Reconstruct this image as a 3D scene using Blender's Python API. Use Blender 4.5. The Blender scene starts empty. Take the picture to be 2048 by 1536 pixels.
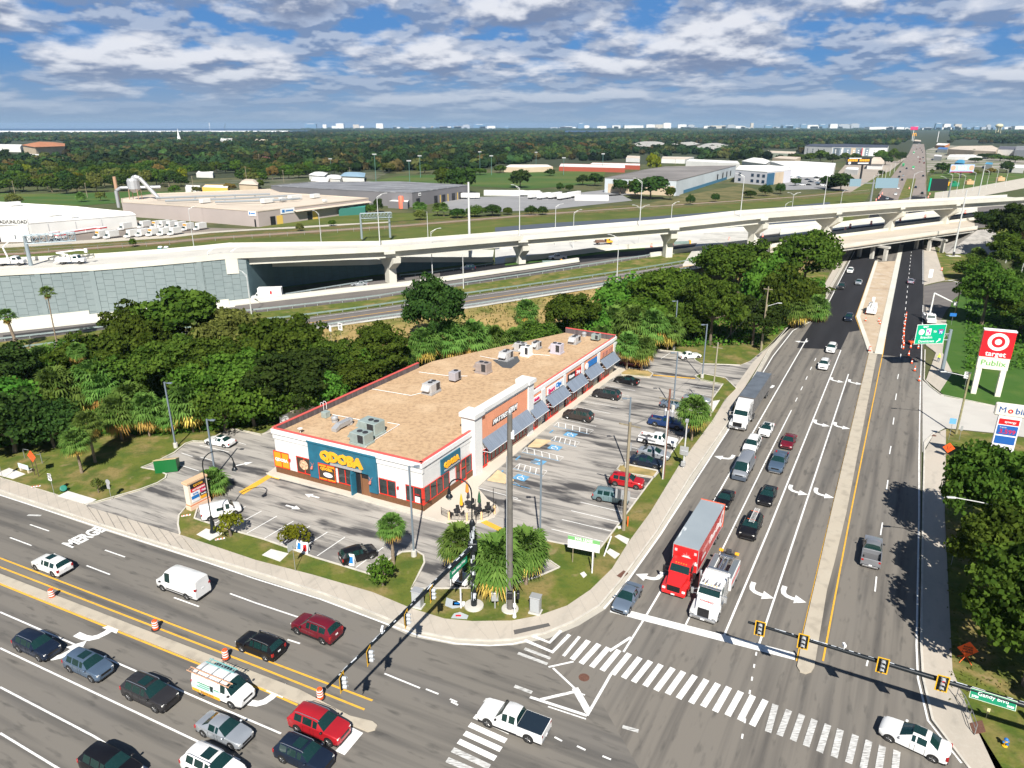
import bpy, bmesh, math, random
import numpy as np
from mathutils import Vector, Matrix
R=math.radians; PI=math.pi
random.seed(7); rng=np.random.default_rng(7)
S=bpy.context.scene; COL=S.collection
F=1421.;CX=1024.;CY=768.;PT=R(20.);CH=46.
sP,cP=math.sin(PT),math.cos(PT)
def G(u,v,z=0.):
    t=(CH-z)/(sP*F+cP*(v-CY)); return Vector(((u-CX)*t,(cP*F-sP*(v-CY))*t,z))
def HT(u,v,z,vt):
    p=G(u,v,z); k=p.y/(cP*F-sP*(vt-CY)); return CH-(sP*F+cP*(vt-CY))*k-z
def px(s,z=0.):
    return [G(*map(float,a.split(',')),z) for a in s.split()]
def hd(az): return Vector((math.sin(R(az)),math.cos(R(az)),0))
def rotaz(az): return R(90-az)           # local +x points along azimuth
MATS={}
def nodes(m):
    m.use_nodes=True; return m.node_tree.nodes,m.node_tree.links
def M(name,col=(.5,.5,.5),rough=.6,metal=0.,var=0.,vs=1.,bump=0.,col2=None,coat=0.,coord='Object',sc=(1,1,1),det=4,lo=.35,hi=.65,alpha=1.,emit=0.,spec=.5):
    if name in MATS: return MATS[name]
    m=bpy.data.materials.new(name); N,L=nodes(m); b=N['Principled BSDF']
    c4=(*col,1)
    b.inputs['Base Color'].default_value=c4; b.inputs['Roughness'].default_value=rough; b.inputs['Metallic'].default_value=metal
    b.inputs['Coat Weight'].default_value=coat; b.inputs['Specular IOR Level'].default_value=spec
    if emit: b.inputs['Emission Color'].default_value=c4; b.inputs['Emission Strength'].default_value=emit
    if var or col2 or bump:
        tc=N.new('ShaderNodeTexCoord'); mp=N.new('ShaderNodeMapping'); mp.inputs['Scale'].default_value=sc
        L.new(tc.outputs[coord],mp.inputs[0])
        n=N.new('ShaderNodeTexNoise'); n.inputs['Scale'].default_value=vs; n.inputs['Detail'].default_value=det
        L.new(mp.outputs[0],n.inputs['Vector'])
        if var or col2:
            r=N.new('ShaderNodeMapRange'); r.inputs[1].default_value=lo; r.inputs[2].default_value=hi
            L.new(n.outputs['Fac'],r.inputs[0]); mx=N.new('ShaderNodeMix'); mx.data_type='RGBA'
            L.new(r.outputs[0],mx.inputs[0])
            a=col if col2 else tuple(x*(1-var) for x in col); c=col2 if col2 else tuple(min(1,x*(1+var)) for x in col)
            mx.inputs[6].default_value=(*a,1); mx.inputs[7].default_value=(*c,1); L.new(mx.outputs[2],b.inputs['Base Color'])
        if bump:
            bp=N.new('ShaderNodeBump'); bp.inputs['Strength'].default_value=bump; bp.inputs['Distance'].default_value=.05
            L.new(n.outputs['Fac'],bp.inputs['Height']); L.new(bp.outputs[0],b.inputs['Normal'])
    MATS[name]=m; return m
def layered(name,base,layers,rough=.85,rotz=0.,bump=0.):
    """base colour + noise layers (colour, scale xyz, noise scale, lo, hi, amount, detail) in world metres, x axis turned by rotz"""
    m=bpy.data.materials.new(name); N,L=nodes(m); b=N['Principled BSDF']; b.inputs['Roughness'].default_value=rough
    b.inputs['Specular IOR Level'].default_value=.25
    g=N.new('ShaderNodeNewGeometry'); cur=None; last=None
    for i,(col,sc,ns,lo,hi,am,det) in enumerate(layers):
        mp=N.new('ShaderNodeMapping'); mp.vector_type='POINT'; mp.inputs['Scale'].default_value=sc
        r0=N.new('ShaderNodeMapping'); r0.inputs['Rotation'].default_value=(0,0,-rotz); r0.inputs['Location'].default_value=(i*13.7,i*5.1,0)
        L.new(g.outputs['Position'],r0.inputs[0]); L.new(r0.outputs[0],mp.inputs[0])
        n=N.new('ShaderNodeTexNoise'); n.inputs['Scale'].default_value=ns; n.inputs['Detail'].default_value=det; L.new(mp.outputs[0],n.inputs['Vector'])
        r=N.new('ShaderNodeMapRange'); r.inputs[1].default_value=lo; r.inputs[2].default_value=hi; r.inputs[4].default_value=am
        L.new(n.outputs['Fac'],r.inputs[0]); mx=N.new('ShaderNodeMix'); mx.data_type='RGBA'; L.new(r.outputs[0],mx.inputs[0])
        if cur is None: mx.inputs[6].default_value=(*base,1)
        else: L.new(cur,mx.inputs[6])
        mx.inputs[7].default_value=(*col,1); cur=mx.outputs[2]; last=n
    L.new(cur,b.inputs['Base Color'])
    if bump:
        bp=N.new('ShaderNodeBump'); bp.inputs['Strength'].default_value=bump; bp.inputs['Distance'].default_value=.1; L.new(last.outputs['Fac'],bp.inputs['Height']); L.new(bp.outputs[0],b.inputs['Normal'])
    MATS[name]=m; return m
def foliage(name,col,col2,trans=.3):
    m=bpy.data.materials.new(name); N,L=nodes(m); N.remove(N['Principled BSDF']); out=N['Material Output']
    at=N.new('ShaderNodeAttribute'); at.attribute_name='tone'; oi=N.new('ShaderNodeObjectInfo')
    mx=N.new('ShaderNodeMix'); mx.data_type='RGBA'; mx.inputs[6].default_value=(*col,1); mx.inputs[7].default_value=(*col2,1)
    L.new(at.outputs['Fac'],mx.inputs[0])
    h=N.new('ShaderNodeHueSaturation'); r=N.new('ShaderNodeMapRange'); r.inputs[3].default_value=.8; r.inputs[4].default_value=1.35
    r2=N.new('ShaderNodeMapRange'); r2.inputs[3].default_value=.49; r2.inputs[4].default_value=.53
    L.new(oi.outputs['Random'],r.inputs[0]); L.new(oi.outputs['Random'],r2.inputs[0]); L.new(r.outputs[0],h.inputs['Value']); L.new(r2.outputs[0],h.inputs['Hue']); L.new(mx.outputs[2],h.inputs['Color'])
    d=N.new('ShaderNodeBsdfDiffuse'); t=N.new('ShaderNodeBsdfTranslucent'); ms=N.new('ShaderNodeMixShader'); ms.inputs[0].default_value=trans
    L.new(h.outputs[0],d.inputs[0]); L.new(h.outputs[0],t.inputs[0]); L.new(d.outputs[0],ms.inputs[1]); L.new(t.outputs[0],ms.inputs[2]); L.new(ms.outputs[0],out.inputs[0])
    MATS[name]=m; return m
class MB:
    def __init__(s): s.v=[]; s.f=[]; s.m=[]; s.T=Matrix.Identity(4)
    def add(s,vs,fs,mi=0):
        o=len(s.v); s.v+=[tuple(s.T@Vector(v)) for v in vs]; s.f+=[tuple(o+i for i in f) for f in fs]; s.m+=[mi]*len(fs); return s
    def box(s,x0,x1,y0,y1,z0,z1,mi=0,bv=0.):
        if bv:
            b=bv; vs=[];
            for z,k in ((z0,b),(z0+b,0),(z1-b,0),(z1,b)):
                X0,X1,Y0,Y1=x0+k,x1-k,y0+k,y1-k; c=b if not k else b*.6
                vs+=[(X0+c,Y0,z),(X1-c,Y0,z),(X1,Y0+c,z),(X1,Y1-c,z),(X1-c,Y1,z),(X0+c,Y1,z),(X0,Y1-c,z),(X0,Y0+c,z)]
            fs=[tuple(range(7,-1,-1)),tuple(range(24,32))]
            for r in range(3):
                for i in range(8): j=(i+1)%8; fs.append((r*8+i,r*8+j,r*8+8+j,r*8+8+i))
            return s.add(vs,fs,mi)
        return s.add([(x0,y0,z0),(x1,y0,z0),(x1,y1,z0),(x0,y1,z0),(x0,y0,z1),(x1,y0,z1),(x1,y1,z1),(x0,y1,z1)],
          [(3,2,1,0),(4,5,6,7),(0,1,5,4),(1,2,6,5),(2,3,7,6),(3,0,4,7)],mi)
    def cb(s,c,d,mi=0,bv=0.): return s.box(c[0]-d[0]/2,c[0]+d[0]/2,c[1]-d[1]/2,c[1]+d[1]/2,c[2]-d[2]/2,c[2]+d[2]/2,mi,bv)
    def tube(s,a,b,r0,r1=None,n=8,mi=0,cap=True):
        a=Vector(a);b=Vector(b); r1=r0 if r1 is None else r1; d=(b-a).normalized(); q=d.to_track_quat('Z','Y').to_matrix()
        vs=[];
        for p,r in ((a,r0),(b,r1)):
            for i in range(n):
                t=2*PI*i/n; vs.append(tuple(p+q@Vector((r*math.cos(t),r*math.sin(t),0))))
        fs=[(i,(i+1)%n,n+(i+1)%n,n+i) for i in range(n)]
        if cap: fs+=[tuple(range(n-1,-1,-1)),tuple(range(n,2*n))]
        return s.add(vs,fs,mi)
    def path(s,pts,r,n=6,mi=0):
        for i in range(len(pts)-1): s.tube(pts[i],pts[i+1],r[i] if isinstance(r,(list,tuple)) else r,r[i+1] if isinstance(r,(list,tuple)) else r,n,mi)
        return s
    def lathe(s,prof,n=12,c=(0,0,0),mi=0):
        vs=[(c[0]+r*math.cos(2*PI*i/n),c[1]+r*math.sin(2*PI*i/n),c[2]+z) for r,z in prof for i in range(n)]; k=len(prof)
        fs=[(a*n+i,a*n+(i+1)%n,a*n+n+(i+1)%n,a*n+n+i) for a in range(k-1) for i in range(n)]+[tuple(range(n-1,-1,-1)),tuple(range((k-1)*n,k*n))]
        return s.add(vs,fs,mi)
    def prism(s,poly,z0,z1,mi=0,mt=None):
        n=len(poly); ar=sum(poly[i][0]*poly[(i+1)%n][1]-poly[(i+1)%n][0]*poly[i][1] for i in range(n))
        if ar<0: poly=poly[::-1]
        vs=[(p[0],p[1],z0) for p in poly]+[(p[0],p[1],z1) for p in poly]
        s.add(vs,[tuple(range(n-1,-1,-1))]+[(i,(i+1)%n,n+(i+1)%n,n+i) for i in range(n)],mi)
        return s.add(vs[n:],[tuple(range(n))],mi if mt is None else mt)
    def sheet(s,poly,mi=0,z=None):
        n=len(poly); ar=sum(poly[i][0]*poly[(i+1)%n][1]-poly[(i+1)%n][0]*poly[i][1] for i in range(n))
        if ar<0: poly=poly[::-1]
        return s.add([(p[0],p[1],p[2] if z is None else z) for p in poly],[tuple(range(n))],mi)
    def quad(s,a,b,c,d,mi=0): return s.add([a,b,c,d],[(0,1,2,3)],mi)
    def ribbon(s,pts,w,z0,z1,mi=0,off=0.,up=False):
        """prism strip along a polyline (z0,z1 are added to the points' z); off shifts it sideways (right +)"""
        P=[Vector(p) for p in pts]; n=len(P); vs=[]
        for i,p in enumerate(P):
            d=(P[min(i+1,n-1)]-P[max(i-1,0)]); d.z=0; d.normalize(); r=Vector((d.y,-d.x,0))
            for o,z in ((off-w/2,z0),(off+w/2,z0),(off+w/2,z1),(off-w/2,z1)): q=p+r*o; vs.append((q.x,q.y,p.z+z))
        fs=[]
        for i in range(n-1):
            a=4*i;b=a+4
            fs+=[(a+3,a+2,b+2,b+3)]
            if z1-z0>1e-6: fs+=[(a+1,b+1,b+2,a+2),(a,a+3,b+3,b),(a,b,b+1,a+1)]
        if z1-z0>1e-6: fs+=[(0,1,2,3),(4*n-1,4*n-2,4*n-3,4*n-4)]
        return s.add(vs,fs,mi)
    def build(s,name,mats,parent=None,smooth=False,loc=None,rotz=None):
        me=bpy.data.meshes.new(name); me.from_pydata(s.v,[],s.f)
        mats=mats if isinstance(mats,(list,tuple)) else [mats]
        for m in mats: me.materials.append(m)
        if len(mats)>1: me.polygons.foreach_set('material_index',s.m)
        if smooth:
            me.shade_smooth()
            me.set_sharp_from_angle(angle=R(smooth if smooth>1 else 40))
        me.update(); o=bpy.data.objects.new(name,me); COL.objects.link(o)
        if parent: o.parent=parent
        if loc is not None: o.location=loc
        if rotz is not None: o.rotation_euler=(0,0,rotz)
        return o
def tag(o,label=None,cat=None,group=None,kind=None):
    for k,v in (('label',label),('category',cat),('group',group),('kind',kind)):
        if v: o[k]=v
    return o
def E(name,loc,label,cat,rotz=0.,group=None):
    o=bpy.data.objects.new(name,None); o.empty_display_size=.3; COL.objects.link(o); o.location=loc; o.rotation_euler=(0,0,rotz)
    return tag(o,label,cat,group)
def ST(o): return tag(o,kind='structure')
KIDS={}
def kids(o):
    return [c for c in bpy.data.objects if c.parent==o]
def dup(o,loc,rotz=None,scale=None,label=None,group=None,parent=None,tree=None):
    tree=tree or snap(o); r=_cp(tree,parent); r.location=loc
    if rotz is not None: r.rotation_euler=(0,0,rotz)
    if scale is not None: r.scale=(scale,)*3 if not hasattr(scale,'__len__') else scale
    if label: r['label']=label
    if group: r['group']=group
    return r
def snap(o): return (o,[snap(c) for c in kids(o)])
def _cp(t,parent):
    c=t[0].copy(); COL.objects.link(c); c.parent=parent
    for k in t[1]: _cp(k,c)
    return c
_tc={}
def text(s,size,depth=.02,bold=0.,align='CENTER',shear=0.,space=1.):
    key=(s,size,depth,bold,align,shear,space)
    if key in _tc: return _tc[key]
    cu=bpy.data.curves.new('lettering','FONT'); cu.body=s; cu.size=size; cu.extrude=depth/2; cu.offset=bold; cu.align_x=align; cu.align_y='CENTER'; cu.shear=shear; cu.resolution_u=2; cu.space_character=space
    ob=bpy.data.objects.new('tmp',cu); COL.objects.link(ob); dg=bpy.context.evaluated_depsgraph_get()
    me=bpy.data.meshes.new_from_object(ob.evaluated_get(dg)); 
    vs=[tuple(v.co) for v in me.vertices]; fs=[tuple(p.vertices) for p in me.polygons]
    bpy.data.objects.remove(ob); bpy.data.curves.remove(cu); bpy.data.meshes.remove(me)
    _tc[key]=(vs,fs); return vs,fs
def put_text(mb,s,size,T,mi=0,sx=1.,**k):
    """T maps text plane (x right, y up, z towards the reader) into the mesh's space"""
    vs,fs=text(s,size,**k); old=mb.T; mb.T=old@T@Matrix.Diagonal((sx,1,1,1)); mb.add(vs,fs,mi); mb.T=old
def frame(o,right,up):
    r=Vector(right).normalized(); u=Vector(up).normalized(); n=r.cross(u)
    return Matrix(((r.x,u.x,n.x,o[0]),(r.y,u.y,n.y,o[1]),(r.z,u.z,n.z,o[2]),(0,0,0,1)))
def arc(c,r,a0,a1,n=12): return [(c[0]+r*math.cos(a0+(a1-a0)*i/n),c[1]+r*math.sin(a0+(a1-a0)*i/n)) for i in range(n+1)]
white=M('white_paint',(.8,.8,.78),.5,var=.06,vs=.6); offw=M('off_white_stucco',(.62,.6,.55),.8,var=.07,vs=.4)
black=M('black_plastic',(.012,.012,.013),.5); rubber=M('tyre_rubber',(.018,.018,.018),.85); darkm=M('dark_metal',(.05,.05,.055),.5,.3)
chrome=M('bright_metal',(.6,.6,.6),.25,.9); steel=M('galvanised_steel',(.42,.44,.45),.45,.6,var=.15,vs=3); alum=M('aluminium_grey',(.45,.46,.47),.5,.4)
red=M('sign_red',(.62,.015,.02),.45); orange=M('safety_orange',(.85,.13,.02),.55); yellowp=M('signal_yellow',(.75,.42,.02),.5); green=M('sign_green',(.0,.22,.11),.5)
glass=M('car_glass',(.008,.030,.028),.06,spec=.8); lampw=M('lamp_glass',(.75,.75,.72),.2,coat=.5); tail=M('tail_lamp_red',(.35,.01,.01),.25,coat=.5)
conc=M('cast_concrete',(.50,.485,.44),.85,var=.14,vs=.25); concw=M('pale_new_concrete',(.60,.585,.51),.8,var=.07,vs=.12); wood=M('weathered_wood',(.26,.22,.15),.85,var=.25,vs=2,sc=(1,1,.1))
RM=R(60.5); RG=R(-25.)
asph=layered('asphalt_main',(.185,.168,.145),[((.075,.07,.066),(.03,.75,1),1.1,.45,.68,.75,3),((.17,.16,.145),(.05,.2,1),1.,.5,.75,.55,4),((.06,.058,.055),(.25,.9,1),1.6,.56,.74,.6,5),((.19,.18,.165),(1,1,1),9.,.55,.8,.25,2)],rotz=RM)
asphg=layered('asphalt_cross_road',(.172,.158,.138),[((.07,.067,.064),(.035,.7,1),1.1,.47,.7,.75,3),((.16,.15,.14),(.05,.2,1),1.,.5,.75,.5,4),((.055,.053,.05),(.25,1.1,1),1.5,.57,.74,.65,5),((.19,.18,.165),(1,1,1),9.,.55,.8,.25,2)],rotz=RG)
asphn=layered('new_black_asphalt',(.018,.018,.021),[((.028,.028,.032),(.04,.4,1),1.,.4,.7,.7,3),((.034,.033,.036),(1,1,1),5,.5,.8,.4,3)],rotz=RM)
lotm=layered('worn_parking_asphalt',(.37,.345,.31),[((.13,.125,.12),(.10,.6,1),1.1,.44,.62,.75,6),((.035,.035,.04),(.20,.7,1),.45,.54,.61,.88,9),((.42,.39,.35),(.08,.7,1),1.5,.52,.68,.6,7),((.05,.05,.052),(.12,1.6,1),1.4,.58,.70,.7,6),((.1,.1,.1),(1,1,1),6.,.58,.8,.3,2)],rotz=RG)
oldroad=layered('old_grey_asphalt',(.16,.145,.135),[((.11,.1,.098),(.02,.5,1),1.,.4,.7,.6,3),((.2,.19,.17),(.3,.3,1),1.,.5,.8,.4,4)],rotz=R(25))
slate=layered('old_asphalt_shade_tone',(.085,.10,.125),[((.065,.08,.105),(.02,.4,1),1.,.4,.7,.6,3)],rotz=R(25))  # old asphalt with its shade put into the blue-grey colour
sidem=layered('sidewalk_concrete',(.46,.41,.345),[((.36,.33,.28),(.12,.5,1),.8,.45,.7,.6,5),((.25,.23,.2),(.4,1,1),1.,.58,.75,.45,5),((.55,.52,.46),(1,1,1),4,.5,.8,.3,3)],rotz=RM)
medm=layered('median_concrete',(.44,.39,.31),[((.25,.22,.18),(.7,.7,1),1.,.5,.68,.5,7),((.5,.46,.38),(.5,.5,1),1.,.5,.8,.4,4)],rotz=RG)
pads=M('light_concrete_pad',(.62,.6,.56),.85,var=.06,vs=1.2)
grassm=layered('lawn_grass',(.115,.135,.022),[((.24,.18,.07),(1,1,1),.22,.47,.60,.85,9),((.05,.10,.012),(1,1,1),.45,.50,.62,.6,8),((.055,.09,.012),(1,1,1),.3,.5,.68,.7,6),((.26,.2,.1),(1,1,1),.45,.62,.72,.7,6),((.05,.07,.012),(1,1,1),3.,.5,.8,.5,3)],rough=1.,bump=.6)
grassg=layered('green_turf',(.05,.115,.018),[((.04,.105,.012),(1,1,1),.25,.45,.65,.7,5),((.1,.15,.03),(1,1,1),.12,.52,.7,.6,5),((.03,.07,.01),(1,1,1),3.,.55,.8,.5,3)],rough=1.,bump=.5)
drygr=layered('dry_bank_grass',(.30,.215,.085),[((.13,.14,.03),(1,1,1),.12,.46,.6,.9,6),((.38,.28,.13),(1,1,1),.7,.5,.72,.7,6),((.08,.1,.02),(1,1,1),.4,.58,.72,.8,5)],rough=1.,bump=.8)
dirtm=layered('sandy_dirt',(.48,.38,.27),[((.34,.25,.17),(.3,.6,1),.5,.48,.7,.7,6),((.58,.52,.44),(1,1,1),.3,.5,.75,.6,5),((.2,.16,.12),(1,1,1),1.4,.62,.74,.6,4)],rotz=RM)
paint=layered('road_paint_white',(.78,.78,.76),[((.42,.41,.39),(1,1,1),1.7,.56,.72,.75,5),((.6,.6,.58),(1,1,1),8,.5,.8,.5,3)],rough=.6)
paintf=layered('road_paint_worn',(.6,.6,.58),[((.2,.19,.18),(.6,5,1),3.,.45,.62,.8,6)],rough=.7)
painty=layered('road_paint_yellow',(.72,.40,.05),[((.45,.27,.06),(1,1,1),2.2,.5,.72,.6,5)],rough=.6)
paintb=M('road_paint_blue',(.12,.32,.52),.7,var=.2,vs=2.); iron=M('rusty_iron',(.13,.06,.04),.8,var=.2,vs=6)
def sheet(name,s,z,m,kind='structure'):
    o=MB().sheet(px(s,z)).build(name,m); return tag(o,kind=kind)
def slab(name,s,z1,m,side=None):
    pts=px(s,z1); o=MB().prism([(p.x,p.y) for p in pts],-.05,z1,1 if side else 0,0).build(name,[m,side] if side else m); return ST(o)
B=9000
g=MB()
g.sheet([(-B,-300,-.06),(B,-300,-.06),(B,B*1.3,-.06),(-B,B*1.3,-.06)]); ST(g.build('ground',layered('ground_scrub',(.07,.085,.03),[((.14,.12,.06),(1,1,1),.02,.45,.65,.7,8),((.03,.045,.015),(1,1,1),.08,.5,.7,.7,6)],rough=1.)))
wat=M('bay_water',(.02,.06,.15),.9,var=.1,vs=.002); o=MB().sheet([(-B,2750,.0),(-1050,3250,0),(150,4500,0),(900,6600,0),(1500,11600,0),(-B,11600,0)]).build('water',wat); ST(o)
o=MB().box(-B,-1500,5050,5150,.1,12).build('causeway',M('causeway_white',(.8,.8,.78),.8)); ST(o)
MB_=MB()
mainroad=sheet('main_road','1024,1282 1091,1270 1150,1247 1202,1215 1245,1165 1317,1068 1384,958 1456,855 1541,705 1583,655 1641,624 1660,585 1712,493 1751,400 1817,308 1826,288 1848,288 1851,305 1853,393 1848,490 1848,570 1849,612 1845,762 1843,912 1842,1024 1838,1290 1842,1357 1861,1441 1930,1528 2080,1700 700,1700 735,1445',.0,asph)
crossroad=sheet('cross_road','-260,905 0,983 200,1050 400,1114 512,1147 645,1189 779,1242 832,1266 912,1281 979,1284 1024,1282 1200,1400 1400,1750 -700,1950 -500,1300',.004,asphg)
sheet('new_asphalt','1753,520 1716,633 1719,661 1698,664 1681,699 1594,696 1604,676 1632,634 1646,630 1712,499 1757,388 1790,388',.008,asphn)
sheet('new_asphalt_southbound','1757,709 1843,718 1847,570 1847,486 1851,394 1824,392 1803,488 1781,612',.008,asphn)
sheet('far_road','1757,388 1817,308 1826,288 1848,288 1851,305 1852,388 1823,391 1831,358 1815,357 1797,400',.012,layered('tan_far_asphalt',(.27,.225,.195),[((.2,.17,.15),(.05,.5,1),.5,.4,.7,.6,4)],rotz=RM))
lot=sheet('parking_lot','165,1010 283,900 464,852 560,850 700,820 1150,700 1300,699 1400,706 1490,726 1534,697 1446,845 1300,1030 1215,1150 1150,1205 1024,1241 889,1237 822,1216 625,1149 360,1070',.012,lotm)
kerbm=M('kerb_concrete',(.52,.49,.43),.85,var=.12,vs=.8)
kerbg=layered('gutter_concrete',(.45,.42,.36),[((.3,.28,.24),(.3,.3,1),1.,.5,.7,.5,4)])
cw='-260,905 0,981 200,1049 400,1112 512,1145 645,1187 779,1240 832,1264 912,1279 979,1282 1024,1280 1091,1267 1148,1243 1199,1212 1241,1162 1313,1064 1380,954 1452,851 1537,701 1579,651 1637,620 1656,581 1708,490'
k=MB(); k.ribbon(px(cw),.18,-.04,.15); ST(k.build('kerb',kerbm))
k=MB(); k.ribbon(px(cw,.016),.62,0,0,off=.42); ST(k.build('gutter',kerbg))
slab('sidewalk','-260,875 0,956 110,989 173,1011 200,1049 0,979 -260,903',.13,sidem)
slab('sidewalk_driveway','173,1012 360,1069 400,1111 200,1049',.03,sidem)
slab('sidewalk_corner','360,1069 512,1120 625,1149 745,1184 822,1216 889,1237 945,1242 1024,1241 1077,1231 1134,1211 1181,1179 1224,1137 1257,1084 1301,1024 1357,932 1424,842 1452,799 1468,809 1452,848 1380,951 1313,1061 1241,1159 1199,1209 1148,1240 1091,1264 1024,1277 979,1279 912,1276 832,1261 779,1237 645,1184 512,1142 400,1110',.13,sidem)
slab('sidewalk_north','1452,799 1480,760 1505,725 1536,695 1579,649 1633,612 1646,575 1683,508 1706,491 1656,578 1637,617 1579,648 1537,698 1468,809',.05,sidem)
j=MB()
for s,n,az in (('178,1014 1024,1243',34,25),('1077,1231 1424,842',30,118)):
    a,b=px(s,.134); d=(b-a)/n
jm=M('joint_dark',(.33,.30,.26),.9)
cpts=px('0,957 110,990 173,1012 360,1069 512,1120 625,1149 745,1184 822,1216 889,1237 945,1242 1024,1241 1077,1231 1134,1211 1181,1179 1224,1137 1257,1084 1301,1024 1357,932 1424,842',.135)
ipts=px('0,980 120,1022 190,1046 390,1107 512,1143 645,1185 779,1238 832,1262 912,1277 979,1280 1024,1278 1091,1265 1148,1241 1199,1210 1241,1160 1270,1120 1313,1062 1380,952 1452,850',.135)
for i in range(len(cpts)-1):
    n=max(1,int((cpts[i+1]-cpts[i]).length/1.8))
    for q in range(n):
        a=cpts[i].lerp(cpts[i+1],q/n); b=ipts[i].lerp(ipts[i+1],q/n); j.ribbon([a,b],.035,.0,.0)
ST(j.build('sidewalk_joints',jm))
sheet('dark_kerb_patch','1027,1260 1097,1246 1101,1252 1029,1269',.152,M('dark_patch',(.1,.095,.09),.9))
sheet('dark_kerb_patch','310,1060 352,1072 335,1078 300,1068',.02,M('grey_patch',(.25,.24,.23),.9))
lw=slab('lawn','-260,850 -260,872 0,954 110,987 172,1009 200,1003 280,980 315,967 331,957 333,950 316,942 283,936 309,926 349,906 371,888 386,883 408,884 464,858 522,870 548,852 600,820 800,760 700,640 300,690 -260,740',.11,grassm,kerbm)
k=MB(); k.ribbon(px('172,1010 200,1003 280,980 315,967 331,957 333,950 316,942 283,936 309,926 349,906 371,888 386,883 408,884 464,858 522,870 546,862'),.2,0,.17); ST(k.build('lawn_kerb',kerbm))
S2='360,1069 356,1050 358,1032 375,1012 395,1018 389,1038 437,1054 525,1079 545,1086 629,1116 679,1131 745,1151 782,1118 805,1105 832,1103 847,1112 849,1127 835,1155 822,1179 979,1177 1030,1168 1075,1155 1119,1136 1079,1109 1076,1090 1086,1081 1137,1091 1196,1104 1237,1050 1272,1003 1311,950 1362,881 1392,846 1417,809 1446,769 1400,760 1390,753 1402,747 1450,756 1472,777'
slab('lawn_strip',S2+' 1450,799 1424,842 1357,932 1301,1024 1257,1084 1224,1137 1181,1179 1134,1211 1077,1231 1024,1241 945,1242 889,1237 822,1216 745,1184 625,1149 512,1120',.12,grassm,kerbm)
k=MB(); k.ribbon(px(S2),.2,0,.17); ST(k.build('lot_kerb',kerbm))
for s in ('1234,940 1240,931 1255,930 1320,943 1309,956 1243,946','1234,739 1250,736 1295,741 1306,748 1300,755 1243,750'):
    slab('planting_island',s,.12,M('dry_mulch_grass',(.42,.3,.12),.95,col2=(.2,.17,.06),vs=.5),kerbm)
    p=px(s); k=MB(); k.ribbon(p+[p[0]],.2,0,.17); ST(k.build('island_kerb',kerbm))
slab('lawn_north','1313,699 1394,708 1388,716 1392,722 1401,727 1480,730 1500,722 1534,694 1579,648 1633,611 1646,575 1660,545 1500,540 1250,640 1225,690',.1,grassm,kerbm)
k=MB(); k.ribbon(px('1290,702 1313,700 1394,709 1387,716 1391,722 1402,728 1480,731'),.2,0,.17); ST(k.build('north_lot_kerb',kerbm))
slab('median','1594,1332 1600,1342 1612,1346 1623,1342 1629,1333 1654,1180 1669,1124 1693,1024 1754,709 1739,702 1664,1018 1640,1124 1606,1270',.15,medm,medm)
slab('median_far','1741,700 1716,634 1752,524 1790,522 1804,488 1803,492 1757,708',.06,dirtm,kerbm)
for s,w in (('1741,706 1716,634 1753,522',.9),('1757,708 1803,490',1.5)):
    k=MB(); k.ribbon(px(s,.0),w,0,.16); ST(k.build('median_kerb',concw))
sheet('median_grass','1814,357 1796,400 1823,393 1832,357',.02,grassm)
slab('cross_median','-260,1070 0,1147 300,1263 507,1343 600,1379 700,1431 745,1442 755,1450 750,1458 735,1462 600,1406 400,1323 0,1164 -260,1080',.15,medm,medm)
slab('turf','1893,640 1905,600 1960,560 2300,520 2500,900 2048,826 1990,812 1890,792 1880,783 1905,745 1885,705',.1,grassg,kerbm)
k=MB(); k.ribbon(px('1850,700 1848,760 1862,775 1882,790 1990,813 2048,827 2500,905'),.2,-.02,.15); ST(k.build('east_kerb',kerbm))
slab('east_sidewalk','1852,612 1875,640 1893,640 1885,705 1905,745 1880,783 1852,760 1872,705 1852,690',.1,sidem)
sheet('driveway','1845,760 1862,775 1882,790 1990,813 2500,905 2500,960 2048,874 1990,866 1890,856 1868,868 1845,905',.016,layered('driveway_concrete',(.5,.48,.44),[((.4,.38,.35),(.3,.3,1),.6,.45,.7,.6,4)]))
slab('east_lawn','1892,858 1990,868 2048,876 2500,962 2900,1800 2080,1700 1990,1536 1945,1440 1905,1340 1889,1024 1892,905',.1,grassm,kerbm)
slab('east_sidewalk_south','1868,868 1892,858 1890,1024 1905,1340 1945,1440 2005,1536 2100,1700 2030,1700 1935,1532 1866,1441 1847,1357 1843,1290 1847,1024 1848,905',.1,sidem)
k=MB(); k.ribbon(px('1868,866 1849,885 1846,1024 1842,1290 1846,1357 1865,1441 1934,1532 2060,1700'),.2,-.02,.14); ST(k.build('east_kerb_south',kerbm))
sheet('side_street','1848,572 1880,565 1935,562 1990,575 1930,585 1893,620 1872,660 1850,690',.006,oldroad)
slab('east_sidewalk_north','1848,490 1868,490 1885,545 1890,560 1862,566 1848,570',.08,sidem)
slab('verge_north','1868,520 1885,545 1890,561 1935,556 1990,520 1960,480 1880,490',.06,grassm,kerbm)
LN=[0]
def lines(mb,s,w,z,mi=0):
    LN[0]+=1; mb.ribbon(px(s,z+LN[0]%9*.0012),w,0,0,mi)
def dash(mb,s,n,frac,w,z):
    a,b=px(s,z); 
    for i in range(n): mb.ribbon([a.lerp(b,i/n),a.lerp(b,(i+frac)/n)],w,0,0)
mw=MB(); z=.02
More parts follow.
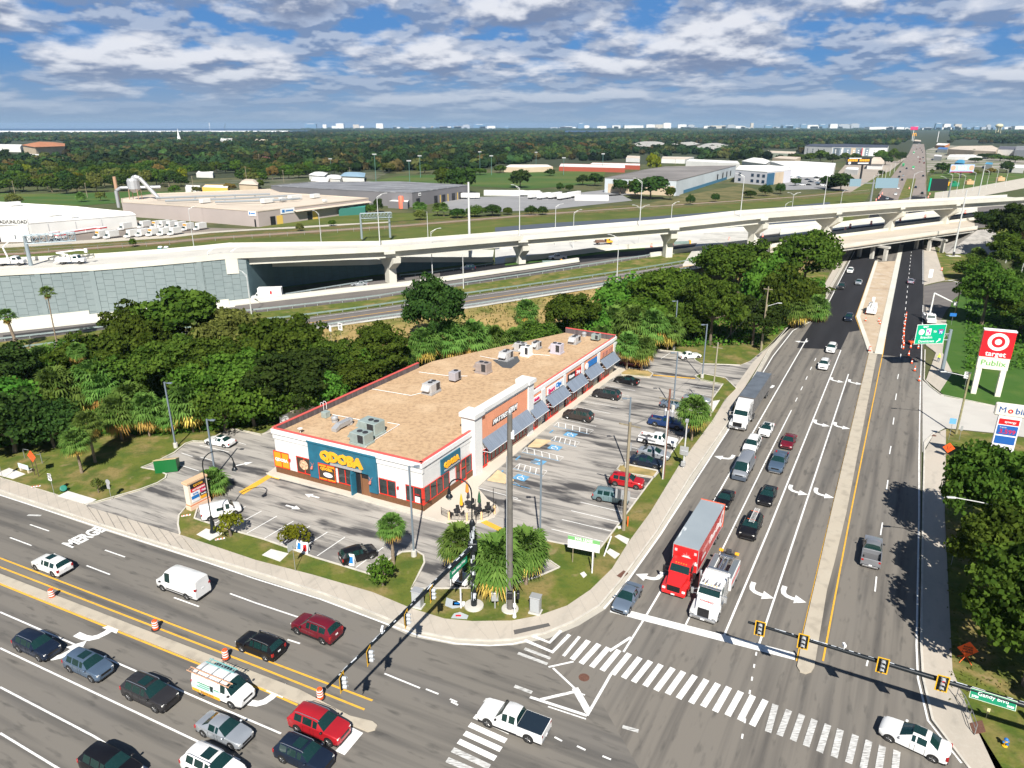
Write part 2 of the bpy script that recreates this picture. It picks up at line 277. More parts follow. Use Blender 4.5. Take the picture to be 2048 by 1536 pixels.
for s,w in (('1208,1217 1252,1166 1320,1070 1452,867 1546,712 1586,661 1644,631 1709,503',.2),('1247,1304 1290,1235 1429,1000 1536,812 1614,677',.2),('1369,1254 1377,1238 1447,1094 1536,913 1583,820',.17),('1447,1274 1536,1063 1682,700',.2),('1517,1292 1573,1124 1697,748',.2),
  ('1852,393 1846,487 1846,568',.17),('1841,762 1838,912 1838,1024 1833,1291 1836,1357 1856,1441 1923,1526',.17),('1846,610 1843,705 1841,762',.15),('1222,1218 1590,1313',1.),
  ('1262,1274 1219,1302',.28),('1147,1323 1097,1334',.2),('1106,1336 1151,1378',.2),('1150,1376 1177,1424',.6),('1222,1348 1174,1431',.25),('1060,1394 1174,1431',.28),('1081,1399 1150,1383',.3),('1096,1413 1172,1438',.14),
  ('1061,1270 1099,1285 1122,1261',.34),('1049,1280 1105,1304 1139,1269',.38),('1127,1312 1159,1273',.3)):
    lines(mw,s,w,z)
dash(mw,'1591,803 1637,705',5,.33,.15,z)
for s in ('1797,748 1795,758','1793,787 1791,800','1788,835 1786,849','1782,892 1779,908','1776,960 1773,980','1765,1045 1761,1070','1753,1153 1750,1183','1736,1320 1733,1332'): lines(mw,s,.15,z)
dash(mw,'1801,716 1823,500',20,.42,.14,z); dash(mw,'1513,1304 1480,1500',7,.3,.15,z)
for s in ('60,1049 98,1062','20,1075 63,1091','210,1100 250,1114','173,1131 220,1149','348,1195 398,1213','769,1347 840,1376','852,1378 877,1388','900,1398 914,1404','902,1403 916,1410','1154,1385 1170,1390','1109,1474 1124,1482','1154,1492 1171,1500','1205,1512 1222,1519'): lines(mw,s,.16,z)
for s in ('460,1187 512,1206 596,1234','0,1224 433,1412 562,1467','0,1296 383,1477 480,1520','0,1374 187,1472 330,1560','0,1466 130,1545','575,1279 600,1287','-260,905 0,990 203,1056 400,1120 512,1158 640,1198 779,1250 840,1272 912,1287 979,1291 1024,1288 1056,1281'): lines(mw,s,.17,z)
lines(mw,'692,1460 715,1466 680,1506',.9,z)
b0=[(1144,1319),(1162,1327),(1183,1334),(1204,1341),(1225,1349),(1247,1356),(1267,1364),(1290,1372),(1312,1381),(1335,1388),(1357,1397),(1382,1406),(1406,1413),(1430,1423),(1455,1431),(1480,1441),(1504,1451)]
t0=[(1177,1281),(1198,1288),(1217,1295),(1238,1300),(1259,1307),(1280,1315),(1301,1322),(1322,1329),(1346,1336),(1367,1343),(1390,1351),(1413,1359),(1436,1367),(1458,1374),(1482,1383),(1506,1391),(1531,1400)]
mfd=MB()
for a,b in zip(b0,t0): mw.ribbon([G(*a,z+.013),G(*b,z+.013)],.52,0,0)
for a,b in zip([(1536,1464),(1559,1471),(1586,1481),(1612,1492),(1639,1504),(1668,1514),(1697,1526),(1726,1537),(1756,1547),(1788,1560)],[(1551,1409),(1578,1420),(1604,1429),(1629,1439),(1656,1449),(1681,1459),(1711,1470),(1738,1481),(1765,1492),(1794,1501)]): mfd.ribbon([G(*a,z+.015),G(*b,z+.015)],.5,0,0)
for a,b in zip([(929,1466),(917,1482),(939,1449),(949,1432)],[(1002,1499),(991,1517),(1012,1482),(1020,1464)]): mw.ribbon([G(*a,z+.013),G(*b,z+.013)],.52,0,0)
for a,b in zip([(905,1499),(894,1519),(960,1416),(969,1400)],[(979,1534),(959,1547),(1030,1446),(1040,1430)]): mfd.ribbon([G(*a,z+.015),G(*b,z+.015)],.5,0,0)
for s in ('1049,1297 1101,1317','1036,1306 1095,1328','1029,1372 1064,1385','55,1030 82,1031','1245,1453 1277,1462'): lines(mfd,s,.35,z)
def arrow(mb,u,v,az,side,sc=1.05,z=.036):
    o=G(u,v,z); f=hd(az); r=hd(az+90)*side
    P=lambda x,y:(o+r*(x*sc)+f*(y*sc))
    mid=[(0,-1.3),(0,-.5),(.12,.0),(.45,.3),(.95,.42),(1.35,.42)]; w=.25
    L=[];Rr=[]
    for i,p in enumerate(mid):
        a=mid[max(0,i-1)];b=mid[min(len(mid)-1,i+1)];dx,dy=b[0]-a[0],b[1]-a[1];n=math.hypot(dx,dy); L.append(P(p[0]-dy/n*w,p[1]+dx/n*w)); Rr.append(P(p[0]+dy/n*w,p[1]-dx/n*w))
    for i in range(len(L)-1): mb.sheet([L[i],L[i+1],Rr[i+1],Rr[i]])
    o.z+=.002; mb.sheet([P(1.2,1.15),P(2.3,.42),P(1.2,-.31)])
for u,v in ((1662,759),(1698,763),(1629,845),(1669,850),(1579,978),(1630,984),(1502,1178),(1565,1186)): arrow(mw,u,v,209.5,-1)
for u,v in ((1463,917),(1317,1157),(1544,775),(1612,684)): arrow(mw,u,v,209.5,1)
arrow(mw,178,1279,115,-1,1.4); arrow(mw,105,1318,115,-1,1.3); arrow(mw,512,1410,115,-1,1.3)
for u,v,a in ((625,992,295),(585,1014,115),(487,928,60)):
    o=G(u,v,z); f=hd(a); r=hd(a+90); mw.sheet([o-f*1.1-r*.15,o-f*1.1+r*.15,o+f*.2+r*.15,o+f*.2-r*.15]); mw.sheet([o+f*.2-r*.5,o+f*.2+r*.5,o+f*1.3])
put_text(mw,'MERGE',1.4,frame(G(170,1074,.021),hd(27),hd(297))@Matrix.Diagonal((1.,1.9,1,1)),depth=.004,bold=.06)
for s in ('491,1013 430,1046','523,1022 464,1054','554,1032 491,1068','587,1042 525,1079','620,1052 560,1089','655,1064 598,1100','690,1074 634,1112','767,1094 712,1135','399,890 458,904','474,884 492,889','363,906 385,913','400,914 425,921','357,929 398,942','1161,1004 1244,1024','1142,1021 1237,1044','1124,1039 1222,1062','1103,1058 1207,1083','1036,1148 1052,1160','1198,986 1290,1000','954,975 1036,997','1021,996 1042,1002','1240,960 1262,964','1290,735 1308,703','1322,717 1340,706','1355,714 1340,716'): lines(mw,s,.12,.03)
a,b=px('1122,838 1218,760',.03); d=(G(1194,854,.03)-G(1122,839,.03)); n=int((b-a).length/2.75)
for i in range(n+1): p=a.lerp(b,i/n); mw.ribbon([p,p+d*.98],.1,0,0)
a,b=px('1222,962 1400,765',.03); a=G(1290,1000,.03)
for s in ('1255,893 1345,912','1283,872 1350,888','1300,846 1362,862','1330,820 1385,833','1352,797 1412,808','1367,783 1428,793','1380,771 1438,779'): lines(mw,s,.11,.03)
for q,w in (('205,1101 240,1113',0),): pass
bl=MB()
for s in ('1116,844 1187,860 1177,868 1107,852','1112,872 1159,884 1152,893 1101,880','1052,895 1127,914 1119,922 1044,904','1039,927 1094,942 1086,952 1027,937'):
    q=px(s,.03); q.append(q[0]); mw.ribbon(q,.12,0,0)
    for i in range(5):
        mw.ribbon([q[0].lerp(q[1],(i+.1)/5),q[3].lerp(q[2],(i+.75)/5)],.12,0,0)
    bl.ribbon([q[3]+Vector((0,0,.004)),q[2]+Vector((0,0,.004))],.1,0,0)
bl.ribbon(px('980,957 1060,977',.034),.12,0,0); bl.ribbon(px('1028,964 1044,974',.034),.1,0,0)
syb=MB()
for u,v in ((1141,869),(1110,895),(1077,924),(1042,955)):
    o=G(u,v,.03); f=hd(120); r=hd(30)
    bl.sheet([o-f*.95-r*.8,o+f*.95-r*.8,o+f*.95+r*.8,o-f*.95+r*.8])
    o.z=.038; c=[o+f*(-.05+.4*math.cos(t))+r*(-.15+.4*math.sin(t)) for t in [R(60+i*25) for i in range(11)]]; syb.ribbon(c,.13,0,0)
    syb.ribbon([o+r*.65-f*.1,o+r*.1-f*.1,o+r*.1+f*.4,o-r*.45+f*.55],.13,0,0)
for s in ('1106,861 1100,866','1074,887 1066,893','1040,913 1032,920','1006,942 997,951'): bl.ribbon(px(s,.03),.2,0,.12)
my=MB()
for s,w in (('1593,1322 1639,1124 1664,1018 1738,706 1711,634 1750,522',.14),('1646,1322 1683,1124 1703,1018 1766,705 1781,612 1803,490',.17),('1597,1322 1643,1124 1667,1018',.1),('-260,1020 0,1116 512,1313 745,1401',.2),('-260,1042 0,1134 310,1254 512,1332 729,1419',.2),('-260,1080 0,1168 393,1326 527,1380 595,1410',.2)): lines(my,s,w,z+.004)
for s in ('541,949 480,985','542,952 484,988','962,1042 1012,1066','965,1040 1015,1064','1306,750 1390,757','700,992 735,1002','538,951 560,957'): lines(my,s,.55 if s[0]!='7' else .25,.032)
ob=mw.build('lane_markings',paint,mainroad); mfd.build('worn_crosswalk_bars',paintf,mainroad); my.build('yellow_lines',painty,mainroad); bl.build('blue_bay_markings',paintb,lot); syb.build('wheelchair_symbols',paint,lot)
def disc(name,u,v,r,z,m,label,cat):
    p=G(u,v,0); o=MB().lathe([(r*1.15,0),(r*1.15,.008),(r,.012)],20).build(name,m,loc=(p.x,p.y,z)); return tag(o,label,cat)
disc('manhole_cover',1168,1355,.42,.006,iron,'round rusty manhole cover inside the painted white triangle of the junction','manhole cover')
disc('manhole_cover',1867,872,.35,.1,iron,'small round cover in the pavement beside the orange lane sign','manhole cover')
for s,l in (('1233,1153 1247,1142 1256,1147 1243,1158','rusty drain grate in the gutter beside the grey blue saloon'),('1939,1448 1964,1442 1971,1465 1947,1470','brown drain grate behind the pavement railing')):
    o=MB().prism([(p.x,p.y) for p in px(s,.05)],.0,.145).build('drain_grate',iron); tag(o,l,'drain grate')
padl=[('0,985 0,978',0)]
for s,l in (('-10,948 18,936 51,948 26,958','pale concrete pad in the lawn by the bus bench'),('115,992 136,982 193,999 175,1009','white concrete pad next to the route number sign'),('393,1069 412,1057 447,1066 420,1081','concrete pad under the black swan neck street lamp'),('524,1110 542,1098 577,1107 560,1123','white concrete pad in the lawn left of the yard signs'),('1229,1073 1238,1069 1259,1078 1254,1089','long white slab in the lawn by the tall wooden pole'),('1212,1104 1220,1097 1240,1108 1230,1118','weathered grey slab beside the leaning white stake'),('1160,1147 1168,1143 1174,1150 1167,1156','small pale slab in the grass in front of the lease sign'),('1233,1053 1243,1051 1245,1056 1237,1058','small white lid in the grass at the foot of the tall wooden pole'),
  ('1405,805 1420,803 1440,800 1425,825 1408,818','square brown concrete apron where the grass strip meets the sidewalk')):
    o=MB().prism([(p.x,p.y) for p in px(s,.14)],.05,.155).build('concrete_pad',pads); tag(o,l,'concrete pad')
def ze(u):
    if u<1650: return max(.25,.25+u*6.3/1650)
    return 6.6
def lerpl(pts,u):
    if u<=pts[0][0]: a,b=pts[0],pts[1]
    elif u>=pts[-1][0]: a,b=pts[-2],pts[-1]
    else:
        for i in range(len(pts)-1):
            if pts[i][0]<=u<=pts[i+1][0]: a,b=pts[i],pts[i+1]; break
    return a[1]+(b[1]-a[1])*(u-a[0])/(b[0]-a[0])
def PL(s): return [tuple(map(float,a.split(','))) for a in s.split()]
def path(pl,us,zf=ze,dz=0.): return [G(u,lerpl(pl,u),zf(u)+dz) for u in us]
A_=PL('-250,760 0,722 210,697 610,661 740,641 936,615.5 1100,589 1230,569 1415,532 1560,512 1660,500')
B_=PL('-250,735 0,706 104,693 217,680 570,640 700,623 817,606 936,591 1100,568 1236,548 1415,519 1560,492 1660,476')
C_=PL('-250,712 0,684 90,674 242,655 455,631 570,619 672,607 740,600 813,587 915,573 1060,552 1200,530 1300,514 1460,492 1600,475 1660,468')
D_=PL('-250,693 0,666 340,629 459,615 700,587 833,573 1000,549 1100,535 1160,526 1304,507 1460,489 1600,472 1660,464')
H_=PL('-250,620 0,600 572,590 740,563 876,545 993,528 1060,521 1226,500 1322,493 1460,479 1560,466 1660,455')
J_=PL('990,499 1100,484 1226,475 1330,468 1460,461.5 1660,445')
K_=PL('990,455 1100,446 1240,438 1400,426 1550,415 1680,402')
US=list(range(-240,1661,50))
def strip(name,P,Q,us,m,dz=0.,zfQ=None,dzq=None):
    a=path(P,us,ze,dz); b=path(Q,us,zfQ or ze,dz if dzq is None else dzq); mb=MB()
    for i in range(len(us)-1): mb.quad(a[i],a[i+1],b[i+1],b[i])
    return ST(mb.build(name,m))
T_=PL('-250,800 0,770 200,760 400,770 560,790 700,770 900,720 1150,665 1300,625 1450,590 1560,560 1660,525')
mb=MB(); us=list(range(-240,1661,25)); rows=[]
a=path(A_,us,ze,-.02); t=[G(u,lerpl(T_,u),.12) for u in us]
rows=[[t[i].lerp(a[i],k/6)+Vector((0,0,(.5*math.sin(i*1.3+k*2)+.3*math.sin(i*.7+k)) if 0<k<6 else 0)) for i in range(len(us))] for k in range(7)]
for k in range(6):
    for i in range(len(us)-1): mb.quad(rows[k][i],rows[k][i+1],rows[k+1][i+1],rows[k+1][i])
ST(mb.build('grass_bank',drygr,smooth=80))
strip('slip_road',A_,B_,US,oldroad)
mm=MB(); 
A2=path(A_,US,ze,.02);B2=path(B_,US,ze,.02)
for f,w,mt in ((.12,.16,0),(.88,.16,0),(.52,.28,1)):
    mm.ribbon([p.lerp(q,f) for p,q in zip(A2,B2)],w,0,0,mt)
ST(mm.build('slip_road_lines',[paint,painty]))
strip('verge',B_,C_,US,grassm,-.01)
strip('road_shoulder',[(u,v+1.5) for u,v in A_],[(u,v-2) for u,v in A_],US,conc,.012)
strip('frontage_road',C_,D_,US,oldroad)
dk=layered('dark_patch_asphalt',(.035,.034,.035),[((.05,.048,.05),(.05,.4,1),1.,.4,.7,.6,3)],rotz=R(30))
strip('frontage_patch',[(u,v-3) for u,v in C_],[(u,v-13) for u,v in C_],[-240,-100,0,100,260],dk,.012)
strip('frontage_patch',[(u,v-3) for u,v in C_],[(u,v-9) for u,v in C_],[930,1000,1080,1160],dk,.012)
us=[i for i in US if i>=460]
strip('express_road',D_,H_,us,oldroad,-.004)
strip('express_new_asphalt',[(u,v-1) for u,v in D_],[(u,v+1) for u,v in H_],[880,960,1040,1120,1200,1300,1400,1500,1600,1660],asphn,.012)
us2=[i for i in US if i>=960]
strip('paved_apron',H_,J_,[990]+[i for i in US if i>=1010],layered('pale_pavement',(.56,.55,.51),[((.42,.41,.39),(.3,.3,1),.5,.45,.7,.6,4)]),-.008)
strip('old_carriageway',J_,K_,[990]+[i for i in US if i>=1010],slate,-.012)
mm=MB(); hh=path(H_,[1010,1060,1110,1170,1226,1290],ze,.02); kk=path([(u,v+5) for u,v in H_],[1010,1060,1110,1170,1226,1290],ze,.02)
for i in range(5): mm.quad(kk[i],kk[i+1],hh[i+1],hh[i])
ST(mm.build('grass_verge',grassg))
WB=PL('500,583 574,573 740,551 800,545 930,529 992,523'); WT=PL('500,530.5 740,526.5 800,521 934,521 992,521.5')
us3=[500,560,620,680,740,800,860,930,985]
wb=path(WB,us3); wt=[]
for p,u in zip(wb,us3):
    h=max(.15,HT(u,lerpl(WB,u),p.z,lerpl(WT,u))); wt.append(Vector((p.x,p.y,p.z+h)))
teal=layered('shade_toned_wall_panels',(.12,.19,.21),[((.09,.15,.17),(.3,.3,.3),1.,.45,.7,.5,4)])  # dark teal carries the shadow on these wall panels in the colour
pg=M('wall_joint',(.09,.12,.125),.9)
def panelwall(name,bot,top,label,cat='retaining wall',mat=teal,pw=2.4,ph=1.5,pil=(),n=None):
    root=E(name,bot[0],label,cat); inv=Matrix.Translation(-bot[0]); mb=MB(); mb.T=inv; jb=MB(); jb.T=inv
    cum=0; gi=0
    for i in range(len(bot)-1):
        mb.quad(bot[i],bot[i+1],top[i+1],top[i])
        b0,b1=bot[i].copy(),bot[i+1].copy(); d=(b1-b0); L=math.hypot(d.x,d.y); nrm=Vector((d.y,-d.x,0)).normalized()*.02
        k=max(1,round(L/pw))
        for q in range(k):
            f=q/k; p=b0.lerp(b1,f); tt=top[i].lerp(top[i+1],f); f2=(q+1)/k; p2=b0.lerp(b1,f2)
            jb.tube(p+nrm,tt+nrm,.03,.03,4); z=p.z+(ph*.5 if gi%2 else ph); gi+=1
            while z<tt.z-.3: jb.tube(Vector((p.x,p.y,z))+nrm,Vector((p2.x,p2.y,z))+nrm,.03,.03,4); z+=ph*1.0
    mb.build('wall_face',mat,root); jb.build('panel_joints',pg,root)
    for f in pil:
        i=min(len(bot)-2,int(f)); q=f-i; p=bot[i].lerp(bot[i+1],q); tt=top[i].lerp(top[i+1],q); d=(bot[i+1]-bot[i]).normalized(); nr=Vector((d.y,-d.x,0))
        pb=MB(); pb.T=inv; pb.prism([(p+d*a+nr*b)[:2] for a,b in ((-.6,-.1),(.6,-.1),(.6,.18),(-.6,.18))],p.z,tt.z); pb.build('pilaster',mat,root)
    return root
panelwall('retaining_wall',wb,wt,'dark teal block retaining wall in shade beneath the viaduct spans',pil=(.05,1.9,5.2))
mb=MB(); back=[p+Vector((0,22,0)) for p in wt]
for i in range(len(wt)-1): mb.quad(wt[i]+Vector((0,0,.02)),wt[i+1]+Vector((0,0,.02)),back[i+1],back[i])
ST(mb.build('upper_ramp_pavement',concw))
k=MB()
k.ribbon(wt,.5,-.5,1.1); o=k.build('parapet',concw); tag(o,'long white parapet on top of the dark teal wall','parapet')
k=MB(); gp=[p+Vector((.0,-2.2,.05)) for p in wb]
for i in range(len(gp)-1): k.quad(gp[i],gp[i+1],wb[i+1],wb[i])
ST(k.build('wall_foot_grass',grassg))
def barrier(s_u,pl,h,w,label,dz=0.,zf=ze,m=concw,off=0.):
    p=path(pl,s_u,zf,dz); mb=MB(); mb.ribbon(p,w,0,h*.35,0,off); mb.ribbon(p,w*.5,h*.35,h,0,off); o=mb.build('concrete_barrier',m); return tag(o,label,'barrier')
barrier([u for u in US if 440<u<1170],[(u,v-2) for u,v in D_],1.25,1.3,'long white concrete barrier dividing the frontage road from the traffic under the viaduct',off=-.9)
barrier([-240,-100,0,90,178],[(u,v-4) for u,v in D_],2.2,.8,'tall white wall section at the foot of the grey panel wall, far left',off=-2.2)
barrier([150,240,340,459],[(u,v-4) for u,v in D_],1.3,.8,'white barrier at the foot of the grey panel wall behind the leafy tree',off=-1.9)
mb=MB(); a=path(D_,[-240,-100,0,150,340,470],ze,.03); b=path([(u,v-16) for u,v in D_],[-240,-100,0,150,340,470],ze,.03)
for i in range(5): mb.quad(a[i],a[i+1],b[i+1],b[i])
ST(mb.build('concrete_shoulder',concw))
barrier([1300,1380,1460,1540,1600,1650],C_,1.4,.9,'white barrier from the third pier to the trees beside the fresh black lane')
barrier([1000,1060,1120,1180,1250,1330],[(u,v+1) for u,v in J_],1.4,.7,'long white barrier behind the yellow flatbed truck',.02)
barrier([1330,1400,1500,1600,1655],[(u,v+1) for u,v in J_],1.3,.7,'white barrier between slate carriageway and black lane under the viaduct',.02)
barrier([1010,1060,1110,1170,1226,1290,1340],[(u,v-1) for u,v in H_],1.5,.7,'white barrier beside the grass verge and the white pickup')
rail=M('rail_steel',(.36,.43,.44),.5,.35,var=.1,vs=2); railg=M('rail_green_grey',(.25,.34,.31),.55,.3,var=.12,vs=2)
def guard(s_u,pl,label,m=rail,h=.8,sp=3.8,zf=ze,off=0.,thick=.34):
    p=path(pl,s_u,zf,0); root=E('guard_rail',p[0],label,'guard rail'); inv=Matrix.Translation(-p[0])
    mb=MB(); mb.T=inv; mb.ribbon(p,.09,h-thick,h-thick*.55,0,off); mb.ribbon(p,.09,h-thick*.45,h,0,off); mb.ribbon(p,.04,h-thick*.6,h-thick*.4,0,off); mb.build('rail_beam',m,root)
    o=MB().box(-.1,.1,.06,.3,0,h-.05).build('post',M('post_steel',(.3,.32,.32),.6,.4),root); first=True
    for i in range(len(p)-1):
        L=(p[i+1]-p[i]).length; n=max(1,round(L/sp))
        for q in range(n):
            c=p[i].lerp(p[i+1],q/n)-p[0]
            if first: o.location=c; first=False; continue
            d=o.copy(); COL.objects.link(d); d.parent=root; d.location=c
    return root
guard([u for u in US if u<=560],[(u,v-2) for u,v in B_],'green grey guard rail along the left end of the slip road by the palms',railg)
guard([u for u in US if 560<=u<=1420],[(u,v-1) for u,v in B_],'long green grey guard rail on the far side of the slip road',railg)
guard([u for u in US if u<=1310],C_,'steel guard rail on tall posts along the near edge of the frontage road',rail,1.0)
guard([u for u in US if 560<u<1420],[(u,v-1) for u,v in A_],'weathered white guard rail at the top of the dry grass bank',rail)
guard([560,620,680,745],[(u,v+2) for u,v in PL('560,592 745,562')],'low guard rail behind the silver saloon under the viaduct',rail,.8)
guard([800,860,930,990],[(u,v+1) for u,v in PL('800,553 876,546 993,528')],'guard rail beside the dark crossover under the viaduct',railg,.8)
VP=[] # near edge of the elevated deck: u, v overhang, v base, z base
for u,vo,vb in ((-250,575,674),(-100,560,657),(0,552,646),(100,547,637),(200,541,627),(300,533,619),(400,524,611),(470,517,604)):
    zb=ze(u); p=G(u,vb,zb); VP.append((p,p.z+HT(u,vb,zb,vo)))
botw=[p for p,z in VP]; topw=[Vector((p.x,p.y,z)) for p,z in VP]
e=G(502,601,ze(502)); botw.append(e); topw.append(Vector((e.x,e.y,topw[-1].z-.6)))
panw=layered('pale_wall_panels',(.215,.26,.265),[((.18,.225,.23),(.15,.15,.15),1.,.45,.7,.6,4),((.25,.29,.295),(.5,.5,.5),1.,.5,.7,.4,4)])
panelwall('retaining_wall',botw,topw,'tall pale grey panelled retaining wall holding up the left end of the elevated road','retaining wall',panw,2.3,1.55,(2.95,4.0,6.15))
mb=MB(); e2=e+Vector((3,22,0)); mb.quad(e,e2,e2+Vector((0,0,9)),topw[-1]); o=mb.build('wing_wall',teal); tag(o,'shaded end face of the grey panel wall behind the white box truck','retaining wall')  # end of the grey wall: its shade painted with the darker panel colour
VN=[Vector((t.x,t.y,t.z)) for t in topw[:-1]]
def vz(u,vb,zb,vo,du=0.): p=G(u,vb,zb); return Vector((p.x,p.y,zb+HT(u,vb,zb,vo)))
pier=[(787,566,ze(787),498,10.6),(1045,528,ze(1045),476,10.7),(1338,515,ze(1338),452,13.2)]
pc=[]
for u,vb,zb,vo,zc_ in pier:
    p=G(u,vb,zb); pc.append((p,zb+HT(u,vb,zb,vo)))
for u,y0 in ((1516,0),(1664,0),(1791,0),(1902,0)): pass
yb=lambda u: G(u,lerpl(PL('1500,499 1640,481 1660,478 1775,461 1960,438'),u),7.4)
for u,vo in ((1516,433),(1664,422),(1791,412.5),(1902,406)):
    p=yb(u)+Vector((0,2.2,0)); k_=p.y/(cP*F-sP*(vo-CY)); pc.append((Vector((p.x,p.y,0)),CH-(sP*F+cP*(vo-CY))*k_))
for p,z in pc: VN.append(Vector((p.x,p.y-4.2,z)))
q=VN[-1]+(VN[-1]-VN[-2])*.62; VN.append(Vector((q.x,q.y,q.z))); q2=VN[-1]+(VN[-1]-VN[-2])*1.6; VN.append(q2)
for i in range(1,len(VN)-1): # smooth the levels a little
    pass
WD=11.5
def offs(pts,o):
    r=[]
    for i,p in enumerate(pts):
        d=pts[min(i+1,len(pts)-1)]-pts[max(i-1,0)]; d.z=0; d.normalize(); r.append(p+Vector((-d.y,d.x,0))*o)
    return r
vroot=E('viaduct',VN[7],'long white concrete viaduct on hammerhead piers sweeping across the picture','viaduct'); vi=Matrix.Translation(-VN[7])
def vcol(): m=MB(); m.T=vi; return m
mb=vcol(); F_=offs(VN,WD)
F_[0:8]=offs(VN,19)[0:8]
for i in range(len(VN)-1):
    mb.quad(VN[i]+Vector((0,0,.35)),VN[i+1]+Vector((0,0,.35)),F_[i+1]+Vector((0,0,.35)),F_[i]+Vector((0,0,.35)))
    mb.quad(VN[i],F_[i],F_[i+1],VN[i+1]); mb.quad(VN[i],VN[i+1],VN[i+1]+Vector((0,0,.35)),VN[i]+Vector((0,0,.35)))
mb.build('deck',layered('deck_concrete',(.55,.53,.48),[((.42,.4,.37),(.2,.4,1),.6,.45,.7,.6,4)]),vroot)
mb=vcol(); mb.ribbon(VN,.35,-.05,1.35,0,.1); mb.build('near_parapet',concw,vroot)
mb=vcol(); mb.ribbon(F_,.35,-.05,1.35,0,.2); mb.build('far_parapet',concw,vroot)
gi=[Vector(p) for p in VN[7:]]
for nm,a,b in (('near_girder',1.3,3.6),('far_girder',7.9,10.2)):
    mb=vcol(); x=offs(gi,a); y=offs(gi,b)
    for i in range(len(gi)-1):
        D=Vector((0,0,-2.0)); U=Vector((0,0,.05)); fl=Vector((0,0,-.0))
        mb.quad(x[i]+D,x[i+1]+D,x[i+1]+U,x[i]+U); mb.quad(y[i+1]+D,y[i]+D,y[i]+U,y[i+1]+U); mb.quad(x[i]+D,y[i]+D,y[i+1]+D,x[i+1]+D)
    mb.build(nm,concw,vroot)
def hammer(p,zt,yd,name='pier'):
    mb=vcol(); d=yd.normalized(); n=Vector((-d.y,d.x,0)); c=p+n*1.6; zt=zt-2.05
    def ring(hw,ht,z,sh=0.): return [Vector((*(c+n*sh+d*a+n*b)[:2],z)) for a,b in ((-hw,-ht),(hw,-ht),(hw,ht),(-hw,ht))]
    lv=[ring(1.15,1.5,p.z-1),ring(1.15,1.5,zt-3.6),ring(1.15,4.9,zt-1.5),ring(1.15,5.1,zt)]
    vs=[v for r in lv for v in r]; fs=[(a*4+i,a*4+(i+1)%4,a*4+4+(i+1)%4,a*4+4+i) for a in range(3) for i in range(4)]+[(12,13,14,15)]
    mb.add([tuple(v) for v in vs],fs); return mb.build(name,concw,vroot)
for i,(p,z) in enumerate(pc): hammer(p,z,(pc[min(i+1,len(pc)-1)][0]-pc[max(i-1,0)][0]))
a=G(478,601,ze(478)); zt=VN[7].z
mb=vcol(); d=(VN[8]-VN[7]).normalized(); n=Vector((-d.y,d.x,0)); c=VN[7]
mb.prism([(c+d*x+n*y)[:2] for x,y in ((-1.,-.25),(2.,-.25),(2.,WD),(-1.,WD))],zt-4.,zt+.02); mb.build('abutment',concw,vroot)
for i in range(8,len(VN)-2):
    d=(VN[i+1]-VN[i-1]).normalized(); n=Vector((-d.y,d.x,0)); c=VN[i]; mb=vcol()
    mb.prism([(c+d*x+n*y)[:2] for x,y in ((-1.6,-.45),(1.6,-.45),(1.1,.1),(-1.1,.1))],c.z-.7,c.z+.1); mb.build('lamp_corbel',concw,vroot)
def bridge(nearpx,farpx,z,label,rw,dark=False,inset=(0,0),ph=1.05,beam=1.0):
    N_=[G(u,v,z) for u,v in PL(nearpx)]; Fp=[G(u,v,z) for u,v in PL(farpx)]
    root=E('road_bridge',N_[0],label,'bridge'); inv=Matrix.Translation(-N_[0])
    mb=MB(); mb.T=inv
    for i in range(len(N_)-1):
        D=Vector((0,0,-.45)); mb.quad(N_[i],N_[i+1],Fp[i+1],Fp[i]); mb.quad(N_[i]+D,Fp[i]+D,Fp[i+1]+D,N_[i+1]+D); mb.quad(N_[i]+D,N_[i+1]+D,N_[i+1],N_[i])
    mb.build('deck',asphn if dark else layered('bridge_deck_%d'%int(z*10),(.52,.46,.38),[((.38,.33,.28),(.1,.5,1),.6,.45,.7,.6,4)],rotz=R(15)),root)
    for nm,l,o in (('near_parapet',N_,-.2),('far_parapet',Fp,.2)):
        mb=MB(); mb.T=inv; mb.ribbon(l,.35,-.3,ph,0,o); mb.build(nm,concw,root)
    for f in (.06,.28,.5,.72,.94):
        l=[a.lerp(b,f) for a,b in zip(N_,Fp)]; mb=MB(); mb.T=inv; mb.ribbon(l,.7,-.45-beam,-.45); mb.build('girder',conc,root)
    return root,N_,Fp
r1,N1,F1=bridge('1540,514 1600,506 1660,498 1720,490 1775,482 1840,473 1900,464.5 1955,457','1540,494 1600,484.5 1660,476 1720,468.5 1775,461 1840,452.5 1900,445 1955,438',6.6,'lower beige bridge crossing over the divided road in front of the viaduct',1)
r2,N2,F2=bridge('1560,484 1600,478.5 1660,470 1720,462 1775,455.5 1840,447 1900,439 1960,431','1560,463 1600,458.5 1660,451 1720,443 1775,436.5 1840,428.5 1900,421 1960,414',6.6,'second lower bridge with a dark lane and orange drums beneath the viaduct',1,True)
mb=MB(); 
for i in range(len(N2)-1):
    a0,a1=N2[i].lerp(F2[i],.45),N2[i+1].lerp(F2[i+1],.45); mb.quad(a0+Vector((0,0,.012)),a1+Vector((0,0,.012)),F2[i+1]+Vector((0,0,.012)),F2[i]+Vector((0,0,.012)))
mb.T=Matrix.Translation(-N2[0]); 
mb2=MB(); mb2.add([tuple(Vector(v)-N2[0]) for v in mb.v],mb.f); mb2.build('pale_lane',concw,r2)
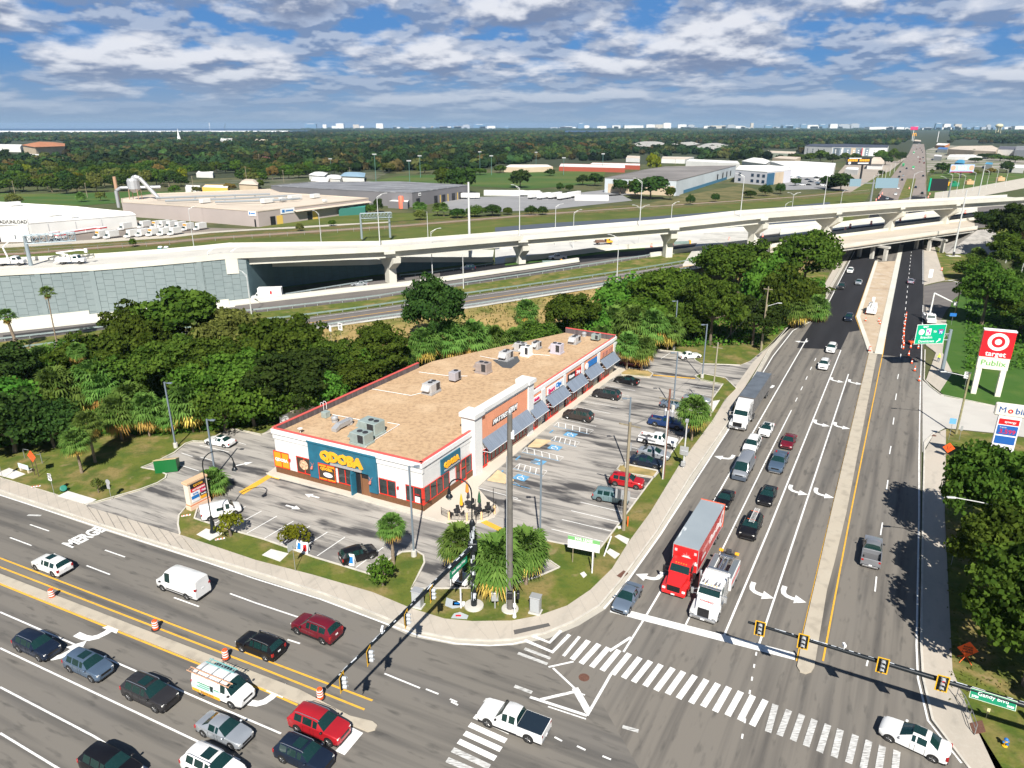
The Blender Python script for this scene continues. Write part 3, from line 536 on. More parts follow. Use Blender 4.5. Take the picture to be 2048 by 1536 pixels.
for u,v in ((1773,522),(1887,506)):
    b=G(u,v,0); root=E('bridge_column',b,'square concrete column under the lower bridge '+('in the sandy median' if u<1800 else 'beside the paved slope'),'column')
    mb=MB()
    d=(N1[5]-N1[3]).normalized(); n=Vector((-d.y,d.x,0))
    for k_ in (0,5.,10.): c=n*k_+n*.8; MB().prism([(c+d*x+n*y)[:2] for x,y in ((-.55,-.55),(.55,-.55),(.55,.55),(-.55,.55))],-.1,5.0-.45).build('shaft',conc,root)
    mb.prism([(d*x+n*y)[:2] for x,y in ((-.7,-.3),(.7,-.3),(.7,12.3),(-.7,12.3))],4.4,5.15); mb.build('cap_beam',conc,root)
pav=layered('paved_slope',(.36,.34,.31),[((.24,.23,.21),(1,1,1),.5,.45,.6,.7,6),((.42,.4,.37),(1,1,1),.2,.5,.7,.6,4)])
e0=N1[-1]
mb=MB(); p=[G(1885,508,.1),G(1925,503,.1),G(1975,508,.1),G(2006,508,.1),G(1988,460,6.2),G(1962,459,6.3),G(1955,457,6.0),G(1903,480,.1)]
top=[G(1958,459,6.),G(1990,458,6.)]
mb.quad(G(1893,507,.1),G(2008,510,.1),G(1992,457,6.4),G(1955,460,6.)); mb.quad(G(1893,507,.1),G(1955,460,6.),F1[-1],G(1893,507,.1)+Vector((8,22,0)))
ST(mb.build('paved_slope',pav))
mb=MB()
tl=[G(1990,457,6.5),G(2060,449,6.6),G(2300,425,6.6)]; bl_=[G(2006,510,.08),G(2150,560,.08),G(2500,600,.08)]
for i in range(2): mb.quad(bl_[i],bl_[i+1],tl[i+1],tl[i])
bk=[F2[-1]+Vector((0,4,0)),G(2060,409,6.6),G(2300,388,6.6)]
for i in range(2): mb.quad(tl[i],tl[i+1],bk[i+1],bk[i])
mb.quad(N1[-1]+Vector((-1,0,.0)),tl[0],bk[0],F2[-1]+Vector((-1,4,.0)))
ST(mb.build('grass_bank',grassm))
mb=MB(); mb.quad(G(1950,457,6.62),G(2500,400,6.62),G(2500,385,6.62),G(1950,438,6.62)); mb.quad(G(1955,430,6.63),G(2500,385,6.63),G(2500,372,6.63),G(1955,414,6.63)); ST(mb.build('bridge_approach',oldroad))
mb=MB()
a_=G(1672,500,0); 
p0=Vector((N1[1].x,N1[1].y,0)); 
mb.prism([tuple(x[:2]) for x in (N1[0]-Vector((30,10,0)),N1[1],F2[1]+Vector((0,2,0)),F2[0]+Vector((-30,0,0)))],-.05,6.05); o=mb.build('bridge_abutment',conc); tag(o,'concrete abutment of the lower bridges behind the big trees','abutment')
BC=G(848,1021,.15); BC.z=0
es=hd(30); et=hd(-60)
def LOC(u,v,z): p=G(u,v,z)-BC; return (p.dot(es),p.dot(et))
def bis(fn,u):
    lo,hi=-6.,90.
    up=fn(hi)>fn(lo)
    for _ in range(40):
        m=(lo+hi)/2
        if (fn(m)<u)==up: lo=m
        else: hi=m
    return lo
def PJ(p): d=cP*p.y-sP*(p.z-CH); return CX+F*p.x/d
def Sx(u,z=2.,t=0.): return bis(lambda s:PJ(BC+es*s+et*t+Vector((0,0,z))),u)
SK=-.066
def Tx(u,z=2.): return bis(lambda t:PJ(BC+es*(SK*t)+et*t+Vector((0,0,z))),u)
root=E('shop_building',(BC.x,BC.y,0),'long single storey parade of shops with white walls, red trim and gravel roof','building',R(60))
stw=M('white_stucco',(.66,.66,.645),.8,var=.05,vs=.35); tealw=M('blue_green_wall',(.012,.12,.19),.6,var=.12,vs=.8); salmon=M('salmon_stucco',(.72,.30,.17),.8,var=.06,vs=.5)
brown=M('brown_tile_base',(.14,.062,.025),.7,var=.15,vs=5); redf=M('red_window_frame',(.68,.03,.015),.45); yel=M('sign_yellow',(.85,.40,.02),.5); orw=M('orange_film',(.80,.30,.015),.5)
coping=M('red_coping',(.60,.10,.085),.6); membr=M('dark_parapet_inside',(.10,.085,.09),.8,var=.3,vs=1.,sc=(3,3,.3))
roofm=layered('roof_gravel',(.50,.345,.205),[((.34,.225,.135),(1,1,1),1.6,.45,.65,.75,8),((.60,.44,.28),(1,1,1),.25,.5,.7,.6,6),((.24,.16,.1),(1,1,1),4.,.55,.75,.6,3),((.03,.03,.035),(.3,.9,1),.16,.70,.73,.9,6)],bump=.5)
wglass=M('shop_glass',(.02,.028,.03),.08,var=.5,vs=.8,spec=.8); greyp=M('blue_grey_panel',(.33,.37,.40),.6); cream=M('cream_panel',(.62,.55,.44),.7); awn=M('standing_seam_metal',(.21,.25,.31),.5,.2,var=.1,vs=1.,sc=(6,.3,.3))
dposter=M('dark_poster',(.055,.035,.025),.5); pwhite=M('pure_white',(.8,.8,.8),.5); mag=M('magenta_letter',(.55,.0,.10),.5); blu=M('blue_letter',(.01,.17,.5),.5); blk=M('black_letter',(.012,.012,.015),.5)
ZH=6.9; ZR=6.15
outline=[(0,0),(64,.5),(64.1,11.4),(46,19.2),(35,23.9),(-1.6,24.2)]
mb=MB(); n=len(outline)
for i in range(n):
    a,b=outline[i],outline[(i+1)%n]; mb.quad((*b,0),(*a,0),(*a,ZR),(*b,ZR))
mb.build('wall',stw,root)
mb=MB(); mb.sheet([(*p,ZR+.0) for p in outline]); rf=mb.build('roof',roofm,root)
def wallstrip(mb,a,b,z0,z1,th,mi=0):
    """upright slab from a to b, thickness th to the left of the direction"""
    ax,ay=a;bx,by=b; d=Vector((bx-ax,by-ay,0)).normalized(); nn=Vector((-d.y,d.x,0))*th
    return mb.prism([(ax,ay),(bx,by),(bx+nn.x,by+nn.y),(ax+nn.x,ay+nn.y)],z0,z1,mi)
def par(a,b,z1,nm='parapet',th=.3,din=True):
    m=MB(); wallstrip(m,a,b,ZR-.75,z1,th)
    o=m.build(nm,stw,root)
    ax,ay=a;bx,by=b; d=Vector((bx-ax,by-ay,0)).normalized(); nn=Vector((-d.y,d.x,0))
    m=MB(); wallstrip(m,(ax-nn.x*.06,ay-nn.y*.06),(bx-nn.x*.06,by-nn.y*.06),z1,z1+.09,th+.12); m.build('coping',coping,o)
    if din:
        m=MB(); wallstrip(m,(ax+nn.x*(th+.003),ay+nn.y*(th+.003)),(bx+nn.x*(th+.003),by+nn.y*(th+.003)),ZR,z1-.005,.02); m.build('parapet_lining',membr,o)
    return o
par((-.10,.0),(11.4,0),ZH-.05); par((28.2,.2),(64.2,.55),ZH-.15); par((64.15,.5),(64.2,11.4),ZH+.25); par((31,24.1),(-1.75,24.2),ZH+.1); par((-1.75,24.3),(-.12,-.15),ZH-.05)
for (a,b) in (((-.30,-.22),(11.4,-.2)),((28.2,-.05),(64.3,.3)),((-1.95,24.3),(-.33,-.2))): m=MB(); wallstrip(m,a,b,6.2,ZH-.052,.24); m.build('cornice',M('cornice_white',(.74,.74,.73),.7),root)
a=.15
m=MB()
m.box(11.2,13.1,-.55,1.6,0,9.0); m.box(26.7,28.3,-.45,1.6,0,9.0); m.box(13.1,26.7,-.15,.25,3.,8.2); m.box(13.1,26.7,-.3,.5,8.2,9.0)
m.box(10.9,13.4,-.85,1.8,8.75,9.35); m.box(26.4,28.6,-.75,1.8,8.75,9.35); m.box(13.4,26.4,-.6,.8,8.75,9.35); m.build('raised_front',stw,root)
m=MB(); m.box(13.15,26.65,-.24,-.15,4.4,8.1); sp=m.build('sign_panel',salmon,root)
m=MB()
for i in range(1,6): s=13.15+i*2.25; m.add([(s-.02,-.243,4.4),(s+.02,-.243,4.4),(s-.9,-.243,8.1),(s-.94,-.243,8.1)],[(0,1,2,3)])
m.build('score_lines',M('score_brown',(.5,.22,.13),.8),sp)
FR=lambda s,z,o: frame((s,o,z),(1,0,0),(0,0,1))
def sign(s,z,txt,size,mats,backw=None,backh=None,name='sign_letters',o=-.30,bold=.03,shear=0.,back=blk,parts=None,sx=1.):
    if backw:
        m=MB(); m.box(s-backw/2,s+backw/2,o,o+.12,z-backh/2,z+backh/2,0,.04); bb=m.build('sign_board',back,root)
    else: bb=root
    x=s
    for t,mt,dx,zz in (parts or [(txt,mats,0,0)]):
        m=MB(); put_text(m,t,size,FR(s+dx,z+zz,o-.03),depth=.06,bold=bold,shear=shear,sx=sx); m.build(name,mt,bb)
sm=(Sx(983,6.9)+Sx(1028,6.9))/2
m=MB(); put_text(m,'MATTRESS',.95,FR(sm-1.1,6.25,-.3),depth=.1,bold=.015,shear=.25); put_text(m,'FIRM',1.15,FR(sm+2.35,6.4,-.3),depth=.1,bold=.015,shear=.25)
m2=MB(); put_text(m2,'MATTRESS',.95,FR(sm-1.16,6.18,-.27),depth=.08,bold=.13,shear=.25); put_text(m2,'FIRM',1.15,FR(sm+2.29,6.33,-.27),depth=.08,bold=.14,shear=.25)
o=m2.build('letter_backing',blk,root); m.build('sign_letters',pwhite,o)
def windows(s0,s1,z0,z1,n,o=0.,door=(),g=wglass,nm='window',fr=redf):
    m=MB(); w=.09; m.box(s0,s1,o-.06,o-.003,z0,z0+w); m.box(s0,s1,o-.06,o-.003,z1-w,z1)
    for i in range(n+1):
        s=s0+(s1-s0)*i/n; m.box(max(s0,s-w/2),min(s1,s+w/2),o-.06,o-.003,z0+w,z1-w)
    for i in door: a=s0+(s1-s0)*i/n; b=s0+(s1-s0)*(i+1)/n; m.box(a+w/2,b-w/2,o-.05,o-.003,z0+w,z0+.35); m.box(a+w/2,b-w/2,o-.05,o-.003,2.3,2.4)
    f=m.build(nm,fr,root); m=MB(); m.quad((s0,o-.012,z0),(s1,o-.012,z0),(s1,o-.012,z1),(s0,o-.012,z1)); m.build('pane',g,f); return f
a=.15
m=MB(); m.box(-.18,11.2,-.12,-.0,a,.95); m.build('base_tile',brown,root)
windows(.05,Sx(898),.98,3.35,4,-.03); windows(Sx(911),Sx(920),.98,3.6,1,-.03); windows(Sx(920.5),Sx(930),.3,3.7,1,-.13,(0,),nm='door'); windows(Sx(930.5),Sx(943),.98,3.6,1,-.03)
s0,s1=Sx(880.6,4.5),Sx(919,4.5)
m=MB(); m.box(s0,s1,-.16,-.0,3.45,5.6); bp=m.build('sign_panel',tealw,root)
m=MB(); put_text(m,'QDOBA',.95,FR((s0+s1)/2,4.55,-.28),depth=.18,bold=.07,sx=.95); m.build('sign_letters',yel,bp)
m=MB(); m.box(s0+.6,s1-.3,-.3,-.17,3.78,3.95); m.build('sign_rail',alum,bp)
def awning(s0,s1,zt=4.55,zb=3.15,out=1.55):
    th=.05; m=MB(); m.add([(s0,-.16,zt),(s1,-.16,zt),(s1,-out,zb),(s0,-out,zb),(s0,-.16,zt+th),(s1,-.16,zt+th),(s1,-out,zb+th),(s0,-out,zb+th)],[(0,1,2,3),(7,6,5,4),(0,3,7,4),(1,5,6,2),(3,2,6,7)])
    n=int((s1-s0)/.45)
    for i in range(n+1):
        s=s0+.02+(s1-s0-.08)*i/n; m.add([(s,-.16,zt+th),(s+.04,-.16,zt+th),(s+.04,-out,zb+th),(s,-out,zb+th),(s,-.16,zt+th+.05),(s+.04,-.16,zt+th+.05),(s+.04,-out,zb+th+.05),(s,-out,zb+th+.05)],[(4,5,6,7),(0,4,7,3),(1,2,6,5),(3,7,6,2)])
    o=m.build('awning',awn,root)
    m=MB(); m.box(s0-.03,s1+.03,-out-.04,-out+.02,zb-.06,zb+.02)
    for s in (s0+.03,s1-.03): m.tube((s,-.1,zb-.1),(s,-out,zb),.035,n=5); m.tube((s,-.1,zb-.1),(s,-out*.55,zb+.5),.03,n=5)
    m.build('awning_bracket',pwhite,o)
awning(13.3,26.6,4.75,3.15,1.7)
windows(13.4,14.9,a,3.,2,-.16,(0,1)); windows(15.0,20.4,.5,3.,5,-.16); windows(22.2,26.4,.5,3.,4,-.16)
m=MB(); m.box(20.5,22.1,-.18,-.003,a,3.2); m.build('wall_panel',greyp,root)
m=MB(); m.box(15.0,20.4,-.2,-.003,a,.5); m.box(22.2,26.4,-.2,-.003,a,.5); m.build('kick_panel',cream,root)
U=[(1055.6,1082),(1090,1126),(1131,1162),(1167,1194),(1199,1226)]
uu=[]
for u0,u1 in U:
    s0,s1=Sx(u0,4.5),Sx(u1,4.5); uu.append((s0,s1)); y=.0+.2*(s0-28)/36+.0
    awning(s0,s1,4.5,3.1,1.55)
    m=MB(); m.box(s0+.1,s1-.1,-.06+.0,.0,4.65,6.1); m.build('sign_panel',salmon,root)
    L=s1-s0; windows(s0+.2,s0+L*.30,a,3.05,2,-.02,(0,1),nm='door'); windows(s0+L*.30,s0+L*.74,.5,3.05,3,-.02)
    m=MB(); m.box(s0+L*.30,s0+L*.74,-.08,-.003,a,.5); m.build('kick_panel',redf,root)
    m=MB(); m.box(s0+L*.76,s0+L*.97,-.07,-.003,.95,3.1); m.build('wall_panel',greyp,root)
    m=MB(); m.box(s0+L*.76,s0+L*1.06,-.07,-.003,a,.93); m.build('kick_panel',cream,root)
m=MB()
for i,(s0,s1) in enumerate(uu):
    MB().box(s1+.05,(uu[i+1][0] if i<4 else 64)-.05,-.14,.0,3.1,6.19).build('pier',stw,root)
pass
c=lambda i:(uu[i][0]+uu[i][1])/2
sign(c(0),5.35,'',.62,None,3.6,.95,back=pwhite,parts=[('T',mag,-1.35,0),('Mobile',mag,.35,0)],o=-.22)
m=MB(); m.box(c(0)-1.05,c(0)-.9,-.27,-.22,5.3,5.42); m.build('sign_dash',blk,root)
sign(c(1),5.35,'',1.0,None,uu[1][1]-uu[1][0]-.7,1.3,back=pwhite,parts=[('Sport',mag,-1.45,-.12),('Clips',blu,1.15,.08)],o=-.22,bold=.04)
sign(c(2),5.3,'',.85,None,5.1,1.15,back=blk,parts=[('Game',pwhite,-1.2,0)],o=-.2,bold=.04)
m=MB(); m.box(c(2)+.3,c(2)+2.65,-.25,-.19,4.75,5.95,0,.03); o=m.build('sign_board',red,root); m=MB(); put_text(m,'Stop',.85,FR(c(2)+1.45,5.35,-.28),depth=.04,bold=.04); m.build('sign_letters',pwhite,o)
m=MB(); m.box(c(3)-1.6,c(3)+2.6,-.22,-.1,4.7,5.9,0,.05); o=m.build('sign_board',blu,root); m=MB(); put_text(m,'Domino',.8,FR(c(3)+.5,5.3,-.25),depth=.04,bold=.03) if 0 else m.tube((c(3)-2.,-.12,5.2),(c(3)-2.,-.24,5.2),.62,.62,16); m.build('sign_disc',pwhite,o)
sign(c(4),5.3,'',.9,None,None,None,parts=[('H&R',M('dull_letter',(.35,.17,.15),.6),-1.5,0),('T',red,2.2,.1)],o=-.1)if 0 else None
m=MB()
for k_,(x,w_) in enumerate(((-2.2,.9),(-.9,1.2),(.7,.5),(1.5,1.0))): m.box(c(4)+x,c(4)+x+w_,-.16,-.062,4.95,5.75,0,.02)
m.build('sign_blocks',M('dull_letter',(.40,.18,.15),.6),root)
def FWp(t,z,o=0.): return (SK*t-o,t,z)
def fbox(mb,t0,t1,z0,z1,o0,o1,mi=0):
    mb.add([FWp(t0,z0,o0),FWp(t1,z0,o0),FWp(t1,z0,o1),FWp(t0,z0,o1),FWp(t0,z1,o0),FWp(t1,z1,o0),FWp(t1,z1,o1),FWp(t0,z1,o1)],[(0,1,2,3),(7,6,5,4),(0,4,5,1),(1,5,6,2),(2,6,7,3),(3,7,4,0)],mi)
def fwin(u0,u1,z0,z1,n,g=wglass,o=.0):
    t1,t0=Tx(u0,2),Tx(u1,2); w=.1; m=MB(); fbox(m,t0,t1,z0,z0+w,o+.003,o+.08); fbox(m,t0,t1,z1-w,z1,o+.003,o+.08)
    for i in range(n+1): t=t0+(t1-t0)*i/n; fbox(m,max(t0,t-w/2),min(t1,t+w/2),z0+w,z1-w,o+.003,o+.08)
    f=m.build('window',redf,root); m=MB(); m.add([FWp(t0,z0,o+.015),FWp(t1,z0,o+.015),FWp(t1,z1,o+.015),FWp(t0,z1,o+.015)],[(3,2,1,0)]); m.build('pane',g,f); return f,t0,t1
X=lambda c_:530+c_/5.85
m=MB(); t0,t1=Tx(756.5,3),Tx(622,3); td0,td1=Tx(X(1238)),Tx(X(1050))
fbox(m,-.1,td0,a,.95,.0,.13); fbox(m,td1,24.4,a,.95,.0,.13); m.build('base_tile',brown,root)
m=MB(); fbox(m,t0,t1,3.45,6.15,.003,.3); fbox(m,t0,Tx(X(1235)),.96,3.45,.003,.3); fbox(m,Tx(X(650)),t1,.96,3.45,.003,.3); fbox(m,t0-.1,t1+.1,6.15,6.4,.0,.42)
fbox(m,td1-.05,td1+.35,a,3.45,.003,.34); m.build('blue_front',tealw,root)
FF=lambda t,z,o: Matrix.Translation(FWp(t,z,o))@frame((0,0,0),(-SK,-1,0),(0,0,1))
tc_=(Tx(648,4.6)+Tx(725,4.6))/2
m=MB(); put_text(m,'QDOBA',1.75,FF(tc_,4.75,.45),depth=.28,bold=.10,sx=1.06); m.build('sign_letters',yel,root)
m=MB(); fbox(m,Tx(727,4),Tx(X(790),4),3.6,3.95,.31,.5); m.build('sign_rail',alum,root)
f,p,q=fwin(X(112),X(290),.98,3.45,2,orw); m=MB(); put_text(m,'QDOBA',.62,FF((p+q)/2,2.2,.1),depth=.02,bold=.03); m.build('window_lettering',pwhite,f)
f,p,q=fwin(X(378),X(562),.98,3.45,2,dposter)
m=MB(); c0=FWp((p+q)/2+.1,2.4,.1); m.add([FWp((p+q)/2+.1+.75*math.cos(t),2.35+.75*math.sin(t),.1) for t in [2*PI*i/18 for i in range(18)]],[tuple(range(17,-1,-1))]); m.build('plate_picture',M('food_tan',(.62,.38,.24),.7,var=.5,vs=4),f)
f,p,q=fwin(X(652),X(845),.98,3.45,2,orw,.3); m=MB(); fbox(m,p+.15,q-.15,1.35,3.0,.31,.40); g2=m.build('poster',dposter,f); m=MB(); put_text(m,'QDOBA',.55,FF((p+q)/2,2.75,.42),depth=.02,bold=.03); m.build('window_lettering',yel,g2)
m=MB(); m.add([FWp((p+q)/2-.2+.8*math.cos(t),1.95+.35*math.sin(t),.42) for t in [2*PI*i/18 for i in range(18)]],[tuple(range(17,-1,-1))]); m.build('bowl_picture',pwhite,g2)
fwin(X(862),X(1030),.98,3.45,2,wglass,.0); fwin(X(1340),X(1535),.98,3.3,2); f,p,q=fwin(X(1652),X(1842),.98,3.3,2)
m=MB(); fbox(m,p+.35,p+1.1,1.1,1.9,.02,.05); m.build('window_notice',pwhite,f)
m=MB(); put_text(m,'OPEN',.3,FF(p+.75,2.2,.06),depth=.01); m.build('window_lettering',red,f)
m=MB(); fbox(m,td0,td1,a,3.4,.005,.012); m.build('door_recess',blk,root)
m=MB(); fbox(m,td0+.05,td0+1.3,a,2.6,.02,.06); fbox(m,td0+1.35,td0+1.5,a,3.2,.02,.1); m.build('door',M('door_brown',(.2,.09,.04),.6),root)
m=MB(); fbox(m,td1-.25,td1-.05,a,3.2,.02,.9); m.build('open_door',tealw,root)
for u in (X(300),X(1565)):
    t=Tx(u); m=MB(); m.box(SK*t-.3,SK*t-.02,t-.12,t+.12,2.35,2.75,0,.04); m.build('wall_lamp',red,root)
for u in (X(580),X(1258)):
    t=Tx(u); m=MB(); m.tube((SK*t-.55,t,2.3),(SK*t-.35,t,2.7),.18,.12,10); m.tube((SK*t-.32,t,2.75),(SK*t-.3,t-.3,3.2),.03); m.tube((SK*t-.32,t,2.75),(SK*t-.3,t+.3,3.2),.03); m.build('wall_lamp',M('dusty_red',(.5,.14,.1),.6),root)
m=MB(); m.box(-.14,.16,-.14,.16,.95,3.35); m.build('corner_post',redf,root)
wk='533,947 545,952 699,992 872,1041 901,1047 933,1049 962,1043 990,1032 999,1021 994,1010 975,998 955,975 992,940 1034,905 1092,857 1149,813 1220,759 1256,737 1228,722 1200,735 850,1000 556,930'
slab('walkway',wk,.15,layered('walkway_concrete',(.56,.50,.42),[((.42,.38,.32),(.4,.4,1),.5,.5,.7,.6,5)]),kerbm)
k=MB(); k.ribbon(px('533,947 545,952 699,992 872,1041'),.16,0,.16); ST(k.build('walkway_kerb',kerbm))
for s in ('960,968 985,944 1003,962','1040,906 1066,884 1087,868 1100,866 1084,880','1103,855 1123,838 1108,872'): pass
for s in ('975,960 996,940 1028,960 1010,966','1056,893 1073,878 1102,881 1080,894'):
    o=MB().prism([(p.x,p.y) for p in px(s,.1)],.0,.157).build('kerb_ramp',M('yellow_tan_ramp',(.62,.46,.27),.85,var=.1,vs=1)); ST(o)
hv=M('hvac_grey',(.50,.50,.50),.5,.2,var=.08,vs=1); hvt=M('hvac_green_grey',(.33,.40,.38),.5,.2,var=.1,vs=1); hvb=M('hvac_brown_grey',(.36,.31,.29),.5,.2,var=.1,vs=1)
def hvac(u,v,d,mat,label,az=30,hood=True,curb=True,fans=2):
    p=G(u,v,ZR+.03); r=E('rooftop_unit',p,label,'air conditioner',rotaz(az),'air conditioners on the shop roof'); L,W_,H_=[q*(1.1 if u<800 else 1.2) for q in d]
    if curb: MB().box(-L/2-.1,L/2+.1,-W_/2-.1,W_/2+.1,-.02,.3,0,.03).build('curb',alum if mat is hv else mat,r)
    MB().box(-L/2,L/2,-W_/2,W_/2,.3,.3+H_,0,.05).build('casing',mat,r)
    for i in range(fans):
        x=L/2-.55-i*.95; m=MB(); m.tube((x,0,.3+H_),(x,0,.3+H_+.1),.38,.38,14); m.build('fan',darkm,r)
    if hood: m=MB(); m.add([(-L/2,-W_/2+.15,.3+H_*.9),(-L/2,W_/2-.15,.3+H_*.9),(-L/2-.6,W_/2-.15,.3+H_*.35),(-L/2-.6,-W_/2+.15,.3+H_*.35),(-L/2,-W_/2+.15,.3+H_*.35),(-L/2,W_/2-.15,.3+H_*.35)],[(0,1,2,3),(0,3,4),(1,5,2),(3,2,5,4)]); m.build('hood',mat,r)
    m=MB(); m.box(L*.05,L*.42,-W_/2-.012,-W_/2+.01,.45,.2+H_); m.build('coil_grille',darkm,r)
    return r
hvac(724,886,(2.3,1.7,1.25),hvt,'green grey rooftop air conditioner nearest the front parapet',120)
hvac(744,866,(2.7,2.0,1.5),hvt,'largest green grey rooftop air conditioner, behind the front one',120)
hvac(863,785,(2.1,1.5,1.2),hv,'pale rooftop air conditioner in the middle of the gravel roof',30)
hvac(910,762,(1.5,1.1,1.2),M('condenser_lilac_grey',(.36,.35,.38),.5),'small upright lilac grey condenser right of the pale air conditioner',30,False,False,1)
hvac(967,745,(1.9,1.5,1.3),hvb,'brownish air conditioner with sloping hood on the shop roof',120)
hvac(1012,719,(1.9,1.5,1.1),hv,'air conditioner with a black stain spread on the gravel below it',30)
hvac(1041,702,(1.7,1.3,1.1),hv,'air conditioner at the rear roof edge, left of the white one',120)
hvac(1053,711,(1.4,1.4,1.3),white,'white air conditioner with black louvres on a dark pad',120)
hvac(1073,697,(1.4,1.1,.9),hv,'low pale unit with a round cap between white and lilac units',30)
hvac(1114,706,(1.7,1.4,1.3),M('hvac_lilac',(.48,.45,.50),.5),'lilac grey air conditioner standing alone toward the far end of the roof',120)
hvac(1149,686,(2.0,1.3,.9),hv,'pale air conditioner with a tilted duct near the far parapet',30)
hvac(1192,681,(1.3,1.2,.9),hvt,'small green grey unit by the far end parapet',120,False,False,1)
p=G(1005,727,ZR+.012)-BC
o=MB().sheet([G(985,720,ZR+.01),G(1005,735,ZR+.01),G(1022,737,ZR+.01),G(1040,722,ZR+.01),G(1035,712,ZR+.01),G(1010,716,ZR+.01)]).build('roof_stain',M('black_stain',(.07,.075,.08),.8)); o.parent=root; o.matrix_parent_inverse=root.matrix_basis.inverted(); 
def rthing(name,u,v,build,mat,label,cat,az=30,smooth=False):
    p=G(u,v,ZR+.02); m=MB(); build(m); o=m.build(name,mat,None,smooth,p,rotaz(az)); return tag(o,label,cat)
def duct(m):
    m.box(-.2,1.9,-.4,.4,.25,.95,0,.04); m.add([(-.2,-.4,.95),(-.2,.4,.95),(-.2,.4,.3),(-.2,-.4,.3),(-1.2,-.45,.5),(-1.2,.45,.5),(-1.2,.45,.02),(-1.2,-.45,.02)],[(0,1,5,4),(3,7,6,2),(0,4,7,3),(1,2,6,5),(4,5,6,7)]); m.box(1.2,1.6,-.3,.3,-.02,.25)
rthing('roof_duct',680,858,duct,alum,'long grey duct with a slanted mouth lying on the gravel roof','duct',30)
fan=lambda m: m.lathe([(.45,0),(.45,.3),(.3,.35),(.5,.5),(.5,.75),(.25,.95)],14)
rthing('exhaust_fan',700,848,fan,alum,'mushroom exhaust fan at the end of the grey duct','exhaust fan'); rthing('exhaust_fan',670,844,fan,alum,'mushroom exhaust fan left of the grey duct','exhaust fan')
rthing('exhaust_fan',1168,673,fan,alum,'small exhaust fan by the far end parapet','exhaust fan')
rthing('roof_box',652,834,lambda m:m.box(-.5,.5,-.45,.45,0,.9,0,.04),hvt,'small green grey box by the roof ladder','roof box')
def antenna(m): m.tube((0,0,0),(0,0,.8),.04); m.lathe([(.02,.5),(.32,.62),(.36,.7)],12)
rthing('satellite_dish',601,866,antenna,white,'little white satellite dish at the front left roof corner','satellite dish'); rthing('satellite_dish',928,858,antenna,white,'little white dish beside the dark patch near the raised front','satellite dish')
m=MB()
for s in ('665,829 722,840','775,845 799,849 752,878 730,895','745,778 822,791 842,786','838,744 900,752 935,752','960,712 1010,722','1060,708 1100,711'):
    m.path([tuple(p) for p in px(s,ZR+.12)],.045,5)
o=m.build('roof_pipes',pwhite); tag(o,'thin white condensate pipes running across the gravel roof','pipe')
p=G(648,822,ZR); m=MB()
for y in (-.3,.3):
    m.tube((-.3,y,-2),(-.3,y,1.2),.035); m.path([(-.3,y,1.2),(-.15,y,1.45),(.15,y,1.45),(.3,y,1.2),(.3,y,.3)],.035)
for k_ in range(6): m.tube((-.3,-.3,-1.6+k_*.5),(-.3,.3,-1.6+k_*.5),.025)
o=m.build('roof_ladder',pwhite,None,False,p,rotaz(120)); tag(o,'white looped ladder hooked over the rear roof edge','ladder')
en=E('bin_enclosure',G(600,845,.1),'cream walled bin enclosure behind the shop building with a white gate','enclosure'); q=G(576,826,2.1);r_=G(611,810,2.1);s_=G(648,818,2.1); e0=en.location
m=MB()
for a_,b_ in ((q,r_),(r_,s_)): m.ribbon([Vector((a_.x-e0.x,a_.y-e0.y,0)),Vector((b_.x-e0.x,b_.y-e0.y,0))],.2,-.05,2.1)
m.build('wall',cream,en); m=MB(); q2=G(559,834,2.1); m.ribbon([Vector((q2.x-e0.x,q2.y-e0.y,.1)),Vector((q.x-e0.x,q.y-e0.y,.1))],.06,0,1.95); m.build('gate',white,en)
zc=.15
fr=px('880,1040 900,1045 924,1048 949,1047 970,1040 990,1027 998,1018',zc); fr2=px('883,1030 903,1040 928,1041 956,1040 976,1034 992,1017',zc)
fen=E('patio_fence',fr2[0],'black railing curved around the outdoor dining patio','railing'); m=MB(); o0=fr2[0]
for a_,b_ in zip(fr2[:-1],fr2[1:]):
    A,Bb=a_-o0,b_-o0; m.tube(A+Vector((0,0,1.05)),Bb+Vector((0,0,1.05)),.025,n=5); m.tube(A+Vector((0,0,.85)),Bb+Vector((0,0,.85)),.018,n=4); m.tube(A+Vector((0,0,.12)),Bb+Vector((0,0,.12)),.02,n=4)
    L=(Bb-A).length; k_=int(L/.16)
    for i in range(k_+1): c_=A.lerp(Bb,i/k_); m.tube(c_+Vector((0,0,.1)),c_+Vector((0,0,1.05 if i%k_ else 1.15)),.012 if i%k_ else .035,n=4,cap=False)
m.build('rails',M('railing_black',(.015,.015,.017),.4),fen)
bol=M('bollard_cream',(.75,.48,.25),.6)
for i,(u,v) in enumerate(((898,1040),(934,1042),(963,1040),(989,1027))):
    o=MB().lathe([(.13,0),(.13,1.05),(.09,1.12)],12).build('bollard',bol,None,True,G(u,v,zc)); tag(o,'cream bollard by the patio railing, '+('leftmost','second from left','second from right','rightmost')[i]+' of four','bollard','cream bollards around the patio')
fb=M('patio_black',(.02,.02,.022),.5)
def chair_(loc,az,label):
    r=E('patio_chair',loc,label,'chair',rotaz(az),'black chairs on the patio'); m=MB(); m.box(-.22,.22,-.22,.22,.43,.47,0,.015); m.build('seat',fb,r); m=MB(); m.box(-.24,-.2,-.22,.22,.47,.9,0,.012); m.build('backrest',fb,r)
    for x in (-.2,.2):
        for y in (-.2,.2): MB().tube((x*1.1,y*1.1,0),(x,y,.44),.018,n=5).build('leg',fb,r)
    return r
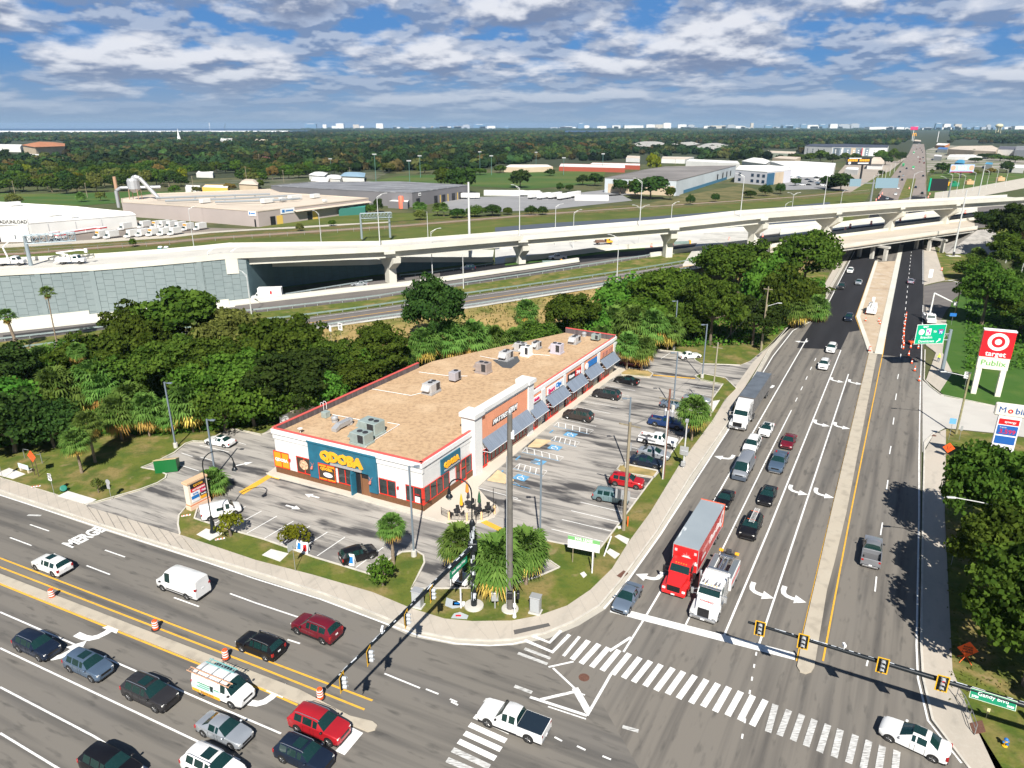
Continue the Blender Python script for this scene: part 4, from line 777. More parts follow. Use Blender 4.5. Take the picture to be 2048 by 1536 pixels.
def table_(loc,label,par=None):
    r=E('patio_table',loc,label,'table',0,'black tables on the patio'); MB().lathe([(.42,.70),(.45,.74),(.4,.75)],16).build('table_top',fb,r); MB().lathe([(.28,0),(.05,.05),(.04,.7)],10).build('pedestal',fb,r)
    return r
tpos=[(914,1030),(936,1014),(957,1027),(976,1024)]
for i,(u,v) in enumerate(tpos):
    p=G(u,v,zc); table_(p,('round black table nearest the shop corner','round black table under the tall orange closed parasol','round black table beside the closed green parasol','round black table at the right end of the patio')[i])
    for k_ in range(3):
        a_=k_*120+40*i; q=p+hd(a_)*.75; chair_(q,a_+180,('black chair at the table nearest the shop corner','black chair at the table under the orange parasol','black chair at the table by the green parasol','black chair at the rightmost patio table')[i])
for u,v,col,l,h_ in ((923,1020,yel,'closed orange yellow parasol above the patio table nearest the shop',2.3),(935,1012,M('parasol_orange',(.8,.25,.03),.7),'tall closed orange parasol at the middle of the patio',3.6),(959,1026,M('parasol_green',(.02,.09,.04),.7),'closed dark green parasol on the patio',3.1)):
    r=E('parasol',G(u,v,zc),l,'parasol'); MB().tube((0,0,0),(0,0,h_),.03).build('pole',fb,r); MB().lathe([(.08,h_-1.7),(.24,h_-1.5),(.16,h_-.6),(.03,h_+.05)],10).build('canopy',col,r)
for i,(u,v,h_) in enumerate(((987,1025,3.4),(952,1047,3.4))):
    o=MB().tube((0,0,0),(0,0,h_),.04).build('string_light_pole',fb,None,False,G(u,v,zc)); tag(o,('thin black pole at the right end of the patio','thin black pole at the front edge of the patio')[i],'pole')
def paintm(name,c,metal=0.,r=.32,coat=.5): d=max(c)<.07; return M('paint_'+name,c,r,metal,coat=.22 if d else coat,var=.05,vs=.8,spec=.25 if d else .5)
PC={k:paintm(k,*v) for k,v in dict(white=((.75,.75,.74),),black=((.008,.008,.010),.0,.3),navy=((.012,.02,.04),.2),silver=((.42,.45,.48),.5),greyblue=((.17,.22,.29),.4),bluegrey=((.10,.15,.22),.4),darkgrey=((.035,.034,.037),.3),red=((.42,.015,.022),.2),darkred=((.16,.008,.018),.2),cherry=((.45,.01,.015),.2),teal=((.17,.26,.28),.4),blue=((.012,.045,.16),.3),lilac=((.38,.34,.42),.4),yellow=((.70,.36,.02),),green=((.03,.32,.12),),brown=((.06,.05,.045),.4),pickupgrey=((.30,.31,.33),.5)).items()}
PC['whiteflat']=white; PC['truckred']=paintm('truckred',(.62,.02,.02))
chr_=chrome; trim=black
SED=[(1.,.62,.20,.40,.42,.5,''),(.965,.84,.15,.47,.49,.74,''),(.88,.95,.13,.53,.56,.84,''),(.70,.985,.13,.575,.61,.86,''),(.40,1.,.13,.62,.665,.88,'ws'),(.06,1.,.13,.645,.965,.68,'sg'),(-.02,1.,.13,.65,.99,.68,'sg'),(-.05,1.,.13,.65,.995,.68,'bp'),(-.09,1.,.13,.65,1.,.68,'sg'),(-.36,1.,.13,.66,.985,.66,'bp'),(-.42,1.,.13,.665,.955,.64,'rw'),(-.68,.99,.13,.675,.71,.76,''),(-.90,.95,.14,.66,.69,.80,''),(-.975,.88,.17,.60,.63,.76,''),(-1.,.72,.22,.46,.48,.6,'')]
SUV=[(1.,.66,.20,.42,.44,.55,''),(.965,.86,.15,.50,.52,.76,''),(.90,.96,.14,.555,.58,.85,''),(.72,.99,.14,.59,.625,.87,''),(.46,1.,.14,.62,.665,.88,'ws'),(.18,1.,.14,.635,.955,.72,'sg'),(.06,1.,.14,.64,.985,.72,'sg'),(.02,1.,.14,.64,.99,.72,'bp'),(-.03,1.,.14,.64,1.,.72,'sg'),(-.38,1.,.14,.65,1.,.71,'bp'),(-.43,1.,.14,.65,.995,.71,'sg'),(-.72,1.,.14,.66,.975,.69,'bp'),(-.80,.99,.14,.66,.955,.68,'rw'),(-.95,.97,.15,.655,.70,.72,''),(-.99,.93,.18,.60,.62,.72,''),(-1.,.84,.24,.42,.44,.7,'')]
VAN=[(1.,.70,.14,.34,.36,.6,''),(.975,.88,.12,.40,.42,.76,''),(.90,.96,.12,.44,.47,.82,''),(.74,.985,.12,.47,.53,.84,'ws'),(.50,1.,.12,.50,.93,.80,'sg'),(.42,1.,.12,.50,.97,.80,'sg'),(.24,1.,.12,.50,.99,.80,''),(-.2,1.,.12,.50,1.,.80,''),(-.6,1.,.12,.50,1.,.80,''),(-.95,1.,.12,.50,.99,.80,''),(-.99,.98,.13,.50,.965,.79,''),(-1.,.96,.15,.48,.94,.78,'')]
WVN=[(1.,.74,.18,.38,.40,.62,''),(.97,.88,.15,.45,.47,.78,''),(.84,.97,.14,.51,.54,.84,''),(.66,1.,.14,.55,.60,.86,'ws'),(.42,1.,.14,.57,.95,.78,'sg'),(.22,1.,.14,.57,.99,.78,'bp'),(.14,1.,.14,.57,1.,.78,''),(-.4,1.,.14,.57,1.,.78,''),(-.94,1.,.14,.57,.985,.77,''),(-.99,.98,.15,.56,.95,.76,''),(-1.,.95,.18,.5,.9,.74,'')]
PIK=[(1.,.72,.24,.44,.46,.6,''),(.975,.90,.20,.52,.54,.80,''),(.90,.97,.18,.56,.58,.88,''),(.60,.99,.18,.60,.63,.88,''),(.42,1.,.18,.615,.655,.88,'ws'),(.22,1.,.18,.63,.96,.72,'sg'),(.10,1.,.18,.635,.995,.72,'sg'),(.06,1.,.18,.635,1.,.72,'bp'),(.01,1.,.18,.64,1.,.72,'sg'),(-.17,1.,.18,.645,.98,.71,'bp'),(-.21,1.,.18,.645,.965,.71,'rw'),(-.245,1.,.18,.645,.67,.88,'')]
def half(st,L,W,H):
    x,w,lo,b,t,r,_=st; x*=L/2;w*=W/2;r*=W/2;lo*=H;b*=H;t*=H; up=max(.01,t-b)
    big=up>.18*H
    e=.055*H if big else up*.3
    mid=lo+(b-lo)*.55
    h=[(w*.90,lo),(w*.985,lo+.05*H),(w,mid),(w*.965,b-.02*H),(w*.93,b),(r+ (0 if big else (w*.93-r)*.4),t-e),(r*.82,t-e*.2),(0,t+(.012*H if big else 0.01))]
    return [(x,y,z) for y,z in h]
_pm={}
def body_parts(key,sts,L,W,H):
    if key in _pm: return _pm[key]
    rings=[half(s,L,W,H) for s in sts]; n=8
    V=[]; 
    for r in rings: V+= r+[(x,-y,z) for x,y,z in r[-2::-1]]
    k=15
    body=[];glassF=dict(windshield=[],rear_window=[],side_window=[],side_window_=[])
    for i in range(len(sts)-1):
        tg=sts[i][6]
        for j in range(k-1):
            f=(i*k+j,i*k+j+1,(i+1)*k+j+1,(i+1)*k+j); seg=j if j<7 else 13-j
            dst=body
            if tg=='ws' and seg in (5,6): dst=glassF['windshield']
            elif tg=='rw' and seg in (5,6): dst=glassF['rear_window']
            elif tg in('sg',) and seg==4: dst=glassF["side_window" if j<7 else "side_window_"]
            dst.append(f)
        body.append((i*k,(i+1)*k,(i+1)*k+k-1,i*k+k-1))
    body.append(tuple(range(k))); body.append(tuple((len(sts)-1)*k+q for q in range(k-1,-1,-1)))
    def mk(nm,F_,mat,sm=35):
        used=sorted({a for f in F_ for a in f}); mp={a:i for i,a in enumerate(used)}
        m=MB(); m.add([V[a] for a in used],[tuple(mp[a] for a in f)[::-1] for f in F_]); o=m.build(nm,mat,None,sm); me=o.data; bpy.data.objects.remove(o); return nm,me
    out=[mk("body",body,PC["white"])]+[mk(a.strip("_"),f,glass,30) for a,f in glassF.items() if f]
    _pm[key]=out; return out
def meshof(nm,m,mats,sm=False):
    o=m.build(nm,mats,None,sm); me=o.data; bpy.data.objects.remove(o); return me
_wm={}
def wheelset(r,w,x0,x1,W,root,rimc=None,xs=None,dual=False):
    key=(r,w)
    if key not in _wm:
        m=MB(); m.lathe([(r*.62,-w/2),(r*.93,-w/2),(r,-w*.36),(r,w*.36),(r*.93,w/2),(r*.62,w/2)],18); T=meshof('tyre',m,rubber,50)
        m=MB(); m.lathe([(r*.62,w*.30),(r*.60,w*.47),(r*.5,w*.38),(r*.18,w*.42),(r*.12,w*.5)],12); 
        for i in range(5): a=2*PI*i/5; m.tube((r*.12*math.cos(a),r*.12*math.sin(a),w*.45),(r*.58*math.cos(a),r*.58*math.sin(a),w*.45),r*.07,r*.09,4)
        Rm=meshof('rim',m,M('wheel_rim',(.5,.5,.5),.35,.7)); _wm[key]=(T,Rm)
    T,Rm=_wm[key]
    for x in (xs or (x0,x1)):
        for sd in (1,-1):
            t=bpy.data.objects.new('wheel',T); COL.objects.link(t); t.parent=root; t.location=(x,sd*(W/2-w/2-.005),r); t.rotation_euler=(R(-90)*sd,0,0)
            q=bpy.data.objects.new('rim',Rm); COL.objects.link(q); q.parent=t
_dm={}
def part(key,nm,root,build,mat,sm=False,mats=None):
    if key not in _dm:
        m=MB(); build(m); _dm[key]=meshof(nm,m,mats or mat,sm)
    o=bpy.data.objects.new(nm,_dm[key]); COL.objects.link(o); o.parent=root
    return o
def setmat(o,m):
    if o.material_slots: o.material_slots[0].link='OBJECT'; o.material_slots[0].material=m
KN=dict(saloon=(SED,4.75,1.84,1.45,.33),hatch=(SED,4.2,1.76,1.5,.31),crossover=(SUV,4.65,1.88,1.68,.36),suv=(SUV,5.05,1.98,1.82,.39),boxy=(SUV,4.1,1.8,1.62,.33),cargo_van=(VAN,5.9,2.05,2.55,.36),small_van=(WVN,4.75,1.75,1.85,.31),work_van=(WVN,5.5,2.02,2.1,.37),pickup=(PIK,5.85,2.02,1.9,.41))
def vehicle(kind,u,v,az,col,label,group=None,lod=0,cat=None,z=0.,opts='',loc=None,name=None,wheelcol=None):
    sts,L,W,H,wr=KN[kind]; col=PC[col] if isinstance(col,str) else col
    nm=name or dict(saloon='car',hatch='car',crossover='sport_utility_car',suv='sport_utility_car',boxy='car',cargo_van='cargo_van',small_van='van',work_van='van',pickup='pickup_truck')[kind]
    ct=cat or dict(cargo_van='van',small_van='van',work_van='van',pickup='pickup').get(kind,'car')
    root=E(nm,loc if loc is not None else G(u,v,z),label,ct,rotaz(az),group)
    for a,me in body_parts(kind,sts,L,W,H):
        o=bpy.data.objects.new(a,me); COL.objects.link(o); o.parent=root
        if a=='body': setmat(o,col)
    xf,xr=L/2*.64,-L/2*.60
    if kind=='cargo_van': xf,xr=L/2*.66,-L/2*.52
    K=lambda s:(kind,s)
    if kind=='pickup':
        x0,x1=-L/2,-L/2*.245; w=W/2; b=.645*H; lo=.2*H
        def bed(m):
            m.box(x0,x1,-w,-w+.1,lo,b,0,.02); m.box(x0,x1,w-.1,w,lo,b,0,.02); m.box(x0,x0+.09,-w+.1,w-.1,lo+.1,b,0,.02); m.box(x1-.08,x1-.004,-w+.1,w-.1,lo,b,0,.02)
        setmat(part(K('bed'),'truck_bed',root,bed,white),col)
        part(K('liner'),'bed_liner',root,lambda m:m.box(x0+.09,x1-.08,-w+.1,w-.1,.36*H,.40*H),M('bed_grey',(.10,.10,.105),.8))
        if 'cover' in opts: part(K('cover'),'bed_cover',root,lambda m:m.box(x0+.05,x1-.02,-w+.06,w-.06,b-.03,b+.035,0,.02),M('vinyl_black',(.012,.022,.035),.45))
    def arches(m):
        for x in (xf,xr):
            for sd in (1,-1): m.tube((x,sd*(W/2-.30),wr+.02),(x,sd*(W/2+.004),wr+.02),wr*1.17,wr*1.17,18)
        m.box(-L/2*.96,L/2*.96,-W/2*.93,W/2*.93,.17,.32)
    part(K('arch'),'wheel_arches',root,lambda m:arches(m),trim)
    wheelset(wr,.23 if kind not in('suv','pickup','cargo_van') else .26,xf,xr,W+.02,root)
    if lod<2:
        zl=sts[1][3]*H; 
        for sd in (1,-1):
            part(K('hl%d'%sd),'headlight',root,lambda m:m.box(L/2*.93,L/2*.978,min(sd*W*.30,sd*W*.43),max(sd*W*.30,sd*W*.43),zl-.13,zl+.015,0,.02),lampw)
            part(K('tl%d'%sd),'tail_light',root,lambda m:m.box(-L/2*1.0-.005,-L/2*.93,min(sd*W*.36,sd*W*.485),max(sd*W*.36,sd*W*.485),(.62 if kind in('cargo_van','work_van','pickup') else .58)*H-.28,(.64 if kind!='saloon' else .60)*H-.05,0,.02),tail)
            mx=[s for s in sts if s[6]=='ws'][0][0]*L/2-.1
            mo=part(K('mi%d'%sd),'mirror',root,lambda m:m.box(mx-.12,mx+.06,min(sd*W*.49,sd*(W*.49+.22)),max(sd*W*.49,sd*(W*.49+.22)),.60*H if kind!='cargo_van' else .45*H,(.60*H if kind!='cargo_van' else .45*H)+.16,0,.04),trim); setmat(mo,col if kind in('saloon','crossover','hatch') else trim)
        part(K('gr'),'grille',root,lambda m:m.box(L/2*.95,L/2*1.003,-W*.26,W*.26,zl-.28,zl-.06,0,.02),M('grille_dark',(.02,.02,.022),.35,.3) if 'chrome' not in opts else chrome)
        part(K('bp'),'front_bumper',root,lambda m:m.box(L/2*.95,L/2*1.01,-W*.38,W*.38,.2,.36,0,.03),trim if kind!='pickup' else chrome); part(K('bq'),'rear_bumper',root,lambda m:m.box(-L/2*1.01,-L/2*.95,-W*.40,W*.40,.22,.42,0,.03),trim if kind!='pickup' else chrome)
        part(K('pl'),'number_plate',root,lambda m:m.box(-L/2-.025,-L/2+.01,-.15,.15,.5*H-.07 if kind!='pickup' else .42,.5*H+.07 if kind!='pickup' else .56),pwhite)
        if kind in ('saloon','crossover','suv','hatch','boxy','pickup'):
            def seams(m):
                for x in (.06,-.07,-.36):
                    for sd in (1,-1): m.box(x*L/2*1.0+L*.0,x*L/2+.018,min(sd*(W/2-.02),sd*(W/2+.004)),max(sd*(W/2-.02),sd*(W/2+.004)),.2*H,.55*H)
            part(K('sm'),'door_seams',root,seams,trim)
    zt=H*1.012
    if 'rails' in opts:
        for sd in (1,-1): part(K('rr%d'%sd),'roof_rail',root,lambda m:m.path([(L*.12,sd*W*.33,zt*.955),(L*.09,sd*W*.33,zt+.03),(-L*.30,sd*W*.33,zt+.01),(-L*.36,sd*W*.33,zt*.955)],.025,5),chrome)
    if 'sun' in opts: part(K('sun'),'sunroof',root,lambda m:m.box(-L*.14,L*.04,-W*.24,W*.24,zt-.012,zt+.012,0,.01),glass)
    if 'clad' in opts: part(K('clad'),'side_cladding',root,lambda m:(m.box(-L*.44,L*.44,-W/2-.012,-W/2+.02,.16*H,.27*H),m.box(-L*.44,L*.44,W/2-.02,W/2+.012,.16*H,.27*H)),trim)
    if kind in('cargo_van',): part(K('rl'),'side_rub_strip',root,lambda m:(m.box(-L*.42,L*.22,-W/2-.015,-W/2+.02,.21*H,.25*H),m.box(-L*.42,L*.22,W/2-.02,W/2+.015,.21*H,.25*H)),trim)
    return root
V=vehicle
GC='traffic waiting or moving on the near cross road'; MR='traffic queued on the divided road'; PK='cars parked at the shops'
V('crossover',106,1139,295,'white','white crossover with split roof glass driving left past the first orange drum',GC,opts='sun')
V('cargo_van',368,1181,295,'white','tall plain white cargo van in the far lanes of the cross road',GC)
V('suv',634,1267,297,'darkred','dark red sport utility car with pale lower trim and roof rails',GC,opts='rails clad')
V('crossover',522,1301,295,'black','black crossover just left of the dark red one in the far lanes',GC,opts='rails')
V('crossover',77,1301,115,'navy','very dark compact sport utility car over the white turn arrow, far left',GC,opts='rails')
V('crossover',180,1341,115,'bluegrey','blue grey crossover with black sunroof between two dark cars',GC,opts='sun')
V('suv',303,1397,115,'darkgrey','dark plum sport utility car with chrome roof rails, behind the ladder van',GC,opts='rails sun')
V('saloon',451,1470,115,'silver','silver saloon alongside the white work van',GC)
V('suv',641,1461,115,'red','faded red family wagon at the tip of the concrete median',GC,opts='rails')
V('crossover',610,1521,115,'navy','dark blue crossover with long black sunroof at the bottom edge',GC,opts='rails sun')
V('suv',430,1546,115,'white','white sport utility car with chrome rails at the bottom edge',GC,opts='rails sun')
V('suv',226,1545,115,'black','boxy black sport utility car at the bottom left edge',GC)
wv=V('work_van',450,1388,115,'white','white work van with yellow sill, lettering and ladders on its roof',GC)
L_,W_,H_=5.5,2.02,2.1
part('wv1','lower_stripe',wv,lambda m:m.box(-L_*.48,L_*.1,-W_/2-.012,-W_/2+.02,.32,.62),yel)
def wl(m):
    T=lambda x,z:frame((x,-W_/2-.014,z),(1,0,0),(0,0,1)); put_text(m,'813-770-2676',.26,T(-.9,.47),depth=.006,bold=.008)
part('wv2','phone_lettering',wv,wl,blk)
def wl(m):
    T=lambda x,z:frame((x,-W_/2-.014,z),(1,0,0),(0,0,1)); [m.box(a,b,-W_/2-.02,-W_/2-.006,z,z+.1) for a,b,z in ((-1.9,-.55,1.38),(-1.7,-.5,1.16),(-2.0,-.6,.94),(0.,.55,1.25))]
part('wv3','side_lettering',wv,wl,M('lettering_green',(.10,.35,.20),.5))
part('wv4','side_tint',wv,lambda m:m.box(-L_*.47,L_*.12,-W_/2-.006,-W_/2+.02,.64,1.28),M('pale_cyan_film',(.55,.70,.74),.5))
part('wv5','side_window',wv,lambda m:m.box(-.45,-.12,-W_/2-.012,-W_/2+.03,.95,1.5),glass)
def ladder(name,parent,x0,x1,y0,y1,z,m_,label=None,rung=.3,r=.03,loc=None,rot=0.):
    m=MB()
    for y in (y0,y1): m.box(x0,x1,y-r*.6,y+r*.6,z-r*1.4,z+r*1.4)
    n=int((x1-x0)/rung)
    for i in range(n+1): x=x0+.1+(x1-x0-.2)*i/n; m.tube((x,y0,z),(x,y1,z),r*.6,n=5)
    o=m.build(name,m_); o.location=loc if loc is not None else (0,0,0); o.rotation_euler=(0,0,rot); return o
wl_=wv.location
for y,c_,l,x0,x1 in ((-.82,M('fibreglass_orange',(.62,.36,.22),.6),'long pale orange ladder on the kerb-far edge of the white work van roof',-2.9,1.9),(.62,M('fibreglass_teal',(.16,.42,.42),.6),'short teal ladder rack load on the other side of the white work van roof',-2.2,1.0)):
    o=ladder('ladder',None,x0,x1,y-.22,y+.22,2.32,c_,loc=wl_,rot=rotaz(115)); tag(o,l,'ladder')
def rack(m):
    for x in (-2.,-.7,.6): m.box(x-.03,x+.03,-1.05,1.05,2.2,2.26); m.tube((x,-1.0,2.2),(x,-.85,2.0),.025,n=4); m.tube((x,1.,2.2),(x,.85,2.),.025,n=4)
part('wvr','roof_rack',wv,rack,alum)
V('pickup',1027,1453,296,'white','white pickup with black bed cover crossing the junction',GC,opts='cover')
wag=V('hatch',1826,1489,309,'white','white wagon with black sunroof leaving at the bottom right corner',GC,opts='sun'); wag.scale=(1.17,1.1,1.06)
V('saloon',1254,1204,209.5,'greyblue','grey blue saloon in the right turn lane at the stop line',MR)
V('hatch',1449,1006,209.5,'black','black car hidden partly behind the red trailer',MR)
nv=V('suv',1501,1062,209.5,'black','black sport utility car carrying a silver ladder on its roof',MR)
o=ladder('ladder',None,-2.3,1.3,-.12,.42,1.98,pwhite,loc=nv.location,rot=rotaz(209.5)); tag(o,'silver ladder strapped to the roof of the black sport utility car','ladder')
for x in (-1.5,.6):
    o=MB().box(x-.03,x+.03,-.45,.5,1.93,1.955).build('strap',orange); o.parent=nv
V('saloon',1534,998,209.5,'black','black saloon in the second lane behind the car with the ladder',MR,opts='sun')
sv=V('cargo_van',1486,946,209.5,M('paint_van_grey',(.36,.38,.41),.35,.5,coat=.5),'silver cargo van with dark bumper queued in the first lane',MR)
o=part('svb','front_bumper',sv,lambda m:m.box(2.75,2.99,-.96,.96,.2,.82,0,.06),M('bumper_slate',(.07,.09,.12),.6))
o=MB().box(1.62,1.66,.12,.5,1.55,1.7).build('window_notice',yel); o.parent=sv
V('suv',1503,898,209.5,'white','white sport utility car with roof rails tucked behind the silver cargo van',MR,opts='rails')
V('pickup',1556,932,209.5,'bluegrey','blue grey pickup in the second lane behind the black saloon',MR,opts='chrome')
V('saloon',1576,889,209.5,'darkred','maroon saloon behind the blue grey pickup',MR)
V('saloon',1532,865,209.5,'white','white saloon with black sunroof between the grey lorry and the maroon car',MR,opts='sun')
V('crossover',1647,735,209.5,'white','white crossover with dark roof rack rolling toward the queue, nearest of a pair',MR,opts='rails')
V('crossover',1662,702,209.5,'white','white crossover following the one with the dark rack',MR)
V('crossover',1697,640,209.5,'navy','dark crossover beside the bend of the sandy median',MR)
V('saloon',1717,568,209.5,'silver','small silver car on the black asphalt short of the bridge',MR)
V('crossover',1682,577,209.5,'darkgrey','dark grey crossover next to the sidewalk short of the bridge',MR,opts='rails')
V('crossover',1700,545,209.5,'white','white crossover coming out of the bridge shadow',MR)
V('pickup',1742,1112,28.5,'pickupgrey','silver grey pickup with open bed driving away from the junction',MR,opts='chrome')
V('saloon',1821,566,29.5,'lilac','lilac silver saloon driving away toward the bridge',MR)
V('saloon',441,889,290,'white','white saloon parked alone by the lawn left of the shops',PK,opts='sun')
s_=V('small_van',443,1030,60,'white','small white van parked beside the tenants sign',PK)
part('smw','side_window',s_,lambda m:m.box(-.55,.25,-.885,-.86,1.1,1.5),glass); part('smr','rear_window',s_,lambda m:m.box(-2.385,-2.3,-.65,.65,1.15,1.55),glass)
V('boxy',717,1117,60,'black','boxy black hatchback parked nose in near the short palm',PK)
V('saloon',938,1150,205,'white','white car under the clump of palms with only its front showing',PK)
V('suv',1156,838,298,'brown','brown grey sport utility car nearest the wheelchair bays',PK)
V('suv',1213,795,298,'darkgrey','dark plum sport utility car, second from the wheelchair bays',PK,opts='rails')
V('saloon',1253,766,298,'black','black saloon with gold wheels by the planted island',PK)
V('saloon',1262,732,298,'darkred','dark red saloon in the shade of the two palms',PK)
V('saloon',1379,716,75,'white','white saloon at the far corner by the lawn',PK)
V('saloon',1393,804,118,'silver','silver saloon behind the bushy palm by the road',PK)
V('hatch',1345,815,118,'greyblue','grey car mostly hidden by the wired pole',PK)
V('pickup',1334,853,118,'blue','dark blue pickup parked by the bushy palm',PK)
V('pickup',1316,888,116,'white','white pickup parked nose to the road verge',PK)
V('saloon',1308,913,116,'silver','silver saloon squeezed between the white pickup and the navy saloon',PK)
V('saloon',1292,930,116,'navy','navy saloon beside the dry island',PK)
V('crossover',1253,970,112,'cherry','bright red crossover parked below the dry island',PK)
V('crossover',1222,1001,110,'teal','pale teal crossover with roof rails nearest the wooden pole',PK,opts='rails')
V('saloon',720,572,262,'silver','silver saloon under the viaduct in front of the teal wall','traffic under the viaduct',z=ze(720))
V('crossover',936,540,262,'navy','dark crossover by the guard rail under the viaduct','traffic under the viaduct',z=ze(936))
V('pickup',1115,519,258,'white','white pickup on the fresh black lane of the expressway','traffic under the viaduct',z=ze(1115))
def bigwheels(root,xs,W=2.45,r=.5,w=.34): wheelset(r,w,0,0,W,root,xs=xs)
def conv_truck(u,v,az,cabm,label,kind,cat='lorry'):
    """conventional tractor, origin at the front bumper on the ground; x forward"""
    root=E('tractor_unit' if kind!='tow' else 'tow_truck',G(u,v,0),label,cat,rotaz(az))
    def hood(m):
        m.add([(0,-.75,.55),(0,.75,.55),(0,.70,1.55),(0,-.70,1.55),(-1.75,-1.0,.55),(-1.75,1.0,.55),(-1.75,.95,1.95),(-1.75,-.95,1.95)],[(3,2,1,0),(0,4,7,3),(1,2,6,5),(3,7,6,2),(4,5,6,7)])
        for sd in (1,-1):
            m.add([(-.1,sd*.7,.55),(-.1,sd*1.2,.55),(-.1,sd*1.18,1.05),(-.1,sd*.7,1.3),(-1.6,sd*.8,.6),(-1.6,sd*1.22,.6),(-1.6,sd*1.2,1.25),(-1.6,sd*.85,1.5)],[(0,1,2,3) if sd<0 else (3,2,1,0),(3,2,6,7) if sd<0 else (7,6,2,3),(1,5,6,2) if sd<0 else (2,6,5,1),(4,7,6,5) if sd<0 else (5,6,7,4)])
    setmat(part((kind,'hood'),'hood',root,hood,white,40),cabm)
    def cab(m):
        x0,x1=-1.75,-3.5
        m.add([(x0,-1.05,.7),(x0,1.05,.7),(x0,1.05,1.95),(x0,-1.05,1.95),(-2.15,.98,2.75),(-2.15,-.98,2.75),(x1,-1.05,.7),(x1,1.05,.7),(x1,1.02,2.85),(x1,-1.02,2.85)],[(0,3,2,1),(3,5,4,2),(0,6,9,5,3),(1,2,4,8,7),(5,9,8,4),(6,7,8,9)])
        if kind=='sleeper':
            m.add([(-2.3,-.95,2.78),(-2.3,.95,2.78),(-3.0,.95,3.7),(-3.0,-.95,3.7),(-4.9,-1.1,3.75),(-4.9,1.1,3.75),(-4.9,1.1,.8),(-4.9,-1.1,.8),(-3.5,-1.1,.8),(-3.5,1.1,.8),(-3.5,1.1,2.8),(-3.5,-1.1,2.8)],[(0,1,2,3),(3,2,5,4),(4,5,6,7),(7,8,11,0,3,4)[::1],(9,6,5,2,1,10)])
        if kind=='tow': m.box(-5.0,-3.45,-1.12,1.12,.7,2.9,0,.08)
    setmat(part((kind,'cab'),'cab',root,cab,white,30),cabm)
    part((kind,'ws'),'windshield',root,lambda m:m.add([(-1.745,-.95,2.0),(-1.745,.95,2.0),(-2.10,.9,2.69),(-2.10,-.9,2.69)],[(0,1,2,3)]),glass)
    for sd in (1,-1):
        part((kind,'sw%d'%sd),'side_window',root,lambda m:m.box(-2.95,-2.2,min(sd*1.02,sd*1.065),max(sd*1.02,sd*1.065),1.95,2.55),glass)
        part((kind,'hl%d'%sd),'headlight',root,lambda m:m.box(-.2,.0,min(sd*.8,sd*1.12),max(sd*.8,sd*1.12),.78,1.02,0,.03),lampw)
        def mir(m): m.box(-1.75,-1.6,min(sd*1.35,sd*1.6),max(sd*1.35,sd*1.6),1.75,2.45,0,.03); m.tube((-1.8,sd*1.0,1.8),(-1.65,sd*1.45,1.9),.03); m.tube((-1.8,sd*1.0,2.4),(-1.65,sd*1.45,2.3),.03)
        part((kind,'mi%d'%sd),'mirror',root,mir,chrome if kind!='day' else trim)
        part((kind,'tank%d'%sd),'fuel_tank',root,lambda m:m.tube((-3.9,sd*.85,.75),(-2.4,sd*.85,.75),.33,n=14),chrome)
        if kind!='day': part((kind,'ex%d'%sd),'exhaust_stack',root,lambda m:m.tube((-3.55 if kind=='sleeper' else -3.3,sd*1.22,.9),(-3.55 if kind=='sleeper' else -3.3,sd*1.22,3.5),.09,n=10),chrome)
    gw=.62 if kind!='tow' else .5
    part((kind,'gr'),'grille',root,lambda m:(m.box(-.05,.03,-gw,gw,.75 if kind!='tow' else .7,1.4 if kind!='tow' else 1.6),[m.box(.03,.05,-gw+i*gw/4.2,-gw+i*gw/4.2+.04,.78,1.38) for i in range(9)]),M('grille_dark',(.02,.02,.022),.35,.3))
    part((kind,'bp'),'bumper',root,lambda m:m.box(-.25,.12,-1.15,1.15,.35,.72,0,.06),chrome if kind!='day' else None) if kind!='day' else setmat(part((kind,'bp'),'bumper',root,lambda m:m.box(-.25,.12,-1.15,1.15,.35,.75,0,.08),white),cabm)
    part((kind,'np'),'number_plate',root,lambda m:m.box(.121,.135,-.18,.18,.42,.58),pwhite)
    part((kind,'fr'),'chassis',root,lambda m:m.box(-(8.2 if kind=='tow' else 6.6),-.3,-.42,.42,.6,.95),darkm)
    def lights(m):
        for y in (-.5,-.25,0,.25,.5): m.box(-2.35,-2.25,y-.04,y+.04,2.76,2.84)
    part((kind,'cl'),'cab_lights',root,lights,M('amber_lens',(.8,.35,.03),.3)); root.scale=(1.04,1.12,1.04) if kind!='day' else (1,1.08,1)
    return root
t=conv_truck(1345,1195,209.5,PC['truckred'],'red day cab tractor pulling the red drinks trailer','day')
bigwheels(t,(-.95,-5.2),2.4)
tp=t.location; ax=hd(209.5)
tr=E('trailer',tp-ax*3.75,'red trailer with grey roof, white script lettering and snowflake burst','trailer',rotaz(209.5)); TL=10.9; tr.scale=(1,1.07,1.07)
MB().box(-TL,0,-1.28,1.28,1.05,3.75).build('box',PC['truckred'],tr)
m=MB(); m.box(-TL-.02,.02,-1.30,1.30,3.751,3.80); m.build('roof',layered('trailer_roof',(.27,.31,.34),[((.62,.65,.66),(.5,1.6,1),.9,.66,.69,.9,6),((.22,.26,.29),(1,1,1),.3,.4,.7,.5,4)],rotz=RM) ,tr)
m=MB(); m.box(-TL-.03,-TL+.1,-1.34,1.34,1.0,3.86); m.build('rear_frame',M('orange_red_frame',(.7,.13,.06),.5),tr)
m=MB(); 
for y in (-1.305,1.255): m.box(-.02,.025,y,y+.05,1.05,3.8); m.box(-TL,0,y,y+.05,1.02,1.09)
m.box(-TL,.03,-1.31,-1.27,3.70,3.77); m.box(0,.03,-1.3,1.3,3.68,3.77); m.build('edge_trim',alum,tr)
